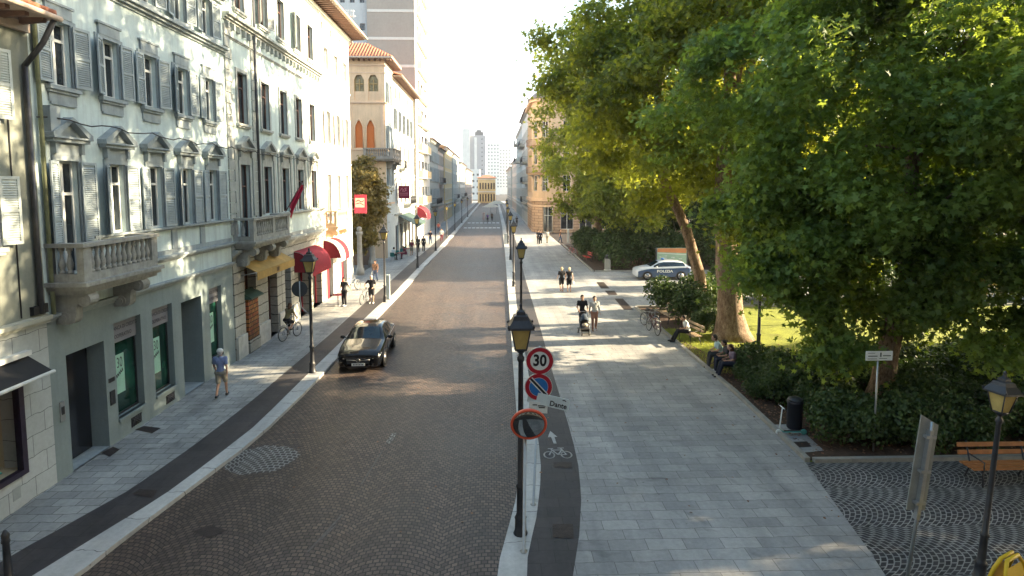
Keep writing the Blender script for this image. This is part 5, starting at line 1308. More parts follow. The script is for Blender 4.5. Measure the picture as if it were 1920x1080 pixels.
def crown_points(lobes, rng, nlump=44, sprays=9, per=34, lumpr=0.27, sprad=0.42, flat=0.62, inner=0.15, squash=0.75, hang=0.0):
    """lobes: ellipsoids (cx,cy,cz,rx,ry,rz). Returns leaf positions, outward directions, tint."""
    P = []; O = []; Tn = []; lumps = []; dens = [l[6] if len(l) > 6 else 1.0 for l in lobes]
    vol = np.array([l[3] * l[4] * l[5] for l in lobes]) ** (2 / 3); vol /= vol.sum()
    for l, w, dn in zip(lobes, vol, dens):
        c = np.array(l[:3]); r = np.array(l[3:6]); m = max(4, int(round(nlump * w)))
        for i in range(m):
            # spread directions evenly (golden spiral) with jitter
            z = 1 - 2 * (i + 0.5) / m; a = i * 2.39996 + rng.normal(0, 0.25); q = math.sqrt(max(0, 1 - z * z))
            d = np.array([q * math.cos(a), q * math.sin(a), z]) + rng.normal(0, 0.12, 3)
            f = rng.uniform(0.66, 0.92)
            lc = c + d * r * f; lr = lumpr * (r.mean()) * rng.uniform(0.7, 1.25)
            lumps.append((lc, lr)); lt = rng.uniform(0.2, 0.8)
            for j in range(sprays):
                e = rng.normal(size=3); e /= np.linalg.norm(e); e = e + d * 0.6; e /= np.linalg.norm(e)
                sc = lc + e * lr * np.array([1, 1, squash]) * rng.uniform(0.75, 1.1); sc[2] -= hang * rng.uniform(0, 1) ** 2
                n = int(per * dn * rng.uniform(0.6, 1.4))
                g = rng.normal(size=(n, 3)) * sprad * np.array([1, 1, flat]); g[:, 2] -= 0.25 * (g[:, 0] ** 2 + g[:, 1] ** 2)
                P.append(sc + g); O.append(np.repeat(e[None], n, 0)); Tn.append(np.full(n, lt + rng.normal(0, 0.12)))
        n = int(inner * dn * m * sprays * per)
        g = rng.normal(size=(n, 3)); g /= np.linalg.norm(g, axis=1)[:, None]; rr = rng.uniform(0.2, 0.75, n) ** 0.6
        P.append(c + g * r * rr[:, None]); O.append(g); Tn.append(np.full(n, 0.3))
    return np.concatenate(P), np.concatenate(O), np.concatenate(Tn), lumps
def trunk_mb(path, r0, r1, lumps, rng, nlimb=12, flare=1.5, seg=12, start=0.45):
    mb = MB(smooth=True); path = [Vector(p) for p in path]; n = 14; pts = []; rs = []
    seglen = [0]; 
    for a, b in zip(path, path[1:]): seglen.append(seglen[-1] + (b - a).length)
    L = seglen[-1]
    def at(t):
        s = t * L
        for i in range(len(path) - 1):
            if s <= seglen[i + 1] + 1e-6:
                return path[i].lerp(path[i + 1], (s - seglen[i]) / max(1e-6, seglen[i + 1] - seglen[i]))
        return path[-1]
    for i in range(n + 1):
        t = i / n; p = at(t) + Vector((rng.normal(0, .02), rng.normal(0, .02), 0)) * (1 if i else 0)
        pts.append(p); rs.append((r0 + (r1 - r0) * t) * (1 + (flare - 1) * math.exp(-t * L / 0.45)))
    pts.insert(1, at(0.35 / L)); rs.insert(1, r0 * (1 + (flare - 1) * 0.45)); pts[0] = pts[0] - Vector((0, 0, .1))
    mb.tube(pts, rs, seg)
    idx = rng.permutation(len(lumps))[:nlimb]
    for k in idx:
        lc = Vector(lumps[k][0]); t = rng.uniform(start, 0.98); a = at(t)
        if lc.z < a.z - 1.5: a = at(max(0.3, start))
        mid = a.lerp(lc, 0.5) + Vector((rng.normal(0, .3), rng.normal(0, .3), 0.25 * (lc - a).length * 0.5))
        rr = max(0.05, (r0 + (r1 - r0) * t) * 0.42)
        mb.tube([a, a.lerp(mid, .5) + Vector((0, 0, .1)), mid, mid.lerp(lc, .55), lc], [rr, rr * .85, rr * .6, rr * .4, 0.02], 7)
    return mb
def tree(loc, label, lobes, path, r0, r1, seed, group='plane trees of the park', leafm=None, barkm=None, size=0.2, flare=1.6, nlimb=12, start=0.45, name='plane_tree', cat='tree', **kw):
    rng = np.random.default_rng(seed)
    r = root(name, label, cat, (loc[0], loc[1], 0), group=group)
    P_, O_, T_, lumps = crown_points(lobes, rng, **kw)
    P_ = P_ + rng.normal(0, 0.03, P_.shape)
    keep = P_[:, 2] > 0.4
    me = leaves_mesh('crown', P_[keep], size, rng, leafm or m_leafP, outward=O_[keep], tint=T_[keep])
    part('crown', me, r)
    part('trunk', trunk_mb(path, r0, r1, lumps, rng, nlimb, flare, start=start), r, barkm or m_bark)
    return r
# T1 leans out over the promenade; T2 the great trunk; T3 the near one with the low curtain of leaves; sparse unseen top lobes added to dapple the facades
t1 = tree((11.4, 31.2), 'plane tree with a leaning pale trunk reaching over the promenade', [(-2.9, 1.4, 12.0, 4.7, 4.8, 5.2), (-1.6, 0.5, 16.4, 3.6, 4.0, 2.8), (1.8, -0.5, 10.0, 3.2, 3.6, 3.6), (-5.6, 2.2, 14.6, 3.0, 3.6, 3.2), (0.0, 0.5, 20.0, 5.0, 4.6, 4.0, 0.5)],
          [(0, 0, 0), (-0.15, 0, 2.2), (-1.0, 0, 5.0), (-2.4, 0.3, 8.0), (-2.6, 0.6, 13), (-1.8, 0.6, 17)], 0.34, 0.10, 11, nlump=100, sprays=9, per=62, sprad=0.45, size=0.215, inner=0.05, lumpr=0.24)
t2 = tree((11.6, 27.7), 'massive plane tree with a thick mottled trunk on the sunlit lawn', [(-0.8, 0.5, 12.4, 6.0, 4.6, 4.2), (1.4, 0, 15.0, 4.0, 4.2, 2.6), (2.8, 1.2, 8.6, 3.2, 3.0, 2.4), (0.2, -2.5, 5.2, 1.4, 1.4, 1.5), (0.6, -1.5, 19.5, 5.6, 4.6, 4.6, 0.4)],
          [(0, 0, 0), (-0.3, 0, 3), (-0.6, 0.2, 7), (-0.4, 0.3, 12), (0, 0.3, 16)], 0.62, 0.14, 12, flare=1.75, nlump=110, sprays=9, per=62, sprad=0.45, size=0.215, start=0.35, inner=0.05, lumpr=0.24)
t3 = tree((12.8, 18.6), 'near plane tree whose leafy curtain hangs low over the shrubs', [(-0.6, 0, 9.9, 5.9, 4.8, 4.6), (-2.6, 0.3, 6.6, 2.6, 2.6, 2.2), (-3.3, 1.0, 5.9, 2.0, 2.1, 1.8), (-0.7, -0.2, 4.3, 2.5, 2.2, 2.6), (2.2, -0.9, 4.6, 2.2, 2.0, 2.3), (2.4, 1, 11.5, 4.6, 4.4, 3.2), (4.6, -0.5, 7.4, 3.6, 3.6, 3.6), (0.6, 0.8, 17.0, 6.2, 5.2, 4.2, 0.5), (0.5, 0.5, 22.0, 5.0, 4.4, 3.4, 0.4)],
          [(0, 0, 0), (0.35, 0, 2.5), (0.9, 0.1, 4.8), (0.8, 0.3, 9), (0.6, 0.3, 12.5)], 0.36, 0.10, 13, nlump=205, sprays=11, per=84, sprad=0.36, size=0.178, hang=0.8, lumpr=0.22, inner=0.04, leafm=m_leafN)
gen = tree((13.4, 53.5), 'plane tree rising behind the hedge and the litter bin', [(0, 0, 11.0, 5.6, 5.6, 6.2), (0.5, 0, 17.0, 4.2, 4.2, 4.0), (-1.0, -0.6, 6.4, 4.2, 4.0, 3.0)],
           [(0, 0, 0), (0.1, 0, 4), (0, .2, 9), (0, 0.2, 16)], 0.45, 0.10, 14, nlump=62, sprays=9, per=52, sprad=0.5, size=0.27, inner=0.06, leafm=m_leafP)
gend = tree((21.5, 56.0), 'dark green tree behind the parked police car', [(0, 0, 9.5, 5.6, 5.6, 6.6), (0.6, 0.5, 15.0, 4.0, 4.2, 4.0), (-1.0, -0.6, 4.6, 4.6, 4.4, 3.2)],
            [(0, 0, 0), (0.1, 0, 4), (0, .2, 9), (0, 0.2, 16)], 0.4, 0.10, 15, nlump=58, sprays=9, per=30, sprad=0.6, size=0.38, leafm=m_leafD, barkm=m_bark2)
dup(gen, (11.3, 62.5, 0), R(130), 'plane tree overhanging the ochre corner building', sc=1.06)
for x, y, a, l, s in ((29, 55, 40, 'dark tree of the back row, second behind the police car', 1.05), (37, 57, 200, 'dark tree of the back row, beside the sky gap', 0.95), (46, 56, 300, 'dark tree of the back row at the far right', 1.1),
                      (17, 66, 100, 'dark tree standing deep in the park behind the hedge', 1.0), (26, 68, 20, 'dark tree in the second row beyond the lawn', 1.15), (38, 68, 250, 'tall dark tree in the second row towards the right', 1.2), (56, 62, 70, 'dark tree closing the park at the right edge', 1.1)):
    dup(gend, (x, y, 0), R(a), l, sc=s)
yt = tree((18.5, 38.2), 'slim young tree by the side street behind the thick trunk', [(0, 0, 4.6, 1.1, 1.1, 1.7), (0.2, 0.1, 6.2, 0.9, 0.9, 1.2)], [(0, 0, 0), (0, 0, 2.5), (0.1, 0, 6)], 0.09, 0.03, 16, nlump=20, sprays=7, per=26, sprad=0.26, size=0.2, group='slim young trees', name='stripe_tree', lumpr=0.3, nlimb=8)  # invented trees, their small crowns cut the low sun into ground stripes
dup(yt, (19.5, 30.6, 0), 1.0, 'slim tree added to cast shadow stripes, on the lawn right of the lawn lamp', sc=0.9); dup(yt, (22.5, 42.6, 0), 2.0, 'slim tree added to cast shadow stripes, beyond the side street, farthest of three', sc=1.0)
# trees standing to the right that shade the near ground
for x, y, a, l, s in ((22.6, 17.0, 75, 'plane tree right of the lantern, partly cut by the right edge', 0.74), (20.5, 7.0, 160, 'plane tree standing right of the cobbled square', 1.2), (32, 12, 220, 'plane tree at the far side of the cobbled square', 1.05),
                      (31, 24.5, 310, 'plane tree at the back of the lawn near the right edge', 0.62)):
    dup(gen, (x, y, 0), R(a), l, sc=s)
def shrub(loc, label, r, h, seed, n=2600, mat=None, size=0.11, name='shrub', group='shrubs of the park beds'):
    rng = np.random.default_rng(seed)
    o = root(name, label, 'shrub', (loc[0], loc[1], 0), group=group)
    m = 16; P_ = []; O_ = []; T_ = []
    for i in range(m):
        a = rng.uniform(0, 2 * math.pi); q = math.sqrt(rng.uniform(0, 1)) * r * 0.72; hh = h * rng.uniform(0.35, 0.85) * (1 - 0.35 * (q / r) ** 2)
        c = np.array([q * math.cos(a), q * math.sin(a), hh]); k = n // m
        d = rng.normal(size=(k, 3)); d /= np.linalg.norm(d, axis=1)[:, None]; d[:, 2] = np.abs(d[:, 2]) * np.where(rng.uniform(size=k) < 0.75, 1, -1)
        P_.append(c + d * np.array([r * .42, r * .42, h * .36]) * rng.uniform(0.7, 1.12, (k, 1))); O_.append(d); T_.append(np.full(k, rng.uniform(0.15, 0.85)))
    P_ = np.concatenate(P_); O_ = np.concatenate(O_); T_ = np.concatenate(T_); kk = P_[:, 2] > 0.03
    part('foliage', leaves_mesh('foliage', P_[kk], size, rng, mat or m_leafS, shape=LEAF6, outward=O_[kk], tint=T_[kk], up=0.4), o)
    mb = MB(smooth=True)
    for i in range(7):
        a = rng.uniform(0, 6.28); mb.tube([(0.05 * math.cos(a), 0.05 * math.sin(a), 0), (r * .3 * math.cos(a), r * .3 * math.sin(a), h * .4), (r * .6 * math.cos(a), r * .6 * math.sin(a), h * .75)], [0.03, 0.02, 0.008], 5)
    part('stem', mb, o, m_bark2)
    return o
s1 = shrub((10.7, 30.4), 'broad leaved bush beside the leaning tree trunk', 1.25, 1.9, 21, 4200, size=0.14)
dup(s1, (10.0, 33.4, 0), R(80), 'bush at the corner of the bed next to the side street', sc=0.95); dup(s1, (11.9, 33.4, 0), R(190), 'bush half hiding the rear of the police car', sc=1.1); dup(s1, (10.6, 28.6, 0), R(260), 'low bush just beyond the lone bench sitter', sc=0.6)
s2 = shrub((10.0, 22.0), 'low dark shrub right behind the seated trio', 1.0, 1.15, 22, 4000, size=0.10)
rr = random.Random(5); words = ['smallest', 'rounded', 'spreading', 'dense', 'loose', 'tall', 'squat', 'mounded', 'ragged', 'leafy', 'glossy', 'bushy']
spots = []
for j, y in enumerate((15.8, 17.5, 19.3, 21.0)):
    x = (9.9, 10.2, 10.1, 10.5)[j]
    while x < 24:
        spots.append((x + rr.uniform(-.25, .25), y + rr.uniform(-.3, .3))); x += rr.uniform(1.45, 1.9)
spots = [s for s in spots if not (abs(s[0] - 12.8) < 0.9 and abs(s[1] - 18.6) < 0.9) ]
s3 = shrub((11.4, 16.4), 'dark glossy shrub behind the pavement corner and the bin stand', 1.0, 1.25, 23, 4400, size=0.10)
rows = ['row against the square', 'second row of the bed', 'third row of the bed', 'rear row by the lawn']
cnt = {}
for i, (x, y) in enumerate(spots):
    j = min(3, max(0, int(round((y - 16.2) / 1.6)))); n = cnt.get(j, 0); cnt[j] = n + 1
    ordn = ['first', 'second', 'third', 'fourth', 'fifth', 'sixth', 'seventh', 'eighth', 'ninth', 'tenth', 'eleventh'][min(n, 10)]
    dup(rr.choice([s2, s3]), (x, y, 0), rr.uniform(0, 6.2), 'dark %s shrub, %s from the left in the %s' % (words[(i * 5 + j) % 12], ordn, rows[j]), sc=rr.uniform(0.85, 1.2) + (0.25 if j > 1 and x > 15 else 0))
dup(s2, (9.35, 19.6, 0), 1.0, 'low shrub between the black bin and the bed edge', sc=0.62); dup(s3, (9.5, 20.9, 0), 2.0, 'small ragged shrub nearest the seated trio', sc=0.6)
# hedge bushes beyond the side street
s4 = shrub((10.6, 52.2), 'tall bush of the hedge right of the litter bin', 1.9, 3.4, 24, 6500, size=0.19, group='bushes of the hedge beyond the side street')
for x, y, a, s, l in ((9.9, 58.5, 1, .8, 'hedge bush behind the red bench'), (13.2, 52.4, 2, 1.05, 'middle bush of the hedge, in front of the plane tree'), (15.8, 52.6, 3, 1.0, 'hedge bush left of the information board'), (19.0, 53.2, 4, 1.1, 'hedge bush behind the information board'),
                      (22.5, 52.8, 5, 1.05, 'hedge bush to the right of the information board'), (26.5, 53, 6, 1.1, 'hedge bush farther right beyond the tree trunks'), (9.9, 64, 0.5, .75, 'hedge bush near the white totem'), (31, 53, 1.5, 1.2, 'hedge bush behind the lawn'), (36, 53, 3.3, 1.2, 'hedge bush behind the lawn towards the right'), (42, 53, 5.3, 1.25, 'last hedge bush at the right')):
    dup(s4, (x, y, 0), a, l, sc=s)
for k, x in enumerate((15.2, 18.2, 21.6, 24.6, 33, 37.5, 41)):
    dup(s4, (x, 36.6 + 0.4 * (k % 2), 0), k * 1.3, ['first', 'second', 'third', 'fourth', 'fifth', 'sixth', 'seventh'][k] + ' dark bush from the left in the screen at the far edge of the lawn', group='bushes at the back of the lawn', sc=0.78 + 0.06 * (k % 3))
s5 = shrub((27, 36), 'bush with bronze tips at the back of the lawn', 1.4, 1.6, 25, 2500, mat=m_leafB, size=0.16, group='bushes at the back of the lawn')
dup(s5, (30, 35.8, 0), 1.2, 'wider bronze bush at the back of the lawn, near the right edge', sc=1.15); 
# tree at the palace gate
lt = tree((-11.6, 51.5), 'bronze leaved tree in the gap before the peach palace', [(0.3, 0, 6.6, 1.7, 2.3, 2.8), (0.4, -0.6, 3.6, 1.3, 1.7, 1.9), (0.2, 0.5, 8.6, 1.0, 1.4, 1.3)], [(0, 0, 0), (0.1, 0, 3), (0.1, 0, 8)], 0.16, 0.05, 31, leafm=m_leafB, nlump=34, sprays=8, per=30, sprad=0.28, size=0.22, name='garden_tree', group=None, lumpr=0.3, start=0.3)
lt2 = dup(lt, (-12.9, 55.0, 0), 2.0, 'second bronze tree deeper in the gap before the palace', sc=0.95)
# grass tufts and litter (uncountable)
rng = np.random.default_rng(77)
n = 9000; P_ = np.stack([rng.uniform(8.7, 12.6, n), rng.uniform(22.2, 29.5, n), np.full(n, -0.02)], 1)
P_ = P_[(P_[:, 0] < 10.4 + 0.3 * np.sin(P_[:, 1] * 3)) | (rng.uniform(size=n) < 0.25)]
nr = leaves_mesh('ground_cover', P_, 0.16, rng, m_leafG, shape=BLADE, up=0.0, droop=-2.2)
tag(part('ground_cover', nr), 'bright grass tufts along the bed edge by the benches', 'grass', kind='stuff')
n = 5200; P_ = np.stack([rng.uniform(8.7, 24, n), 14.95 + rng.gamma(2.0, 2.2, n), np.full(n, 0.0)], 1); P_ = P_[P_[:, 1] < 30]
tag(part('leaf_litter', leaves_mesh('leaf_litter', P_, 0.09, rng, m_litter, shape=LEAF6, up=2.5, droop=0)), 'dry brown leaves scattered over the planting beds', 'fallen leaves', kind='stuff')
n = 260; P_ = np.stack([rng.uniform(-8, 8.4, n), rng.uniform(12, 40, n), np.full(n, 0.0)], 1)
xk = np.array([interp(LK_r, y) for y in P_[:, 1]]); xr = np.array([interp(RK_l, y) for y in P_[:, 1]])
P_[:, 2] = np.where((P_[:, 0] > xk) & (P_[:, 0] < xr), -0.09, 0.008)
tag(part('fallen_leaves', leaves_mesh('fallen_leaves', P_, 0.07, rng, m_litter, shape=LEAF6, up=3.5, droop=0)), 'a few stray dry leaves on the road and pavements', 'fallen leaves', kind='stuff')
# ================================================================ STREET FURNITURE
m_amber = M('amber_lantern_glass', (0.50, 0.38, 0.13), 0.25, 0.12, 6.0)
m_lblack = M('lantern_black_iron', (0.028, 0.030, 0.036), 0.45, 0.3, 9.0, spec=0.5)
def make_lamp(loc, label, group='street lamps'):
    r = root('street_lamp', label, 'street lamp', loc, group=group)
    mb = MB(smooth=True)
    mb.lathe([(0.15, 0), (0.15, 0.03), (0.125, 0.06), (0.115, 0.32), (0.13, 0.36), (0.10, 0.40), (0.085, 0.46), (0.078, 0.98), (0.10, 1.02), (0.10, 1.06), (0.066, 1.10), (0.058, 2.4), (0.05, 3.70), (0.075, 3.74), (0.075, 3.80), (0.045, 3.84), (0.045, 3.92)], 12)
    part('pole', mb, r, m_lblack)
    mb = MB()
    mb.lathe([(0.06, 3.90), (0.12, 3.95), (0.15, 3.98), (0.12, 4.0)], 10)
    for k in range(4):
        a = math.pi / 4 + k * math.pi / 2; mb.tube([(0.13 * math.cos(a) * 1.2, 0.13 * math.sin(a) * 1.2, 3.97), (0.205 * math.cos(a) * 1.35, 0.205 * math.sin(a) * 1.35, 4.44)], 0.016, 5)
        b = a + math.pi / 2
        for rr_, z in ((0.156, 3.985), (0.277, 4.44)): mb.tube([(rr_ * math.cos(a), rr_ * math.sin(a), z), (rr_ * math.cos(b), rr_ * math.sin(b), z)], 0.016, 5)
    lant = part('lantern', mb, r, m_lblack)
    mb = MB(); q = lambda rr_, z: [(rr_ * math.cos(math.pi / 4 + k * math.pi / 2), rr_ * math.sin(math.pi / 4 + k * math.pi / 2), z) for k in range(4)]
    A, B = q(0.150, 3.99), q(0.270, 4.435)
    for k in range(4): mb.poly([A[k], A[(k + 1) % 4], B[(k + 1) % 4], B[k]])
    part('glass', mb, lant, m_amber)
    mb = MB(); lv = [(0.375, 4.42), (0.37, 4.46), (0.24, 4.60), (0.20, 4.68), (0.13, 4.70), (0.12, 4.76), (0.05, 4.80), (0.03, 4.86), (0.045, 4.89), (0.01, 4.94)]
    rings = [q(*l) for l in lv]
    for i in range(len(rings) - 1):
        for k in range(4): mb.poly([rings[i][k], rings[i][(k + 1) % 4], rings[i + 1][(k + 1) % 4], rings[i + 1][k]])
    mb.poly(rings[0][::-1])
    for k in range(4):
        a = math.pi / 4 + k * math.pi / 2; mb.lathe([(0.018, 0), (0.025, 0.03), (0.004, 0.07)], 6, None, (0.36 * math.cos(a), 0.36 * math.sin(a), 4.46))
    part('cap', mb, lant, m_lblack)
    return r
lp = make_lamp((*G(976, 1000), 0), 'nearest street lamp, rising behind the round traffic mirror')
lamps = [((977, 640), 'street lamp right behind the nearest one on the right kerb'), ((963, 537), 'third street lamp on the right kerb, level with the two blond women'),
         ((957, 487), 'slim street lamp on the right kerb level with the litter bin'), ((952.5, 457), 'street lamp on the right kerb at the bright strip of sunlight'), ((951, 434), 'street lamp on the right kerb beside the ochre corner building'), ((950, 419), 'farthest street lamp one can make out on the right kerb'),
         ((586, 698), 'street lamp on the left kerb in front of the crimson awning'), ((722, 566), 'street lamp on the left kerb beside the white totem'), ((783, 502), 'street lamp on the left kerb in front of the cafe tables'), ((817, 470), 'street lamp on the left kerb just past the cafe'),
         ((838, 447), 'street lamp on the left kerb before the raised crossing'), ((853, 432), 'street lamp on the left kerb at the raised crossing'), ((866, 418), 'street lamp on the left kerb beyond the raised crossing'), ((877, 407), 'farthest visible street lamp on the left kerb'),
         ((1421, 672), 'black lamp standing alone on the lawn, its top lost in the leaves')]
for (x, y), l in lamps: dup(lp, (*G(x, y), 0), None, l)
q = dup(lp, (*G(1836, 1082), 0), R(12), 'street lamp at the right edge by the yellow frame and the slatted bench', sc=0.80); q.rotation_euler = (0, R(4.0), R(12))
bo = root('bollard', 'black iron bollard cut by the bottom left corner', 'bollard', (*G(16, 1085), 0))
mb = MB(smooth=True); mb.lathe([(0.10, 0), (0.10, 0.05), (0.07, 0.10), (0.055, 0.7), (0.075, 0.72), (0.06, 0.78), (0.07, 0.86), (0.02, 0.95)], 12); part('post', mb, bo, m_lblack)
# ---- speed limit, no parking and street name on one pole
m_sred = M('sign_red', (0.42, 0.012, 0.03), 0.4, 0.06, 6.0); m_swhite = M('sign_white', (0.76, 0.80, 0.78), 0.4, 0.05, 6.0); m_sblue = M('sign_blue', (0.02, 0.17, 0.50), 0.4, 0.08, 6.0); m_sblk = M('sign_black', (0.012, 0.012, 0.014), 0.5, 0.0)
def disc(mb, cx, cz, r, y, mat, seg=32, r0=0.0, T=lambda p: p):
    pts = [(cx + r * math.cos(2 * math.pi * k / seg), y, cz + r * math.sin(2 * math.pi * k / seg)) for k in range(seg)]
    if r0 == 0: mb.poly([T(p) for p in pts], mat)
    else:
        pi_ = [(cx + r0 * math.cos(2 * math.pi * k / seg), y, cz + r0 * math.sin(2 * math.pi * k / seg)) for k in range(seg)]
        for k in range(seg): mb.poly([T(pts[k]), T(pts[(k + 1) % seg]), T(pi_[(k + 1) % seg]), T(pi_[k])], mat)
sp_ = root('sign_post', 'thin steel post carrying the speed limit, no parking and street name signs', 'sign post', (*G(1000, 946), 0), tilt=(0, R(2.2)))
mb = MB(smooth=True); mb.lathe([(0.07, 0), (0.07, 0.015), (0.03, 0.02), (0.03, 3.72)], 10); part('pole', mb, sp_, m_metal)
for nm, z, lb in (('speed_limit_sign', 3.40, None), ('no_parking_sign', 2.80, None)):
    mb = MB(); rr_ = 0.315
    mb.lathe([(rr_, -0.010), (rr_, 0.010)], 36, m_metal, T=lambda p: (p[0], -0.045 - p[2] * 1.0, z + p[1]), smooth=False)
    dsk = part('speed_limit_sign' if z > 3 else 'no_parking_sign', mb, sp_)
    mb = MB(); disc(mb, 0, z, rr_ - 0.003, -0.058, m_swhite); disc(mb, 0, z, rr_ - 0.012, -0.060, m_sred, r0=0.215)
    if z > 3:
        add_mb(mb, text_mb('30', 0.36, m_sblk, lambda x, y: (x, -0.061, z + y), 'CENTER', 0.012, 0.85))
    else:
        disc(mb, 0, z, 0.208, -0.061, m_sblue)
        decal_line(mb, [(-0.165, 0.165), (0.165, -0.165)], 0.10, lambda x, y: (x, -0.063, z + y)); [mb.m.__setitem__(-1, mb.mi(m_swhite))]
        decal_line(mb, [(-0.175, 0.175), (0.175, -0.175)], 0.05, lambda x, y: (x, -0.065, z + y)); [mb.m.__setitem__(-1, mb.mi(m_sblk))]
    part('face', mb, dsk)
mb = MB(); ca, sa = math.cos(R(-9)), math.sin(R(-9))
def TD(x, y, n=0.0): return (0.23 + x * ca - y * sa, -0.10 - 0.15 * x - n, 2.50 + x * sa + y * ca)
pts = [(-0.47, -0.13), (0.43, -0.13), (0.47, -0.09), (0.47, 0.09), (0.43, 0.13), (-0.47, 0.13)]
mb.mesh([TD(x, y, 0) for x, y in pts] + [TD(x, y, -0.018) for x, y in pts], [tuple(range(6)), tuple(range(11, 5, -1))] + [(i, (i + 1) % 6, 6 + (i + 1) % 6, 6 + i) for i in range(6)])
st = part('street_name_plate', mb, sp_, M('name_plate_white', (0.66, 0.76, 0.78), 0.4, 0.05, 4.0))
mb = text_mb('Dante', 0.165, m_sblk, lambda x, y: TD(x + 0.23, y - 0.045, 0.004), 'CENTER', 0.004, 0.95)
decal_line(mb, [(0.31, 0.085), (0.34, 0.095), (0.38, 0.08)], 0.022, lambda x, y: TD(x, y, 0.004)); mb.m = [0] * len(mb.f)
part('plate_lettering', mb, st)
mb = MB(); mb.box(-0.20, 0.22, -0.075, -0.06, 2.20, 2.46); pt = part('supplementary_plate', mb, sp_, m_swhite)
mb = MB()
for a, b, z in ((-0.12, -0.02, 2.38), (0.0, 0.17, 2.36), (0.02, 0.16, 2.32)): mb.box(a, b, -0.079, -0.076, z, z + 0.022)
part('plate_lettering', mb, pt, m_sblk)
# ---- traffic mirror
mr = root('traffic_mirror', 'round convex traffic mirror with orange rim at the right kerb', 'traffic mirror', (*G(982, 1034), 0), tilt=(0, R(0.6)))
mb = MB(smooth=True); mb.lathe([(0.075, 0), (0.075, 0.02), (0.032, 0.03), (0.032, 2.9)], 10); part('pole', mb, mr, m_metal)
Tm = lambda p: (0.06 + p[0], -0.10 - p[2] * 1.0 - p[1] * 0.14, 2.68 + p[1] * 0.9)
mb = MB(smooth=True); mb.lathe([(0.35, -0.05), (0.36, 0.0), (0.355, 0.035), (0.32, 0.045), (0.308, 0.015)], 40, T=Tm); part('rim', mb, mr, M('orange_red_plastic', (0.72, 0.10, 0.045), 0.45, 0.08, 5.0))
mm, n_, b_ = new_mat('mirror_surface'); b_.inputs['Base Color'].default_value = (0.30, 0.31, 0.31, 1); b_.inputs['Metallic'].default_value = 1.0; b_.inputs['Roughness'].default_value = 0.03
mb = MB(smooth=True); prof = [(0.32 * math.sin(t), 0.02 + 0.05 * (math.cos(t) ** 1)) for t in np.linspace(math.pi / 2, 0.01, 9)]
mb.lathe(prof, 40, T=Tm); part('mirror', mb, mr, mm)
mb = MB(); mb.tube([(0, 0, 2.75), (0.05, -0.06, 2.72)], 0.03, 6); part('bracket', mb, mr, m_metal)
# ---- round sign seen from behind on the left lamp
g0 = G(586, 698)
rs = root('round_sign', 'round sign seen from behind, on a curved bracket off the left street lamp', 'sign', (g0[0], g0[1], 0))
mb = MB(smooth=True); mb.tube([(-0.06, 0, 2.35), (-0.22, 0, 2.45), (-0.36, 0, 2.62), (-0.40, 0, 2.9), (-0.40, 0, 3.62)], 0.028, 8); part('bracket', mb, rs, m_metal)
mb = MB(); mb.lathe([(0.31, -0.008), (0.31, 0.008)], 32, T=lambda p: (-0.42 + p[0], 0.045 + p[2], 3.32 + p[1]), smooth=False); part('disc', mb, rs, M('sign_back_grey', (0.055, 0.065, 0.075), 0.5, 0.1))
# ---- arrow sign seen from behind, lower right
g0 = G(1700, 1090)
ar_ = root('direction_sign', 'tall grey direction sign seen from behind at the cobbled square', 'sign', (g0[0], g0[1], 0), rz=R(5), tilt=(0, R(6.0)))
mb = MB(smooth=True); mb.lathe([(0.03, 0), (0.03, 3.05)], 10); part('pole', mb, ar_, m_metal)
mb = MB(); pts = [(-0.19, 1.35), (0.19, 1.35), (0.19, 2.98), (-0.19, 3.16)]
mb.prism(pts, 0.05, 0.07, T=lambda p: (p[0], p[2], p[1])); pn = part('panel', mb, ar_, M('sign_back_aluminium', (0.30, 0.32, 0.31), 0.45, 0.15, 4.0, metal=0.3))
mb = MB()
for z in (1.5, 2.1, 2.75): mb.box(-0.10, 0.10, -0.045, 0.048, z, z + 0.05)
mb.box(-0.035, 0.035, -0.035, 0.049, 1.2, 2.9); part('clamps', mb, pn, m_metal)
# ---- white notice on a pole in the shrubs
g0 = G(1637, 846)
ns = root('notice_sign', 'small white notice board on a slim pole among the shrubs', 'sign', (g0[0], g0[1], 0))
mb = MB(smooth=True); mb.lathe([(0.025, 0), (0.025, 2.62)], 8); part('pole', mb, ns, m_metal)
mb = MB(); mb.box(-0.37, 0.37, -0.045, -0.028, 2.58, 2.84); nb = part('board', mb, ns, m_swhite)
mb = MB()
for a, b, z, h_ in ((-0.31, -0.05, 2.69, .025), (0.10, 0.32, 2.70, .025), (-0.32, -0.06, 2.62, .014), (0.0, 0.22, 2.63, .014), (-0.32, -0.12, 2.78, .012)): mb.box(a, b, -0.049, -0.046, z, z + h_)
mb.box(0.02, 0.06, -0.049, -0.046, 2.68, 2.80); part('writing', mb, nb, M('faded_ink', (0.10, 0.13, 0.11), 0.7))
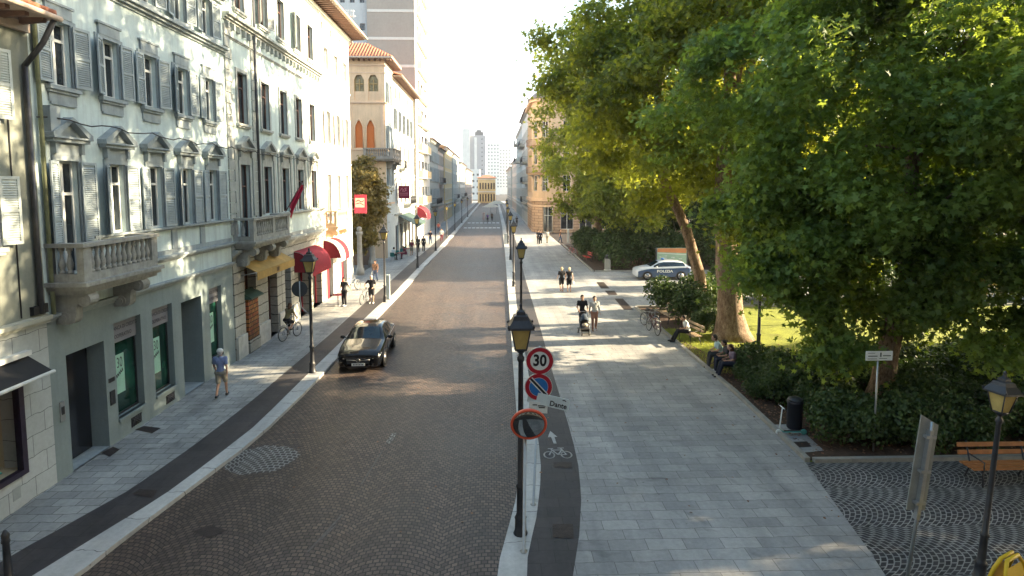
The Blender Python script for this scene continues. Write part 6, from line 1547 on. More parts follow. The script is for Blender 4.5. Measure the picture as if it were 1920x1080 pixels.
# ---- benches
m_slat = M('varnished_bench_slats', (0.42, 0.17, 0.06), 0.55, 0.2, 6.0, local=True)
m_reds = M('red_bench_slats', (0.50, 0.05, 0.04), 0.55, 0.15, 6.0)
m_oldw = M('weathered_bench_wood', (0.34, 0.25, 0.16), 0.7, 0.2, 6.0, local=True)
def bench(loc, rz, label, L=1.9, mat=None, group='park benches'):
    """seat faces local -y"""
    r = root('park_bench', label, 'bench', loc, rz, group=group); mat = mat or m_slat
    mb = MB()
    for k, y in enumerate((-0.22, -0.09, 0.04, 0.16)): mb.box(-L / 2, L / 2, y - 0.042, y + 0.042, 0.43, 0.465)
    part('seat', mb, r, mat)
    mb = MB()
    for z, y in ((0.66, 0.235), (0.84, 0.275)): mb.hexa([(-L / 2, y, z - .05), (L / 2, y, z - .05), (L / 2, y + .03, z - .05), (-L / 2, y + .03, z - .05), (-L / 2, y + .02, z + .05), (L / 2, y + .02, z + .05), (L / 2, y + .05, z + .05), (-L / 2, y + .05, z + .05)])
    part('backrest', mb, r, mat)
    for s in (-1, 1):
        mb = MB(smooth=True); x = s * (L / 2 - 0.25)
        mb.tube([(x, -0.26, 0), (x, -0.24, 0.40), (x, 0.16, 0.41), (x, 0.34, 0.92)], 0.022, 6); mb.tube([(x, 0.14, 0.40), (x, 0.30, 0.0)], 0.022, 6); mb.tube([(x, -0.26, 0.40), (x, -0.26, 0.62), (x, 0.2, 0.64)], 0.018, 6)
        part('leg', mb, r, m_lblack)
    return r
bench((*G(1878, 903), -0.006), 0, 'orange varnished slatted bench at the bed edge near the right border')
bench((9.25, 26.9, 0), R(-82), 'slatted bench under the lone woman in white', 1.6, m_oldw)
bench((9.35, 22.3, 0), R(-84), 'slatted bench under the seated trio', 1.9, m_oldw)
bench((9.45, 31.0, 0), R(-84), 'empty wooden bench in the bed behind the two parked bicycles', 1.7, m_oldw)
bench((9.2, 57.0, 0), R(-84), 'red bench far up the promenade edge', 1.7, m_reds)
# ---- bins and boards
bn = root('litter_bin', 'squat black bin standing behind the kick scooter', 'bin', (*G(1489, 803), 0))
mb = MB(smooth=True); mb.lathe([(0.19, 0), (0.22, 0.05), (0.22, 0.80), (0.235, 0.82), (0.235, 0.86)], 18); part('body', mb, bn, M('black_bin', (0.02, 0.02, 0.03), 0.45, 0.2))
mb = MB(smooth=True); mb.lathe([(0.235, 0.862), (0.20, 0.93), (0.10, 0.98), (0.01, 1.0)], 18); part('lid', mb, bn, m_blackm)
bn = root('litter_bin', 'grey panelled litter bin with a dark hood in front of the hedge', 'bin', (*G(1139, 507), 0))
mb = MB(); mb.prism([(0.27 * math.cos(t), 0.27 * math.sin(t)) for t in np.linspace(0, 2 * math.pi, 8, endpoint=False)], 0.10, 1.05); part('body', mb, bn, M('bin_panels', (0.36, 0.36, 0.33), 0.5, 0.1, metal=0.3))
mb = MB(); mb.prism([(0.31 * math.cos(t), 0.31 * math.sin(t)) for t in np.linspace(0, 2 * math.pi, 8, endpoint=False)], 1.06, 1.16); mb.lathe([(0.25, 1.16), (0.22, 1.35), (0.1, 1.44)], 8); part('hood', mb, bn, m_blackm)
mb = MB(); mb.lathe([(0.32, 0), (0.32, 0.09)], 8); part('base', mb, bn, m_band)
ib = root('information_board', 'large map board with an orange header behind the police car', 'board', (14.9, 48.3, 0))
mb = MB()
for x in (-1.3, 1.3): mb.box(x - .05, x + .05, -.05, .05, 0, 2.25)
part('posts', mb, ib, m_pipe)
mb = MB(); mb.box(-1.25, 1.25, -.03, .03, 0.45, 2.2); bd = part('board', mb, ib, M('pale_map_print', (0.40, 0.55, 0.42), 0.5, 0.15, 2.0))
mb = MB(); mb.poly([(-1.22, -.034, 1.86), (1.22, -.034, 1.76), (1.22, -.034, 2.17), (-1.22, -.034, 2.17)]); part('header', mb, bd, M('orange_header', (0.70, 0.28, 0.12), 0.5, 0.1))
mb = MB(); mb.poly([(-1.22, -.036, 1.75), (1.22, -.036, 1.60), (1.22, -.036, 1.66), (-1.22, -.036, 1.82)], m_swhite); rr = random.Random(3)
for k in range(9): x = rr.uniform(-1.1, .9); z = rr.uniform(1.05, 1.5); mb.box(x, x + rr.uniform(.1, .4), -.037, -.034, z, z + .06, m_swhite)
for k in range(4): x = rr.uniform(-1.1, .9); z = rr.uniform(0.7, 1.3); mb.box(x, x + .25, -.038, -.0345, z, z + .04, m_fy)
part('map_details', mb, bd)
def totem(px, py, h, w, d, label, mat=m_whitef, name='totem'):
    r = root(name, label, 'totem', (*G(px, py), 0)); mb = MB(); mb.box(-w / 2, w / 2, -d / 2, d / 2, 0.04, h); part('body', mb, r, mat)
    mb = MB(); mb.box(-w / 2 - .04, w / 2 + .04, -d / 2 - .04, d / 2 + .04, 0, 0.039); part('foot', mb, r, m_metal); return r
totem(728, 561, 1.6, 0.22, 0.22, 'slim pale totem on the left kerb beside a street lamp', M('pale_blue_totem', (0.52, 0.62, 0.63), 0.4, 0.05))
totem(1065, 455, 1.75, 0.25, 0.2, 'white totem at the top of the promenade by the park corner')
totem(948, 457, 1.3, 0.45, 0.2, 'low white panel between the far lamps on the right kerb')
totem(907, 413, 1.7, 0.55, 0.15, 'pinkish white panel standing in the road beyond the crossing', M('pinkish_panel', (0.62, 0.5, 0.5), 0.5, 0.05))
# ---- yellow folding frame at the lower right
yf = root('folding_board', 'yellow folding frame cut by the bottom right corner', 'folding board', (*G(1893, 1045, 1.1), -0.006), R(25))
m_yp = M('yellow_plastic', (0.72, 0.47, 0.02), 0.4, 0.08, 5.0, local=True)
for s, nm in ((-1, 'front_panel'), (1, 'rear_panel')):
    mb = MB(smooth=True); w = 0.30
    P3 = lambda x, t: (x, s * (0.04 + 0.28 * (1 - t)), 1.12 * t)
    mb.tube([P3(-w * 1.15, 0), P3(-w, 0.85), P3(-w * .6, 1.0), P3(w * .6, 1.0), P3(w, 0.85), P3(w * 1.15, 0)], 0.032, 8)
    mb.tube([P3(-w, .15), P3(w, .15)], 0.022, 6); fo = part(nm, mb, yf, m_yp)
    mb = MB(); mb.poly([P3(-w * .95, .2), P3(w * .95, .2), P3(w * .85, .9), P3(-w * .85, .9)]); part('sheet', mb, fo, m_yp)
# ---- parasols far down
def parasol(loc, label, r_=2.2):
    o = root('parasol', label, 'parasol', loc, group='cream parasols far down the street')
    mb = MB(); mb.lathe([(r_, 2.5), (r_ * .5, 3.0), (0.05, 3.35)], 8, smooth=False); part('canopy', mb, o, m_cream); mb = MB(); mb.lathe([(0.04, 0), (0.04, 2.6)], 6); part('pole', mb, o, m_pipe); return o
p_ = parasol((-0.6, 142, -.1), 'front cream parasol in the road far down the street'); dup(p_, (0.9, 160, -.1), 0, 'rear cream parasol just behind the front one', sc=1.1)
# ---- garden gate before the palace
m_pier = M('weathered_gate_stone', (0.42, 0.40, 0.36), 0.85, 0.2, 2.0, streak=0.3, bump=0.2)
gp = root('gate_pier', 'pale stone gate pier under the bronze tree, nearer one', 'gate pier', (-11.05, 48.6, 0), group='gate piers')
mb = MB(); mb.lathe([(0.34, 0), (0.34, 0.5), (0.26, 0.6), (0.22, 0.9), (0.19, 3.3), (0.28, 3.4), (0.28, 3.6)], 12, smooth=True); part('shaft', mb, gp, m_pier)
mb = MB(); mb.sphere((0, 0, 3.82), 0.22, 10, 7); part('ball', mb, gp, m_pier)
dup(gp, (-11.0, 53.4, 0), 0, 'pale stone gate pier next to the palace corner', sc=1.15)
gf = root('iron_gate', 'dark iron gate between the two stone piers', 'gate', (-11.1, 51, 0))
mb = MB()
for k in range(22): mb.tube([(0, -2.1 + k * .2, 0.08), (0, -2.1 + k * .2, 2.1)], 0.012, 4)
for z in (0.2, 1.9): mb.tube([(0, -2.15, z), (0, 2.15, z)], 0.02, 4)
part('bars', mb, gf, m_blackm)
gw = root('garden_wall', 'brown garden wall behind the gate before the palace', 'wall', (-14.5, 55, 0))
mb = MB(); mb.box(-5.5, 3.2, -0.15, 0.15, 0, 3.4); part('wall', mb, gw, M('brown_garden_wall', (0.20, 0.13, 0.10), 0.9, 0.3, 1.0, streak=0.3)); mb = MB(); mb.box(-5.55, 3.25, -0.2, 0.2, 3.4, 3.52); part('coping', mb, gw, m_pier)
# ---- kick scooter
def wheel_bm(mb, c, r, t=0.03, axis='x', mat=None, seg=20, tr=0.012):
    pts = [(c[0] + (0 if axis == 'x' else r * math.cos(a)), c[1] + (r * math.cos(a) if axis == 'x' else 0), c[2] + r * math.sin(a)) for a in np.linspace(0, 2 * math.pi, seg, endpoint=False)]
    mb.tube(pts, tr, 6, mat, closed=True)
ks = root('kick_scooter', 'turquoise and white kick scooter parked beside the black bin', 'kick scooter', (*G(1484, 815), 0), R(88))
m_turq = M('turquoise_paint', (0.10, 0.42, 0.40), 0.35, 0.05)
mb = MB(); mb.box(-0.06, 0.06, -0.30, 0.28, 0.09, 0.12, m_turq); mb.box(-.05, .05, -0.28, 0.26, 0.121, 0.125, m_blackm); part('deck', mb, ks)
mb = MB(smooth=True); mb.tube([(0, 0.24, 0.11), (0, 0.36, 0.22), (0, 0.30, 0.82)], [0.022, 0.022, 0.016], 8, m_swhite); part('stem', mb, ks)
mb = MB(smooth=True); mb.tube([(-0.2, 0.30, 0.83), (0.2, 0.30, 0.83)], 0.016, 8, m_swhite); mb.tube([(-0.24, .3, .83), (-0.15, .3, .83)], 0.02, 6, m_blackm); mb.tube([(0.15, .3, .83), (0.24, .3, .83)], 0.02, 6, m_blackm); part('handlebar', mb, ks)
for y in (-0.36, 0.38):
    mb = MB(smooth=True); mb.lathe([(0.07, -.018), (0.085, -.012), (0.085, .012), (0.07, .018)], 16, m_turq if y < 0 else m_swhite, T=lambda p, y=y: (p[2], y + p[0], 0.085 + p[1])); part('wheel', mb, ks)
# ---- bicycles
def bicycle(loc, rz, label, colour, group='parked bicycles', lean=0.0, basket=False):
    """wheels in the local y-z plane, heading +y"""
    r = root('bicycle', label, 'bicycle', loc, rz, group=group, tilt=(0, lean)); Rw = 0.34
    for y, nm in ((-0.52, 'wheel'), (0.54, 'wheel')):
        mb = MB(smooth=True); wheel_bm(mb, (0, y, Rw), Rw - 0.02, mat=m_blackm, tr=0.020, seg=28); wheel_bm(mb, (0, y, Rw), Rw - 0.05, mat=m_metal, tr=0.009, seg=28)
        for k in range(14):
            a = 2 * math.pi * k / 14; mb.tube([(0.02 * (-1) ** k, y, Rw), (0, y + (Rw - .05) * math.cos(a), Rw + (Rw - .05) * math.sin(a))], 0.003, 3, m_metal)
        mb.lathe([(0.03, -.04), (0.03, .04)], 8, m_metal, T=lambda p, y=y: (p[2], y + p[0], Rw + p[1])); part(nm, mb, r)
    mb = MB(smooth=True); bb = (0, -0.08, 0.30); st_ = (0, -0.22, 0.82); hd = (0, 0.36, 0.84); hl = (0, 0.40, 0.66)
    for a, b in ((bb, st_), (bb, hl), ((0, -.20, .72), hd), (hd, hl)): mb.tube([a, b], 0.018, 7)
    for s in (-1, 1): mb.tube([(s * .05, -.52, Rw), bb], 0.011, 5); mb.tube([(s * .05, -.52, Rw), (0, -.2, .74)], 0.010, 5); mb.tube([(s * .05, .54, Rw), (s * .04, .42, .62), hl], 0.012, 5)
    for y in (-.52, .54): mb.tube([(0, y + (Rw + .03) * math.cos(a), Rw + (Rw + .03) * math.sin(a)) for a in np.linspace(R(20 if y < 0 else 40), R(190 if y < 0 else 150), 10)], 0.016, 4)
    part('frame', mb, r, colour)
    mb = MB(smooth=True); mb.tube([hd, (0, .35, .98)], 0.012, 6); mb.tube([(-.28, .20, 1.02), (-.24, .32, 1.02), (0, .37, .99), (.24, .32, 1.02), (.28, .20, 1.02)], 0.012, 6); part('handlebar', mb, r, m_metal)
    mb = MB(smooth=True); mb.sphere((0, -.26, .92), .13, 10, 6, None, (0.75, 1.1, .35)); mb.tube([st_, (0, -.25, .90)], .013, 6); part('saddle', mb, r, m_blackm)
    mb = MB(smooth=True); wheel_bm(mb, bb, 0.085, tr=.008, seg=16); mb.tube([(-.09, -.08, .30), (-.09, -.02, .16)], .010, 5); mb.tube([(.09, -.08, .30), (.09, -.14, .44)], .010, 5); mb.box(-.16, -.08, -.06, .02, .145, .165); mb.box(.08, .16, -.18, -.10, .435, .455); part('crank', mb, r, m_metal)
    mb = MB(); mb.box(-.07, .07, -.70, -.32, .74, .75); mb.tube([(.05, -.52, Rw), (.06, -.6, .74)], .006, 4); mb.tube([(-.05, -.52, Rw), (-.06, -.6, .74)], .006, 4); part('carrier', mb, r, m_metal)
    if basket:
        mb = MB()
        for z in (.86, .96, 1.08): mb.tube([(-.16, .48, z), (.16, .48, z), (.16, .74, z), (-.16, .74, z)], .008, 4, closed=True)
        for x, y in [(-.16, .48), (0, .48), (.16, .48), (.16, .6), (.16, .74), (0, .74), (-.16, .74), (-.16, .6)]: mb.tube([(x, y, .86), (x, y, 1.08)], .007, 4)
        part('basket', mb, r, m_blackm)
    return r
m_bk1 = M('maroon_bicycle_paint', (0.10, 0.03, 0.05), 0.35, 0.05); m_bk2 = M('steel_bicycle_paint', (0.25, 0.27, 0.3), 0.35, 0.05); m_bk3 = M('red_bicycle_paint', (0.45, 0.04, 0.05), 0.35, 0.05)
bicycle((7.95, 28.6, 0), R(8), 'maroon bicycle parked at the bed kerb, the nearer of two', m_bk1, lean=R(5), basket=True)
bicycle((8.10, 29.8, 0), R(200), 'grey bicycle parked behind the maroon one at the bed kerb', m_bk2, lean=R(-5))
bicycle((8.35, 62.0, 0), R(30), 'red bicycle standing at the park corner far up the promenade', m_bk3, lean=R(4))
bicycle((-9.9, 41.2, 0), R(-25), 'pale bicycle leaning against the end of the white house', m_bk2, lean=R(-6))
# ---- cafe and shop front things
def small_table(loc, label, top, name='table', r_=0.35):
    o = root(name, label, 'table', loc, group='small tables on the left pavement'); mb = MB(); mb.lathe([(r_, .70), (r_, .73)], 16, smooth=False); part('top', mb, o, top)
    mb = MB(); mb.lathe([(.03, .02), (.03, .70)], 8); mb.lathe([(.22, 0), (.22, .02)], 12, smooth=False); part('leg', mb, o, m_metal); return o
tb_ = small_table((*G(634, 574), 0), 'small table with a red top beside the man in dark grey', m_red)
dup(tb_, (-9.3, 58.5, 0), 0, 'cafe table nearest the lamp before the green awning'); dup(tb_, (-9.2, 62.5, 0), 0, 'second cafe table under the green awning'); dup(tb_, (-9.1, 66.5, 0), 0, 'third cafe table under the green awning')
def chair(loc, rz, label, mat):
    o = root('cafe_chair', label, 'chair', loc, rz, group='cafe chairs'); mb = MB(); mb.box(-.21, .21, -.21, .21, .43, .46); part('seat', mb, o, mat)
    mb = MB(); mb.box(-.21, .21, .18, .21, .50, .86); part('backrest', mb, o, mat)
    for x in (-.19, .19):
        for y in (-.19, .19): mb = MB(); mb.tube([(x, y, 0), (x, y, .43 if y < 0 else .86)], .014, 5); part('leg', mb, o, m_metal)
    return o
m_teal = M('teal_chair', (0.02, 0.16, 0.15), 0.5)
ch = chair((-9.7, 59.3, 0), R(20), 'teal cafe chair behind the first table', m_teal)
dup(ch, (-9.9, 57.7, 0), R(170), 'teal cafe chair in front of the first table'); dup(ch, (-9.6, 63.4, 0), R(10), 'teal cafe chair behind the second table'); dup(ch, (-9.6, 61.6, 0), R(190), 'teal cafe chair in front of the second table'); dup(ch, (-9.5, 67.4, 0), R(10), 'teal cafe chair at the last cafe table')
# red awnings and signs past the tower
barrel_awning('a', 80.9, 85.5, 'crimson barrel awning at the foot of the tower block', zt=4.6, zb=3.0, out=1.7, nstripe=1)
# clothes in the left shop window
def mannequin(u, label, top, skirt, n=-0.72):
    o = root('mannequin', label, 'mannequin', PL(u, 0.84, n)); mb = MB(smooth=True)
    mb.lathe([(.14, .55), (.11, .72), (.17, .95), (.19, 1.05), (.06, 1.13), (.045, 1.2), (.08, 1.28), (.08, 1.38), (.02, 1.45)], 12); part('body', mb, o, m_cream)
    mb = MB(smooth=True); mb.lathe([(.16, .68), (.14, .74), (.19, .95), (.205, 1.04), (.1, 1.11)], 12); part('top', mb, o, top)
    mb = MB(smooth=True); mb.lathe([(.20, .05), (.19, .3), (.165, .69)], 12, flute=.12); part('skirt', mb, o, skirt)
    mb = MB(); mb.lathe([(.02, 0), (.02, .6)], 6); mb.lathe([(.13, 0), (.13, .02)], 12); part('stand', mb, o, m_metal); return o
mannequin(12.75, 'mannequin in an orange red cardigan and a grey striped skirt in the clothes shop window', M('orange_red_knit', (0.60, 0.09, 0.05), 0.9), M('grey_striped_cloth', (0.10, 0.09, 0.09), 0.9, 0.4, 12.0))
mannequin(12.1, 'mannequin in a patterned cream top and a dark red skirt in the clothes shop window', M('cream_print', (0.55, 0.5, 0.4), 0.9, 0.4, 14.0), M('dark_red_cloth', (0.25, 0.02, 0.04), 0.9))
mb = MB()
for k, (u, mt) in enumerate(((12.4, m_red), (12.65, m_whitef), (12.95, m_turq), (11.9, m_whitef))): mb.mesh([PL(u + a, 0.84 + c, -0.4 + b) for a, b, c in ((0, 0, 0), (.18, 0, 0), (.18, .09, 0), (0, .09, 0), (0, 0, .08), (.08, 0, .1), (.08, .09, .1), (0, .09, .08))], [(4, 5, 6, 7), (0, 1, 5, 4), (1, 2, 6, 5), (2, 3, 7, 6), (3, 0, 4, 7)], mt)
tag(part('shoes', mb), 'row of small shoes on the floor of the clothes shop window', 'shoes')
dr_ = root('dress', 'pale blue dress hanging in the dark bank doorway', 'dress', PL(15.02, 1.3, -0.5))
mb = MB(smooth=True); mb.lathe([(.16, 0), (.13, .35), (.09, .75), (.12, 1.0), (.13, 1.12), (.04, 1.2)], 12, flute=.15); part('cloth', mb, dr_, M('pale_blue_cloth', (0.30, 0.38, 0.52), 0.9, 0.2, 6.0)); mb = MB(); mb.tube([(-.1, 0, 1.2), (0, 0, 1.28), (.1, 0, 1.2)], .008, 4); mb.tube([(0, 0, 1.28), (0, 0, 1.60)], .006, 4); part('hanger', mb, dr_, m_metal)
# ================================================================ VEHICLES
m_carblk, n_, b_ = new_mat('black_car_paint'); b_.inputs['Base Color'].default_value = (0.004, 0.0045, 0.006, 1); b_.inputs['Roughness'].default_value = 0.2; b_.inputs['Specular IOR Level'].default_value = 0.15; b_.inputs['Coat Weight'].default_value = 0.55; b_.inputs['Coat Roughness'].default_value = 0.04
nz = nd(n_, 'ShaderNodeTexNoise', Scale=1.6, Detail=2.0); bm_ = nd(n_, 'ShaderNodeBump', Strength=0.05, Distance=0.05); n_.links.new(nz.outputs[0], bm_.inputs['Height']); n_.links.new(bm_.outputs[0], b_.inputs['Coat Normal'])
m_carblue, n_, b_ = new_mat('police_blue_paint'); b_.inputs['Base Color'].default_value = (0.018, 0.065, 0.17, 1); b_.inputs['Roughness'].default_value = 0.3; b_.inputs['Coat Weight'].default_value = 0.8
m_carwh, n_, b_ = new_mat('car_white_paint'); b_.inputs['Base Color'].default_value = (0.62, 0.66, 0.70, 1); b_.inputs['Roughness'].default_value = 0.3; b_.inputs['Coat Weight'].default_value = 0.8
m_cglass = M_glass('car_glass', (0.012, 0.022, 0.028), 0.03)
m_tyre = M('tyre_rubber', (0.02, 0.02, 0.022), 0.85, 0.2)
m_rim = M('alloy_rim', (0.40, 0.41, 0.42), 0.3, 0.1, metal=0.8)
m_lamp, n_, b_ = new_mat('headlight_lens'); b_.inputs['Base Color'].default_value = (0.55, 0.6, 0.62, 1); b_.inputs['Roughness'].default_value = 0.08; b_.inputs['Metallic'].default_value = 0.4
m_tail = M('tail_light', (0.35, 0.01, 0.01), 0.2)
def car(loc, rz, label, cat, paint, stations, wheels, wr, parts=None, lower=None, group=None):
    """stations along y (front = -y): (y, z_bottom, half width, z_belt, z_top, half width at top) ; z_top == z_belt on hood and boot"""
    r = root('car', label, cat, loc, rz, group=group)
    def section(s):
        y, zb, w, zl, zt, wt = s
        mid = zb + (zl - zb) * 0.5
        pts = [(0, zb), (w * 0.80, zb), (w * 0.95, zb + 0.05), (w, mid), (w * 0.995, zl - 0.10), (w * 0.95, zl)]
        if zt - zl > 0.05:
            pts += [(w * 0.95 + (wt - w * 0.95) * 0.92, zl + (zt - zl) * 0.88), (wt * 0.86, zt - 0.012), (wt * 0.45, zt + 0.012), (0, zt + 0.02)]
        else:
            pts += [(w * 0.88, zl + 0.025), (w * 0.70, zl + 0.045), (w * 0.35, zl + 0.06), (0, zl + 0.065)]
        return [(x, y, z) for x, z in pts]
    # resample the stations smoothly
    st = np.array(stations, dtype=float); t = np.arange(len(st)); tt = np.linspace(0, len(st) - 1, (len(st) - 1) * 3 + 1)
    S = np.stack([np.interp(tt, t, st[:, k]) for k in range(st.shape[1])], 1)
    G_ = [section(s) for s in S]
    mb = MB(smooth=True)
    for sgn in (1, -1):
        mb.grid([[(sgn * p[0], p[1], p[2]) for p in row] for row in G_], paint)
    for row in (G_[0], G_[-1]):
        mb.poly([(p[0], p[1], p[2]) for p in row] + [(-p[0], p[1], p[2]) for p in row[::-1]], paint, False)
    if lower:
        for row_i in range(len(G_) - 1):
            for sgn in (1, -1):
                a, b = G_[row_i], G_[row_i + 1]; f = lambda p, e=0.006: (sgn * (p[0] + e), p[1], p[2])
                if lower[1] < a[0][1] < lower[2]: mb.poly([f(a[1]), f(b[1]), f(b[2]), f(a[2])], lower[0]); mb.poly([f(a[2]), f(b[2]), f(b[3]), f(a[3])], lower[0]); mb.poly([f(a[3]), f(b[3]), f(b[4]), f(a[4])], lower[0])
    bo = part('body', mb, r)
    # wheel arches, wheels
    for (x, y) in wheels:
        for sgn in (1, -1):
            mb = MB(smooth=True); X_ = sgn * x
            mb.lathe([(wr + 0.05, -0.01), (wr + 0.05, 0.01)], 24, m_blackm, T=lambda p: (X_ * 1.0 + sgn * 0.012 + p[2], y + p[0], wr + p[1] * 0.98), smooth=False)
            part('wheel_arch', mb, r)
            mb = MB(smooth=True)
            mb.lathe([(wr * .66, -.11), (wr * .96, -.11), (wr, -.06), (wr, .06), (wr * .96, .11), (wr * .66, .11)], 26, m_tyre, T=lambda p: (X_ - sgn * 0.075 + p[2], y + p[0], wr + p[1])); wo = part('wheel', mb, r)
            mb = MB(smooth=False)
            fx = X_ - sgn * 0.075 + sgn * 0.10
            mb.lathe([(wr * .68, -.01), (wr * .68, .014)], 26, m_rim, T=lambda p: (fx + p[2], y + p[0], wr + p[1]))
            for k in range(5):
                a = 2 * math.pi * (k + .5) / 5; w_ = 0.20
                mb.poly([(fx + sgn * .016, y + wr * .62 * math.cos(a + q), wr + wr * .62 * math.sin(a + q)) for q in (-w_, w_)] + [(fx + sgn * .016, y + wr * .22 * math.cos(a + q), wr + wr * .22 * math.sin(a + q)) for q in (.35, -.35)], m_blackm)
            part('rim', mb, wo)
    # glazing laid 5 mm outside the shell
    def idx(y): return int(np.argmin(np.abs(S[:, 0] - y)))
    def glass(name, y0, y1, side=True, z0=5, z1=6, inset=0.0, mat=None):
        i0, i1 = idx(y0), idx(y1); mbs = []
        for sgn in ((1, -1) if side else (0,)):
            mb = MB(smooth=True)
            if side:
                rows_ = []
                for i in range(i0, i1 + 1):
                    a, b = Vector(G_[i][z0]), Vector(G_[i][z1]); a2 = a.lerp(b, 0.10); b2 = a.lerp(b, 0.90)
                    rows_.append([(sgn * (a2.x + .006), a2.y, a2.z), (sgn * (b2.x + .008), b2.y, b2.z)])
                mb.grid(rows_, mat or m_cglass)
            mbs.append(part(name, mb, r))
        return mbs
    return r, G_, S, idx, glass
# ---- black saloon: front = -y. length 4.6
st = [(-2.30, .30, .62, .52, .52, .5), (-2.26, .22, .78, .66, .66, .6), (-2.10, .18, .86, .76, .76, .6), (-1.6, .18, .90, .86, .86, .6), (-1.0, .18, .905, .94, .94, .7), (-0.86, .18, .905, .96, .99, .78), (-0.30, .18, .905, .96, 1.36, .62), (0.05, .18, .905, .96, 1.43, .60), (0.7, .18, .905, .97, 1.43, .60), (1.2, .18, .90, .98, 1.34, .58), (1.75, .18, .89, .98, 1.06, .62), (1.95, .2, .87, .97, .97, .6), (2.2, .25, .82, .92, .92, .6), (2.30, .35, .70, .75, .75, .5)]
X0, Y0 = G(670, 698, -0.1); Y0 += 2.25
bc, G_, S, idx, glass = car((X0, Y0, -0.10), R(1.5), 'black saloon with a starred grille driving towards the viewer', 'car', m_carblk, st, [(0.89, -1.38), (0.89, 1.42)], 0.33)
glass('side_window', -0.55, 0.22); glass('side_window', 0.30, 1.55)
def screen(r, G_, S, idx, y0, y1, name, w=0.9, mat=None):
    i0, i1 = idx(y0), idx(y1); mb = MB(smooth=True); rows_ = []
    for i in range(i0, i1 + 1):
        row = G_[i]; pts = row[7:10] if len(row) > 9 else row[-3:]
        zt = row[9][2]; x = row[7][0] * w
        rows_.append([(k * x, row[0][1] - 0.006, zt - 0.03 * k * k + 0.010) for k in (-1, -.5, 0, .5, 1)])
    mb.grid(rows_, mat or m_cglass); return part(name, mb, r)
screen(bc, G_, S, idx, -0.84, -0.32, 'windscreen', 0.97); screen(bc, G_, S, idx, 1.22, 1.72, 'rear_window', 0.95)
mb = MB(); mb.mesh([(-.42, -2.335, .36), (.42, -2.335, .36), (.50, -2.315, .60), (-.50, -2.315, .60), (-.42, -2.28, .36), (.42, -2.28, .36), (.50, -2.26, .60), (-.50, -2.26, .60)], [(0, 1, 2, 3), (0, 1, 5, 4), (1, 2, 6, 5), (2, 3, 7, 6), (3, 0, 4, 7)], m_blackm); gr_ = part('grille', mb, bc)
mb = MB(smooth=True); mb.tube([(.075 * math.cos(a), -2.345, .50 + .075 * math.sin(a)) for a in np.linspace(0, 2 * math.pi, 18, endpoint=False)], .010, 5, m_rim, closed=True)
for a in (90, 210, 330): mb.tube([(0, -2.345, .50), (.07 * math.cos(R(a)), -2.345, .50 + .07 * math.sin(R(a)))], .007, 4, m_rim)
for s in (-1, 1): mb.tube([(s * .09, -2.34, .505), (s * .46, -2.325, .53)], .012, 5, m_rim)
part('badge', mb, gr_)
mb = MB(); mb.box(-.26, .26, -2.352, -2.342, .285, .395, m_swhite); pl2 = part('number_plate', mb, bc)
mb = text_mb('GO 573', 0.085, m_sblk, lambda x, y: (x, -2.354, .34 + y), 'CENTER', 0.002, 1.0)
mb = MB()
for k in range(7): mb.box(-.20 + .06 * k, -.165 + .06 * k, -2.355, -2.3525, .315, .365, m_sblk)
part('plate_characters', mb, pl2)
for s in (-1, 1):
    mb = MB(smooth=True); mb.mesh([(s * .54, -2.29, .56), (s * .80, -2.20, .60), (s * .875, -1.98, .72), (s * .80, -2.06, .74), (s * .56, -2.24, .67)], [(0, 1, 2, 3, 4)], m_lamp)
    mb.tube([(s * .55, -2.30, .565), (s * .80, -2.21, .605), (s * .875, -1.99, .725)], .012, 5, m_rim); part('headlight', mb, bc)
    mb = MB(smooth=True); mb.sphere((s * 1.0, -.52, 1.0), .12, 8, 6, m_carblk, (.95, .6, .65)); mb.tube([(s * .86, -.5, .97), (s * .95, -.52, .98)], .025, 5, m_carblk); part('mirror', mb, bc)
    mb = MB(); mb.mesh([(s * .50, -2.30, .24), (s * .76, -2.25, .24), (s * .76, -2.26, .38), (s * .56, -2.31, .36)], [(0, 1, 2, 3)], m_blackm); part('air_intake', mb, bc)
mb = MB(); mb.mesh([(-.42, -2.31, .20), (.42, -2.31, .20), (.44, -2.325, .27), (-.44, -2.325, .27)], [(0, 1, 2, 3)], m_blackm); part('lower_intake', mb, bc)
for s in (-1, 1):
    mb = MB(); mb.tube([(s * .912, -.62, .40), (s * .912, -.62, .90)], .006, 4, m_blackm); mb.tube([(s * .915, .28, .35), (s * .912, .28, .90)], .006, 4, m_blackm); mb.tube([(s * .90, -.8, .965), (s * .9, 1.6, .985)], .010, 4, m_rim); part('door_seams', mb, bc)
# ---- police hatchback, front towards -x in the world
st = [(-2.15, .32, .60, .60, .60, .5), (-2.10, .24, .78, .74, .74, .6), (-1.9, .2, .86, .84, .84, .6), (-1.4, .2, .89, .95, .95, .6), (-1.02, .2, .90, 1.0, 1.02, .76), (-0.40, .2, .90, 1.0, 1.40, .64), (0.0, .2, .90, 1.01, 1.50, .62), (0.8, .2, .90, 1.03, 1.50, .62), (1.5, .2, .89, 1.06, 1.42, .60), (1.98, .22, .87, 1.04, 1.12, .62), (2.12, .3, .82, 1.0, 1.0, .6), (2.18, .4, .72, .8, .8, .5)]
pc, G_, S, idx, glass = car((13.35, 46.0, 0), R(-90), 'blue and white police car parked side-on by the hedge', 'police car', m_carwh, st, [(0.885, -1.32), (0.885, 1.33)], 0.33, lower=(m_carblue, -2.06, 2.1))
glass('side_window', -0.72, 0.15); glass('side_window', 0.22, 1.15); glass('side_window', 1.2, 1.62)
screen(pc, G_, S, idx, -1.0, -0.42, 'windscreen', 0.97); screen(pc, G_, S, idx, 1.55, 1.96, 'rear_window', 0.95)
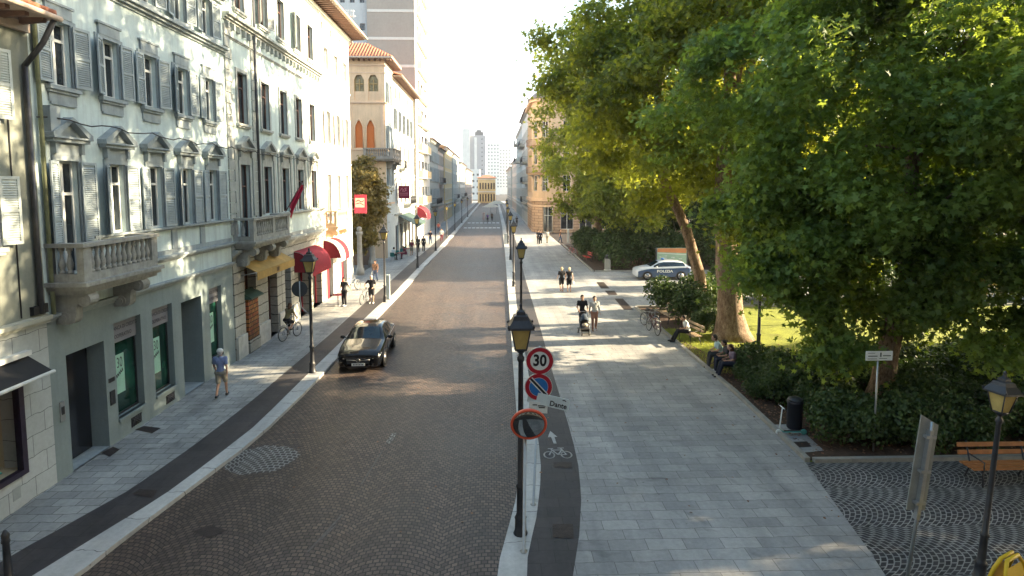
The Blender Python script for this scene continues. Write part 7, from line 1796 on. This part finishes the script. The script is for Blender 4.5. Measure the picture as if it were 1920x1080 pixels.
for s in (-1, 1):
    mb = MB(smooth=True); mb.mesh([(s * .50, -2.12, .66), (s * .78, -2.03, .68), (s * .872, -1.75, .80), (s * .78, -1.88, .83), (s * .55, -2.06, .76)], [(0, 1, 2, 3, 4)], m_lamp); part('headlight', mb, pc)
    mb = MB(smooth=True); mb.sphere((s * 1.0, -.62, 1.04), .12, 8, 6, m_carwh, (.9, .6, .7)); part('mirror', mb, pc)
    mb = MB(); mb.mesh([(s * .84, 1.98, .86), (s * .88, 1.75, .90), (s * .875, 1.78, 1.0), (s * .80, 2.05, .98)], [(0, 1, 2, 3)], m_tail); part('tail_light', mb, pc)
    mb = text_mb('POLIZIA', 0.27, m_swhite, lambda x, y, s=s: (s * 0.917, 0.0 + x * (-s) * -1.0 if False else (0.05 + (x if s < 0 else x) * (1 if s > 0 else -1)), 0.70 + y), 'CENTER', 0.010, 1.28)
    part('side_lettering', mb, pc)
mb = MB(smooth=True); mb.sphere((0, 0.1, 1.57), .16, 10, 6, m_sblue, (1.6, .8, .45)); mb.box(-.3, .3, .02, .18, 1.525, 1.545, m_blackm); part('blue_light', mb, pc)
# ---- pushchair
def pushchair(loc, rz, label):
    o = root('pushchair', label, 'pushchair', loc, rz)
    mb = MB(smooth=True)
    for s in (-1, 1):
        mb.tube([(s * .24, .42, 1.02), (s * .25, .12, .55), (s * .22, -.36, .16)], .014, 6); mb.tube([(s * .26, .22, .14), (s * .25, -.05, .50), (s * .22, -.20, .62)], .012, 6)
    mb.tube([(-.24, .42, 1.02), (0, .45, 1.04), (.24, .42, 1.02)], .018, 6); mb.tube([(-.22, -.36, .16), (.22, -.36, .16)], .012, 6); mb.tube([(-.26, .22, .14), (.26, .22, .14)], .012, 6)
    part('frame', mb, o, m_metal)
    for x, y, r_ in ((-.28, .22, .14), (.28, .22, .14), (-.18, -.38, .10), (.18, -.38, .10)):
        mb = MB(smooth=True); mb.lathe([(r_ * .8, -.02), (r_, -.015), (r_, .015), (r_ * .8, .02)], 16, m_tyre, T=lambda p, x=x, y=y, r_=r_: (x + p[2], y + p[0], r_ + p[1])); mb.lathe([(r_ * .6, -.012), (r_ * .6, .024)], 12, m_rim, T=lambda p, x=x, y=y, r_=r_: (x + p[2] * (1 if x > 0 else -1), y + p[0], r_ + p[1])); part('wheel', mb, o)
    mb = MB(smooth=True); mb.grid([[(x, y, z + .03 * math.cos(x * 6)) for x in (-.2, -.1, 0, .1, .2)] for y, z in ((-.40, .34), (-.30, .42), (-.12, .46), (.05, .50), (.12, .72), (.18, .88))]); part('seat', mb, o, M('dark_grey_fabric', (0.04, 0.042, 0.05), 0.9))
    mb = MB(smooth=True); mb.grid([[(.21 * math.cos(t), .16 - .36 * math.sin(a) * 1.0, .62 + .36 * math.sin(t) * math.cos(a) + .02) for t in np.linspace(0, math.pi, 9)] for a in np.linspace(-.1, 1.2, 6)]); part('hood', mb, o, M('slate_blue_fabric', (0.05, 0.07, 0.10), 0.85))
    mb = MB(); mb.box(-.2, .2, -.22, .2, .17, .28); part('basket', mb, o, M('black_mesh', (0.02, 0.02, 0.02), 0.9))
    mb = MB(smooth=True); mb.sphere((0, -.18, .50), .13, 10, 6, M('beige_blanket', (0.45, 0.38, 0.3), 0.9), (1.2, 1.6, .7)); part('blanket', mb, o)
    return o
# ================================================================ PEOPLE
SKIN = M('skin', (0.50, 0.29, 0.20), 0.55, 0.08, 6.0, spec=0.4)
SKIN2 = M('sunlit_skin', (0.58, 0.37, 0.27), 0.55, 0.08, 6.0)
def capsule(vs, fs, p, q, r1, r2, seg=10, rings=3):
    p, q = Vector(p), Vector(q); d = q - p; L = d.length
    if L < 1e-5: d = Vector((0, 0, 1)); L = 1e-5
    d.normalize(); a = d.orthogonal().normalized(); b = d.cross(a)
    prof = [(-math.cos(t) * r1, math.sin(t) * r1) for t in np.linspace(0.02, math.pi / 2, rings + 1)] + [(L + math.sin(t) * r2, math.cos(t) * r2) for t in np.linspace(0, math.pi / 2 - 0.02, rings + 1)]
    base = len(vs)
    for h, r in prof:
        for k in range(seg):
            t = 2 * math.pi * k / seg; v = p + d * h + a * (r * math.cos(t)) + b * (r * math.sin(t)); vs.append(tuple(v))
    n = len(prof)
    for i in range(n - 1):
        for k in range(seg): fs.append((base + i * seg + k, base + i * seg + (k + 1) % seg, base + (i + 1) * seg + (k + 1) % seg, base + (i + 1) * seg + k))
    fs.append(tuple(base + k for k in range(seg - 1, -1, -1))); fs.append(tuple(base + (n - 1) * seg + k for k in range(seg)))
def blob(vs, fs, c, r, sc=(1, 1, 1), seg=12, rings=8, rot=None):
    base = len(vs)
    for i in range(rings + 1):
        t = math.pi * (0.02 + 0.96 * i / rings)
        for k in range(seg):
            a = 2 * math.pi * k / seg; v = Vector((r * sc[0] * math.sin(t) * math.cos(a), r * sc[1] * math.sin(t) * math.sin(a), -r * sc[2] * math.cos(t)))
            if rot is not None: v = rot @ v
            vs.append((c[0] + v.x, c[1] + v.y, c[2] + v.z))
    for i in range(rings):
        for k in range(seg): fs.append((base + i * seg + k, base + i * seg + (k + 1) % seg, base + (i + 1) * seg + (k + 1) % seg, base + (i + 1) * seg + k))
    fs.append(tuple(base + k for k in range(seg - 1, -1, -1))); fs.append(tuple(base + rings * seg + k for k in range(seg)))
def fuse(name, vs, fs, vox, mat, smooth=2):
    """one continuous skin over the volumes"""
    me = bpy.data.meshes.new(name + '_src'); me.from_pydata(vs, [], fs)
    o = bpy.data.objects.new(name + '_src', me); COL.objects.link(o)
    m = o.modifiers.new('r', 'REMESH'); m.mode = 'VOXEL'; m.voxel_size = vox; m.use_smooth_shade = True
    s = o.modifiers.new('s', 'SMOOTH'); s.factor = 0.5; s.iterations = smooth
    dg = bpy.context.evaluated_depsgraph_get(); out = bpy.data.meshes.new_from_object(o.evaluated_get(dg))
    out.name = name; bpy.data.objects.remove(o); bpy.data.meshes.remove(me)
    out.materials.clear(); out.materials.append(mat); out.polygons.foreach_set('use_smooth', [True] * len(out.polygons))
    return out
BASE = dict(pelvis=(0, 0, .95), waist=(0, .0, 1.08), chest=(0, .0, 1.28), neck=(0, .0, 1.46), head=(0, .02, 1.60),
            shR=(.175, 0, 1.40), elR=(.23, -.02, 1.12), wrR=(.24, .06, .88), shL=(-.175, 0, 1.40), elL=(-.23, -.02, 1.12), wrL=(-.24, .06, .88),
            hipR=(.09, 0, .90), knR=(.10, .03, .50), anR=(.10, 0, .09), hipL=(-.09, 0, .90), knL=(-.10, .03, .50), anL=(-.10, 0, .09))
def person(loc, rz, label, pose=None, shirt=None, trousers=None, shoes=None, hair=None, legs='long', sleeves='short', h=1.72, hairstyle='short', group=None, vox=0.016, skin=None, toes=None, skirt=False, cap=None, bag=None, female=False, cloth_name='shirt'):
    """figure faces local +y"""
    J = {k: Vector(v) for k, v in BASE.items()}
    for k, v in (pose or {}).items(): J[k] = Vector(v)
    skin = skin or SKIN
    r = root('person', label, 'person', loc, rz, group=group, sc=h / 1.72)
    shw = .92 if female else 1.0
    vs, fs = [], []
    C = lambda a, b, r1, r2: capsule(vs, fs, J[a] if isinstance(a, str) else a, J[b] if isinstance(b, str) else b, r1, r2)
    # torso
    up = (J['chest'] - J['pelvis']).normalized()
    def torso(vs, fs, e=0.0):
        for a, b, r1, r2 in ((J['hipL'], J['hipR'], .105, .105), (J['pelvis'], J['waist'], .125, .105), (J['waist'], J['chest'], .105, .125)):
            capsule(vs, fs, a, b, r1 + e, r2 + e)
        for s, n in ((-1, 'shL'), (1, 'shR')):
            c = J['chest'].lerp(J[n], .45); capsule(vs, fs, J['waist'].lerp(J['chest'], .3), c, .095 + e, .105 + e); capsule(vs, fs, c, J[n], .10 * shw + e, .062 + e)
        capsule(vs, fs, J['chest'], J['neck'], .09 + e, .055 + e * .5)
        capsule(vs, fs, J['pelvis'], (J['pelvis'] + J['hipL'] + J['hipR']) / 3 - up * .03, .12 + e, .10 + e)
    torso(vs, fs)
    C('neck', 'head', .055, .055)
    face = (J['head'] - J['neck']); hd = J['head']
    blob(vs, fs, (hd.x, hd.y, hd.z + .02), .105, (.80, .98, 1.12)); blob(vs, fs, (hd.x, hd.y + .035, hd.z - .055), .07, (.80, .9, .9))
    blob(vs, fs, (hd.x, hd.y + .105, hd.z - .005), .018, (.8, 1.1, 1.4), 6, 4)                 # nose
    blob(vs, fs, (hd.x, hd.y + .092, hd.z - .06), .022, (1.2, .6, .5), 6, 4)                    # mouth
    for s in (-1, 1): blob(vs, fs, (hd.x + s * .085, hd.y, hd.z), .024, (.5, .9, 1.3), 6, 4)    # ears
    for s in ('L', 'R'):
        C('sh' + s, 'el' + s, .050, .040); C('el' + s, 'wr' + s, .040, .027)
        e, w = J['el' + s], J['wr' + s]; d = (w - e).normalized(); side = Vector((1 if s == 'L' else -1, 0, 0)); side = (side - d * side.dot(d))
        if side.length < .1: side = Vector((0, 1, 0)) - d * d.y
        side.normalize(); fw = d.cross(side).normalized()
        palm = w + d * .075
        for t in (-.022, 0, .022): capsule(vs, fs, w + d * .02 + fw * t * .7, palm + fw * t, .016, .015, 6, 2)
        for k, L in enumerate((.060, .072, .068, .052)):
            o_ = fw * (-.030 + .020 * k); p0 = palm + o_; p1 = p0 + d * (L * .55) + side * .006; p2 = p1 + d * (L * .4) + side * .022
            capsule(vs, fs, p0, p1, .0098, .009, 6, 2); capsule(vs, fs, p1, p2, .009, .0078, 6, 2)
        capsule(vs, fs, w + d * .03 - fw * .02, w + d * .055 - fw * .052 + side * .02, .012, .010, 6, 2); capsule(vs, fs, w + d * .055 - fw * .052 + side * .02, w + d * .088 - fw * .055 + side * .032, .010, .008, 6, 2)
        C('hip' + s, 'kn' + s, .088, .058); C('kn' + s, 'an' + s, .056, .036)
        k_, a_ = J['kn' + s], J['an' + s]; capsule(vs, fs, k_.lerp(a_, .15) + Vector((0, -.012, 0)), k_.lerp(a_, .5) + Vector((0, -.018, 0)), .050, .042)
        td = Vector((toes or {}).get(s, (0, 1, 0))).normalized()
        capsule(vs, fs, a_ - td * .03 - Vector((0, 0, .045)), a_ + td * .15 - Vector((0, 0, .058)), .036, .028)
    part('body', fuse('body', vs, fs, vox, skin), r)
    # clothes
    vs, fs = [], []; torso(vs, fs, .016)
    for s in ('L', 'R'):
        e = J['sh' + s].lerp(J['el' + s], .62) if sleeves == 'short' else (J['sh' + s].lerp(J['el' + s], .12) if sleeves == 'none' else J['el' + s])
        if sleeves != 'none': capsule(vs, fs, J['sh' + s], e, .068, .060 if sleeves == 'short' else .054)
        if sleeves == 'long': capsule(vs, fs, J['el' + s], J['wr' + s], .053, .038)
    me = fuse(cloth_name, vs, fs, vox * 1.15, shirt)
    # open neckline: drop the faces above the collar
    part(cloth_name, me, r)
    vs, fs = [], []
    if skirt:
        vs2 = MB(smooth=True); p = J['pelvis']; vs2.lathe([(.20, -.48), (.19, -.30), (.165, -.05), (.135, .10)], 16, trousers, (p.x, p.y, p.z), flute=.08); part('skirt', vs2, r)
    else:
        capsule(vs, fs, J['hipL'], J['hipR'], .122, .122); capsule(vs, fs, J['pelvis'], J['pelvis'].lerp(J['waist'], .5), .142, .126)
        for s in ('L', 'R'):
            if legs == 'short': capsule(vs, fs, J['hip' + s], J['hip' + s].lerp(J['kn' + s], .85), .108, .088)
            else: capsule(vs, fs, J['hip' + s], J['kn' + s], .106, .076); capsule(vs, fs, J['kn' + s], J['kn' + s].lerp(J['an' + s], .93), .074, .058)
        part('shorts' if legs == 'short' else 'trousers', fuse('trousers', vs, fs, vox * 1.15, trousers), r)
    for s in ('L', 'R'):
        vs, fs = [], []; a_ = J['an' + s]; td = Vector((toes or {}).get(s, (0, 1, 0))).normalized()
        capsule(vs, fs, a_ - td * .035 - Vector((0, 0, .040)), a_ + td * .05 - Vector((0, 0, .042)), .046, .044); capsule(vs, fs, a_ + td * .05 - Vector((0, 0, .042)), a_ + td * .165 - Vector((0, 0, .055)), .044, .033)
        part('shoe', fuse('shoe', vs, fs, .013, shoes, 1), r)
    vs, fs = [], []
    blob(vs, fs, (hd.x, hd.y - .018, hd.z + .045), .112, (.84, .98, 1.0)); blob(vs, fs, (hd.x, hd.y - .045, hd.z - .005), .095, (.88, .85, 1.0))
    if hairstyle == 'long': capsule(vs, fs, (hd.x, hd.y - .07, hd.z), (hd.x, hd.y - .10, hd.z - .32), .085, .06); blob(vs, fs, (hd.x, hd.y - .04, hd.z - .04), .105, (.95, .75, 1.2))
    if hairstyle == 'bun': blob(vs, fs, (hd.x, hd.y - .11, hd.z + .09), .05)
    part('hair', fuse('hair', vs, fs, .014, hair, 2), r)
    if cap is not None:
        mb = MB(smooth=True); mb.lathe([(.108, .03), (.112, .06), (.10, .11), (.06, .15), (.005, .165)], 16, cap, tuple(hd - Vector((0, .012, 0)))); mb.sphere((hd.x, hd.y + .10, hd.z + .05), .08, 10, 4, cap, (1, .9, .12)); part('cap', mb, r)
    eye = MB(smooth=True)
    for s in (-1, 1): eye.sphere((hd.x + s * .033, hd.y + .090, hd.z + .022), .012, 6, 4, M('eye_dark', (0.02, 0.015, 0.012), 0.3), (1.1, .6, .7))
    part('eyes', eye, r)
    if bag is not None:
        mb = MB(smooth=True); w = J['wrR']; mb.sphere((w.x + .02, w.y, w.z - .22), .15, 10, 6, bag, (.5, 1, 1)); mb.tube([(w.x, w.y - .06, w.z - .12), (w.x, w.y, w.z + .02), (w.x, w.y + .06, w.z - .12)], .01, 5, bag); part('bag', mb, r)
    return r
def cl(name, col, var=0.15): return M(name, col, 0.9, var, 7.0, bump=0.3, bscale=30)
c_blk = cl('black_cotton', (0.018, 0.018, 0.022)); c_char = cl('charcoal_cotton', (0.05, 0.05, 0.055)); c_blue = cl('light_blue_cotton', (0.20, 0.26, 0.46)); c_beige = cl('beige_grey_cotton', (0.30, 0.28, 0.23))
c_wht = cl('white_cotton', (0.62, 0.66, 0.66), .05); c_grw = cl('pale_grey_knit', (0.45, 0.47, 0.46), .08); c_pch = cl('rose_brown_cotton', (0.34, 0.18, 0.13)); c_jean = cl('blue_denim', (0.06, 0.09, 0.16)); c_ol = cl('olive_brown_cotton', (0.15, 0.13, 0.07)); c_cor = cl('coral_cotton', (0.50, 0.14, 0.10)); c_mauve = cl('mauve_cotton', (0.20, 0.15, 0.20)); c_cyan = cl('pale_cyan_cotton', (0.42, 0.58, 0.60), .06)
c_dnav = cl('dark_navy_cotton', (0.02, 0.025, 0.045)); c_brn = cl('brown_cotton', (0.16, 0.09, 0.06)); c_plum = cl('plum_cotton', (0.14, 0.03, 0.05)); c_pur = cl('violet_cotton', (0.18, 0.08, 0.28))
h_dk = M('dark_hair', (0.025, 0.017, 0.012), 0.6, 0.3, 20.0); h_br = M('brown_hair', (0.09, 0.045, 0.025), 0.6, 0.3, 20.0); h_bl = M('blond_hair', (0.62, 0.50, 0.30), 0.6, 0.2, 20.0); h_gr = M('grey_hair', (0.40, 0.40, 0.40), 0.6, 0.2, 20.0)
sh_b = M('black_shoe', (0.02, 0.02, 0.02), 0.5); sh_w = M('white_shoe', (0.6, 0.6, 0.58), 0.5); sh_t = M('tan_shoe', (0.30, 0.18, 0.10), 0.6)
def walk(a=0.24, b=0.5, arms=0.16):      # mid-stride
    return dict(knR=(.10, a * .75, .52), anR=(.10, a, .09), knL=(-.10, .02, .49), anL=(-.10, -a * 1.1, .15), wrR=(.25, -arms + .02, .90), elR=(.23, -arms * .7, 1.13), wrL=(-.25, arms + .10, .92), elL=(-.23, arms * .35, 1.12))
def at(px, py, z=0.0): g = G(px, py, z); return (g[0], g[1], z)
person(at(416, 745), 0.12, 'person in a white cap, light blue shirt and shorts walking away past the bank windows', walk(.22), c_blue, c_beige, sh_b, h_gr, legs='short', cap=m_whitef, h=1.70)
# cyclist seen from behind on a bicycle
gx = G(527, 641); ang = math.atan2(2.2, 0.75) - math.pi / 2
cb_ = bicycle((gx[0] + .25, gx[1] + .55, 0), ang, 'light coloured bicycle ridden along the left pavement', m_bk2, group='bicycles in use', basket=False)
person((gx[0] + .25, gx[1] + .55, 0), ang, 'person with long brown hair riding a bicycle past the rusticated house', dict(pelvis=(0, -.24, 1.04), waist=(0, -.18, 1.16), chest=(0, -.06, 1.36), neck=(0, .02, 1.53), head=(0, .06, 1.67), shR=(.165, -.02, 1.47), shL=(-.165, -.02, 1.47), elR=(.24, .08, 1.24), wrR=(.25, .20, 1.07), elL=(-.24, .08, 1.24), wrL=(-.25, .20, 1.07),
    hipR=(.09, -.22, 1.0), knR=(.11, .12, .82), anR=(.12, -.10, .56), hipL=(-.09, -.22, 1.0), knL=(-.11, .10, .62), anL=(-.12, -.02, .26)), c_ol, c_blk, sh_b, h_br, legs='short', hairstyle='long', h=1.66, female=True, sleeves='short')
person(at(646, 574), R(150), 'person in a dark grey shirt reaching out an arm beside the red topped table', dict(elL=(-.42, .05, 1.28), wrL=(-.62, .12, 1.10), wrR=(.14, .25, 1.05), elR=(.26, .02, 1.14)), c_char, c_blk, sh_w, h_dk, h=1.78)
pb = at(697, 569)
bicycle((pb[0] - .45, pb[1] + .1, 0), R(172), 'bicycle held upright by the person in the black shirt', m_bk2, group='bicycles in use')
person(pb, R(178), 'person in a black shirt and shorts holding a bicycle on the left pavement', dict(elR=(.36, .10, 1.22), wrR=(.34, .28, 1.06), wrL=(-.16, .20, 1.02), elL=(-.27, .0, 1.14)), c_blk, c_char, sh_w, h_gr, legs='short', h=1.76)
person(at(704, 529), R(175), 'person in jeans and a patterned top walking before the garden gate', walk(.18), c_brn, c_jean, sh_b, h_dk, h=1.68, sleeves='long', bag=c_wht)
person(at(1053, 547), R(8), 'blond person in a black dress top, left of the pair on the promenade', walk(.10), c_blk, c_blk, sh_t, h_bl, legs='short', h=1.72, female=True, hairstyle='bun', skin=SKIN2, group='pair of blond walkers')
person(at(1067, 548), R(-5), 'blond person carrying a pale bag, right of the pair on the promenade', walk(.12), c_blk, c_blk, sh_t, h_bl, legs='short', h=1.72, female=True, hairstyle='bun', skin=SKIN2, bag=c_wht, sleeves='none', group='pair of blond walkers')
pp = at(1093, 622)
person((pp[0], pp[1] + .35, 0), R(182), 'person in a black shirt pushing the pushchair', dict(elR=(.25, .04, 1.16), wrR=(.22, .32, 1.04), elL=(-.25, .04, 1.16), wrL=(-.22, .32, 1.04), anR=(.10, .16, .09), knR=(.10, .14, .52), anL=(-.10, -.18, .12)), c_blk, c_char, sh_b, h_dk, h=1.80)
pushchair((pp[0], pp[1] - .45, 0), 0, 'dark pushchair with a slate hood rolling down the promenade')
person(at(1114, 619), R(180), 'person in a pale grey top and rose brown trousers beside the pushchair', walk(.14, arms=.08), c_grw, c_pch, sh_t, h_dk, h=1.74, female=True, sleeves='long', hairstyle='bun')
def sit(k=0.0, reach=.30, lean=0.05, arm=None):
    d = dict(pelvis=(0, 0, .56), waist=(0, .01, .68), chest=(0, .05 + lean, .88), neck=(0, .08 + lean, 1.05), head=(0, .14 + lean * 1.4, 1.18), shR=(.17, .05 + lean, .99), shL=(-.17, .05 + lean, .99),
             hipR=(.09, .02, .54), knR=(.12, .45, .55), anR=(.11, .45 + k, .09), hipL=(-.09, .02, .54), knL=(-.12, .45, .55), anL=(-.11, .50 + k * .6, .09),
             elR=(.22, .10 + lean, .74), wrR=(.14, reach + .02, .70), elL=(-.22, .10 + lean, .74), wrL=(-.14, reach, .70))
    return d
person((9.12, 26.85, 0), R(84), 'person in a white top with dark trousers sitting alone with outstretched legs', {**sit(.28), 'wrR': (.10, .22, 1.05)}, c_wht, c_blk, sh_b, h_dk, female=True, hairstyle='bun', h=1.68)
person((9.22, 22.95, 0), R(84), 'person in a pale cyan shirt bent over a phone, far end of the seated trio', sit(.05, .34, .12), c_cyan, c_char, sh_b, h_dk, h=1.76, sleeves='short')
person((9.22, 22.35, 0), R(84), 'person in a greyish top in the middle of the seated trio', sit(.0, .30, .02), c_char, c_dnav, sh_w, h_dk, h=1.70, female=True, hairstyle='bun')
person((9.20, 21.75, 0), R(84), 'long haired person in mauve at the near end of the seated trio', sit(.15, .30, .0), c_mauve, c_dnav, sh_b, h_br, h=1.68, female=True, hairstyle='long')
kw = dict(vox=0.026)
person(at(1009, 457), R(200), 'person in dark clothes, left of the two standing on the sunlit strip', None, c_blk, c_blk, sh_b, h_dk, h=1.75, **kw)
person(at(1013.5, 459), R(170), 'person in a dark jacket, right of the two standing on the sunlit strip', walk(.1), c_dnav, c_blk, sh_w, h_dk, h=1.78, sleeves='long', **kw)
person(at(1026, 456), R(20), 'person in grey crossing before the ochre corner building', walk(.1), c_grw, c_beige, sh_b, h_br, h=1.70, **kw)
person(at(1050, 455), R(-80), 'person walking towards the white totem', walk(.2), c_brn, c_jean, sh_b, h_dk, h=1.72, **kw)
person((-10.0, 58.3, 0), R(-30), 'person in a white top seated by the first cafe table', sit(.0), c_wht, c_blk, sh_b, h_dk, h=1.7, **kw)
person((-8.9, 59.6, 0), R(120), 'person in plum leaning over the first cafe table', sit(.0, .3, .1), c_plum, c_plum, sh_b, h_br, h=1.7, **kw)
person((-8.7, 62.4, 0), R(200), 'person in pale pink with bare legs at the second cafe table', walk(.05), c_plum, c_beige, sh_t, h_br, legs='short', h=1.68, **kw)
person((-8.4, 65.3, 0), R(30), 'person in black with a white collar, standing by the cafe', None, c_blk, c_blk, sh_b, h_gr, h=1.78, sleeves='long', **kw)
person((-7.9, 66.4, 0), R(210), 'person in a black coat facing the one with the white collar', None, c_blk, c_blk, sh_b, h_dk, h=1.74, sleeves='long', **kw)
person((-8.0, 74.5, 0), R(175), 'person in teal walking on the left pavement beyond the cafe', walk(.2), c_dnav, c_jean, sh_b, h_dk, h=1.76, **kw)
person((-6.9, 78.0, 0), R(185), 'person in white and maroon walking past the far left lamp', walk(.2), c_wht, c_plum, sh_b, h_dk, h=1.72, **kw)
person((-8.6, 92.0, 0), R(180), 'person in coral far along the left pavement', walk(.15), c_cor, c_jean, sh_b, h_br, h=1.72, **kw)
person((-1.2, 122.0, -.1), R(180), 'person in violet beside the pinkish panel in the road', walk(.1), c_pur, c_blk, sh_b, h_br, h=1.75, **kw)
person((-0.3, 127.0, -.1), R(0), 'person in dark clothes in the road in front of the parasols', walk(.1), c_brn, c_blk, sh_b, h_dk, h=1.75, **kw)
person((4.4, 110.0, 0), R(180), 'person in grey far along the right pavement', walk(.15), c_char, c_blk, sh_b, h_dk, h=1.75, **kw)
# ================================================================ AIR
hz = MB(); hz.box(-60, 95, -35, 640, -2.0, 60)
m, n, b = new_mat('evening_haze'); n.nodes.remove(b)
pv = n.nodes.new('ShaderNodeVolumePrincipled'); pv.inputs['Color'].default_value = (0.95, 0.96, 1.0, 1); pv.inputs['Density'].default_value = 0.00028; pv.inputs['Anisotropy'].default_value = 0.3
n.links.new(pv.outputs[0], n.nodes['Material Output'].inputs['Volume'])
tag(part('haze', hz, None, m), 'thin bright evening haze filling the street', 'haze', kind='stuff')
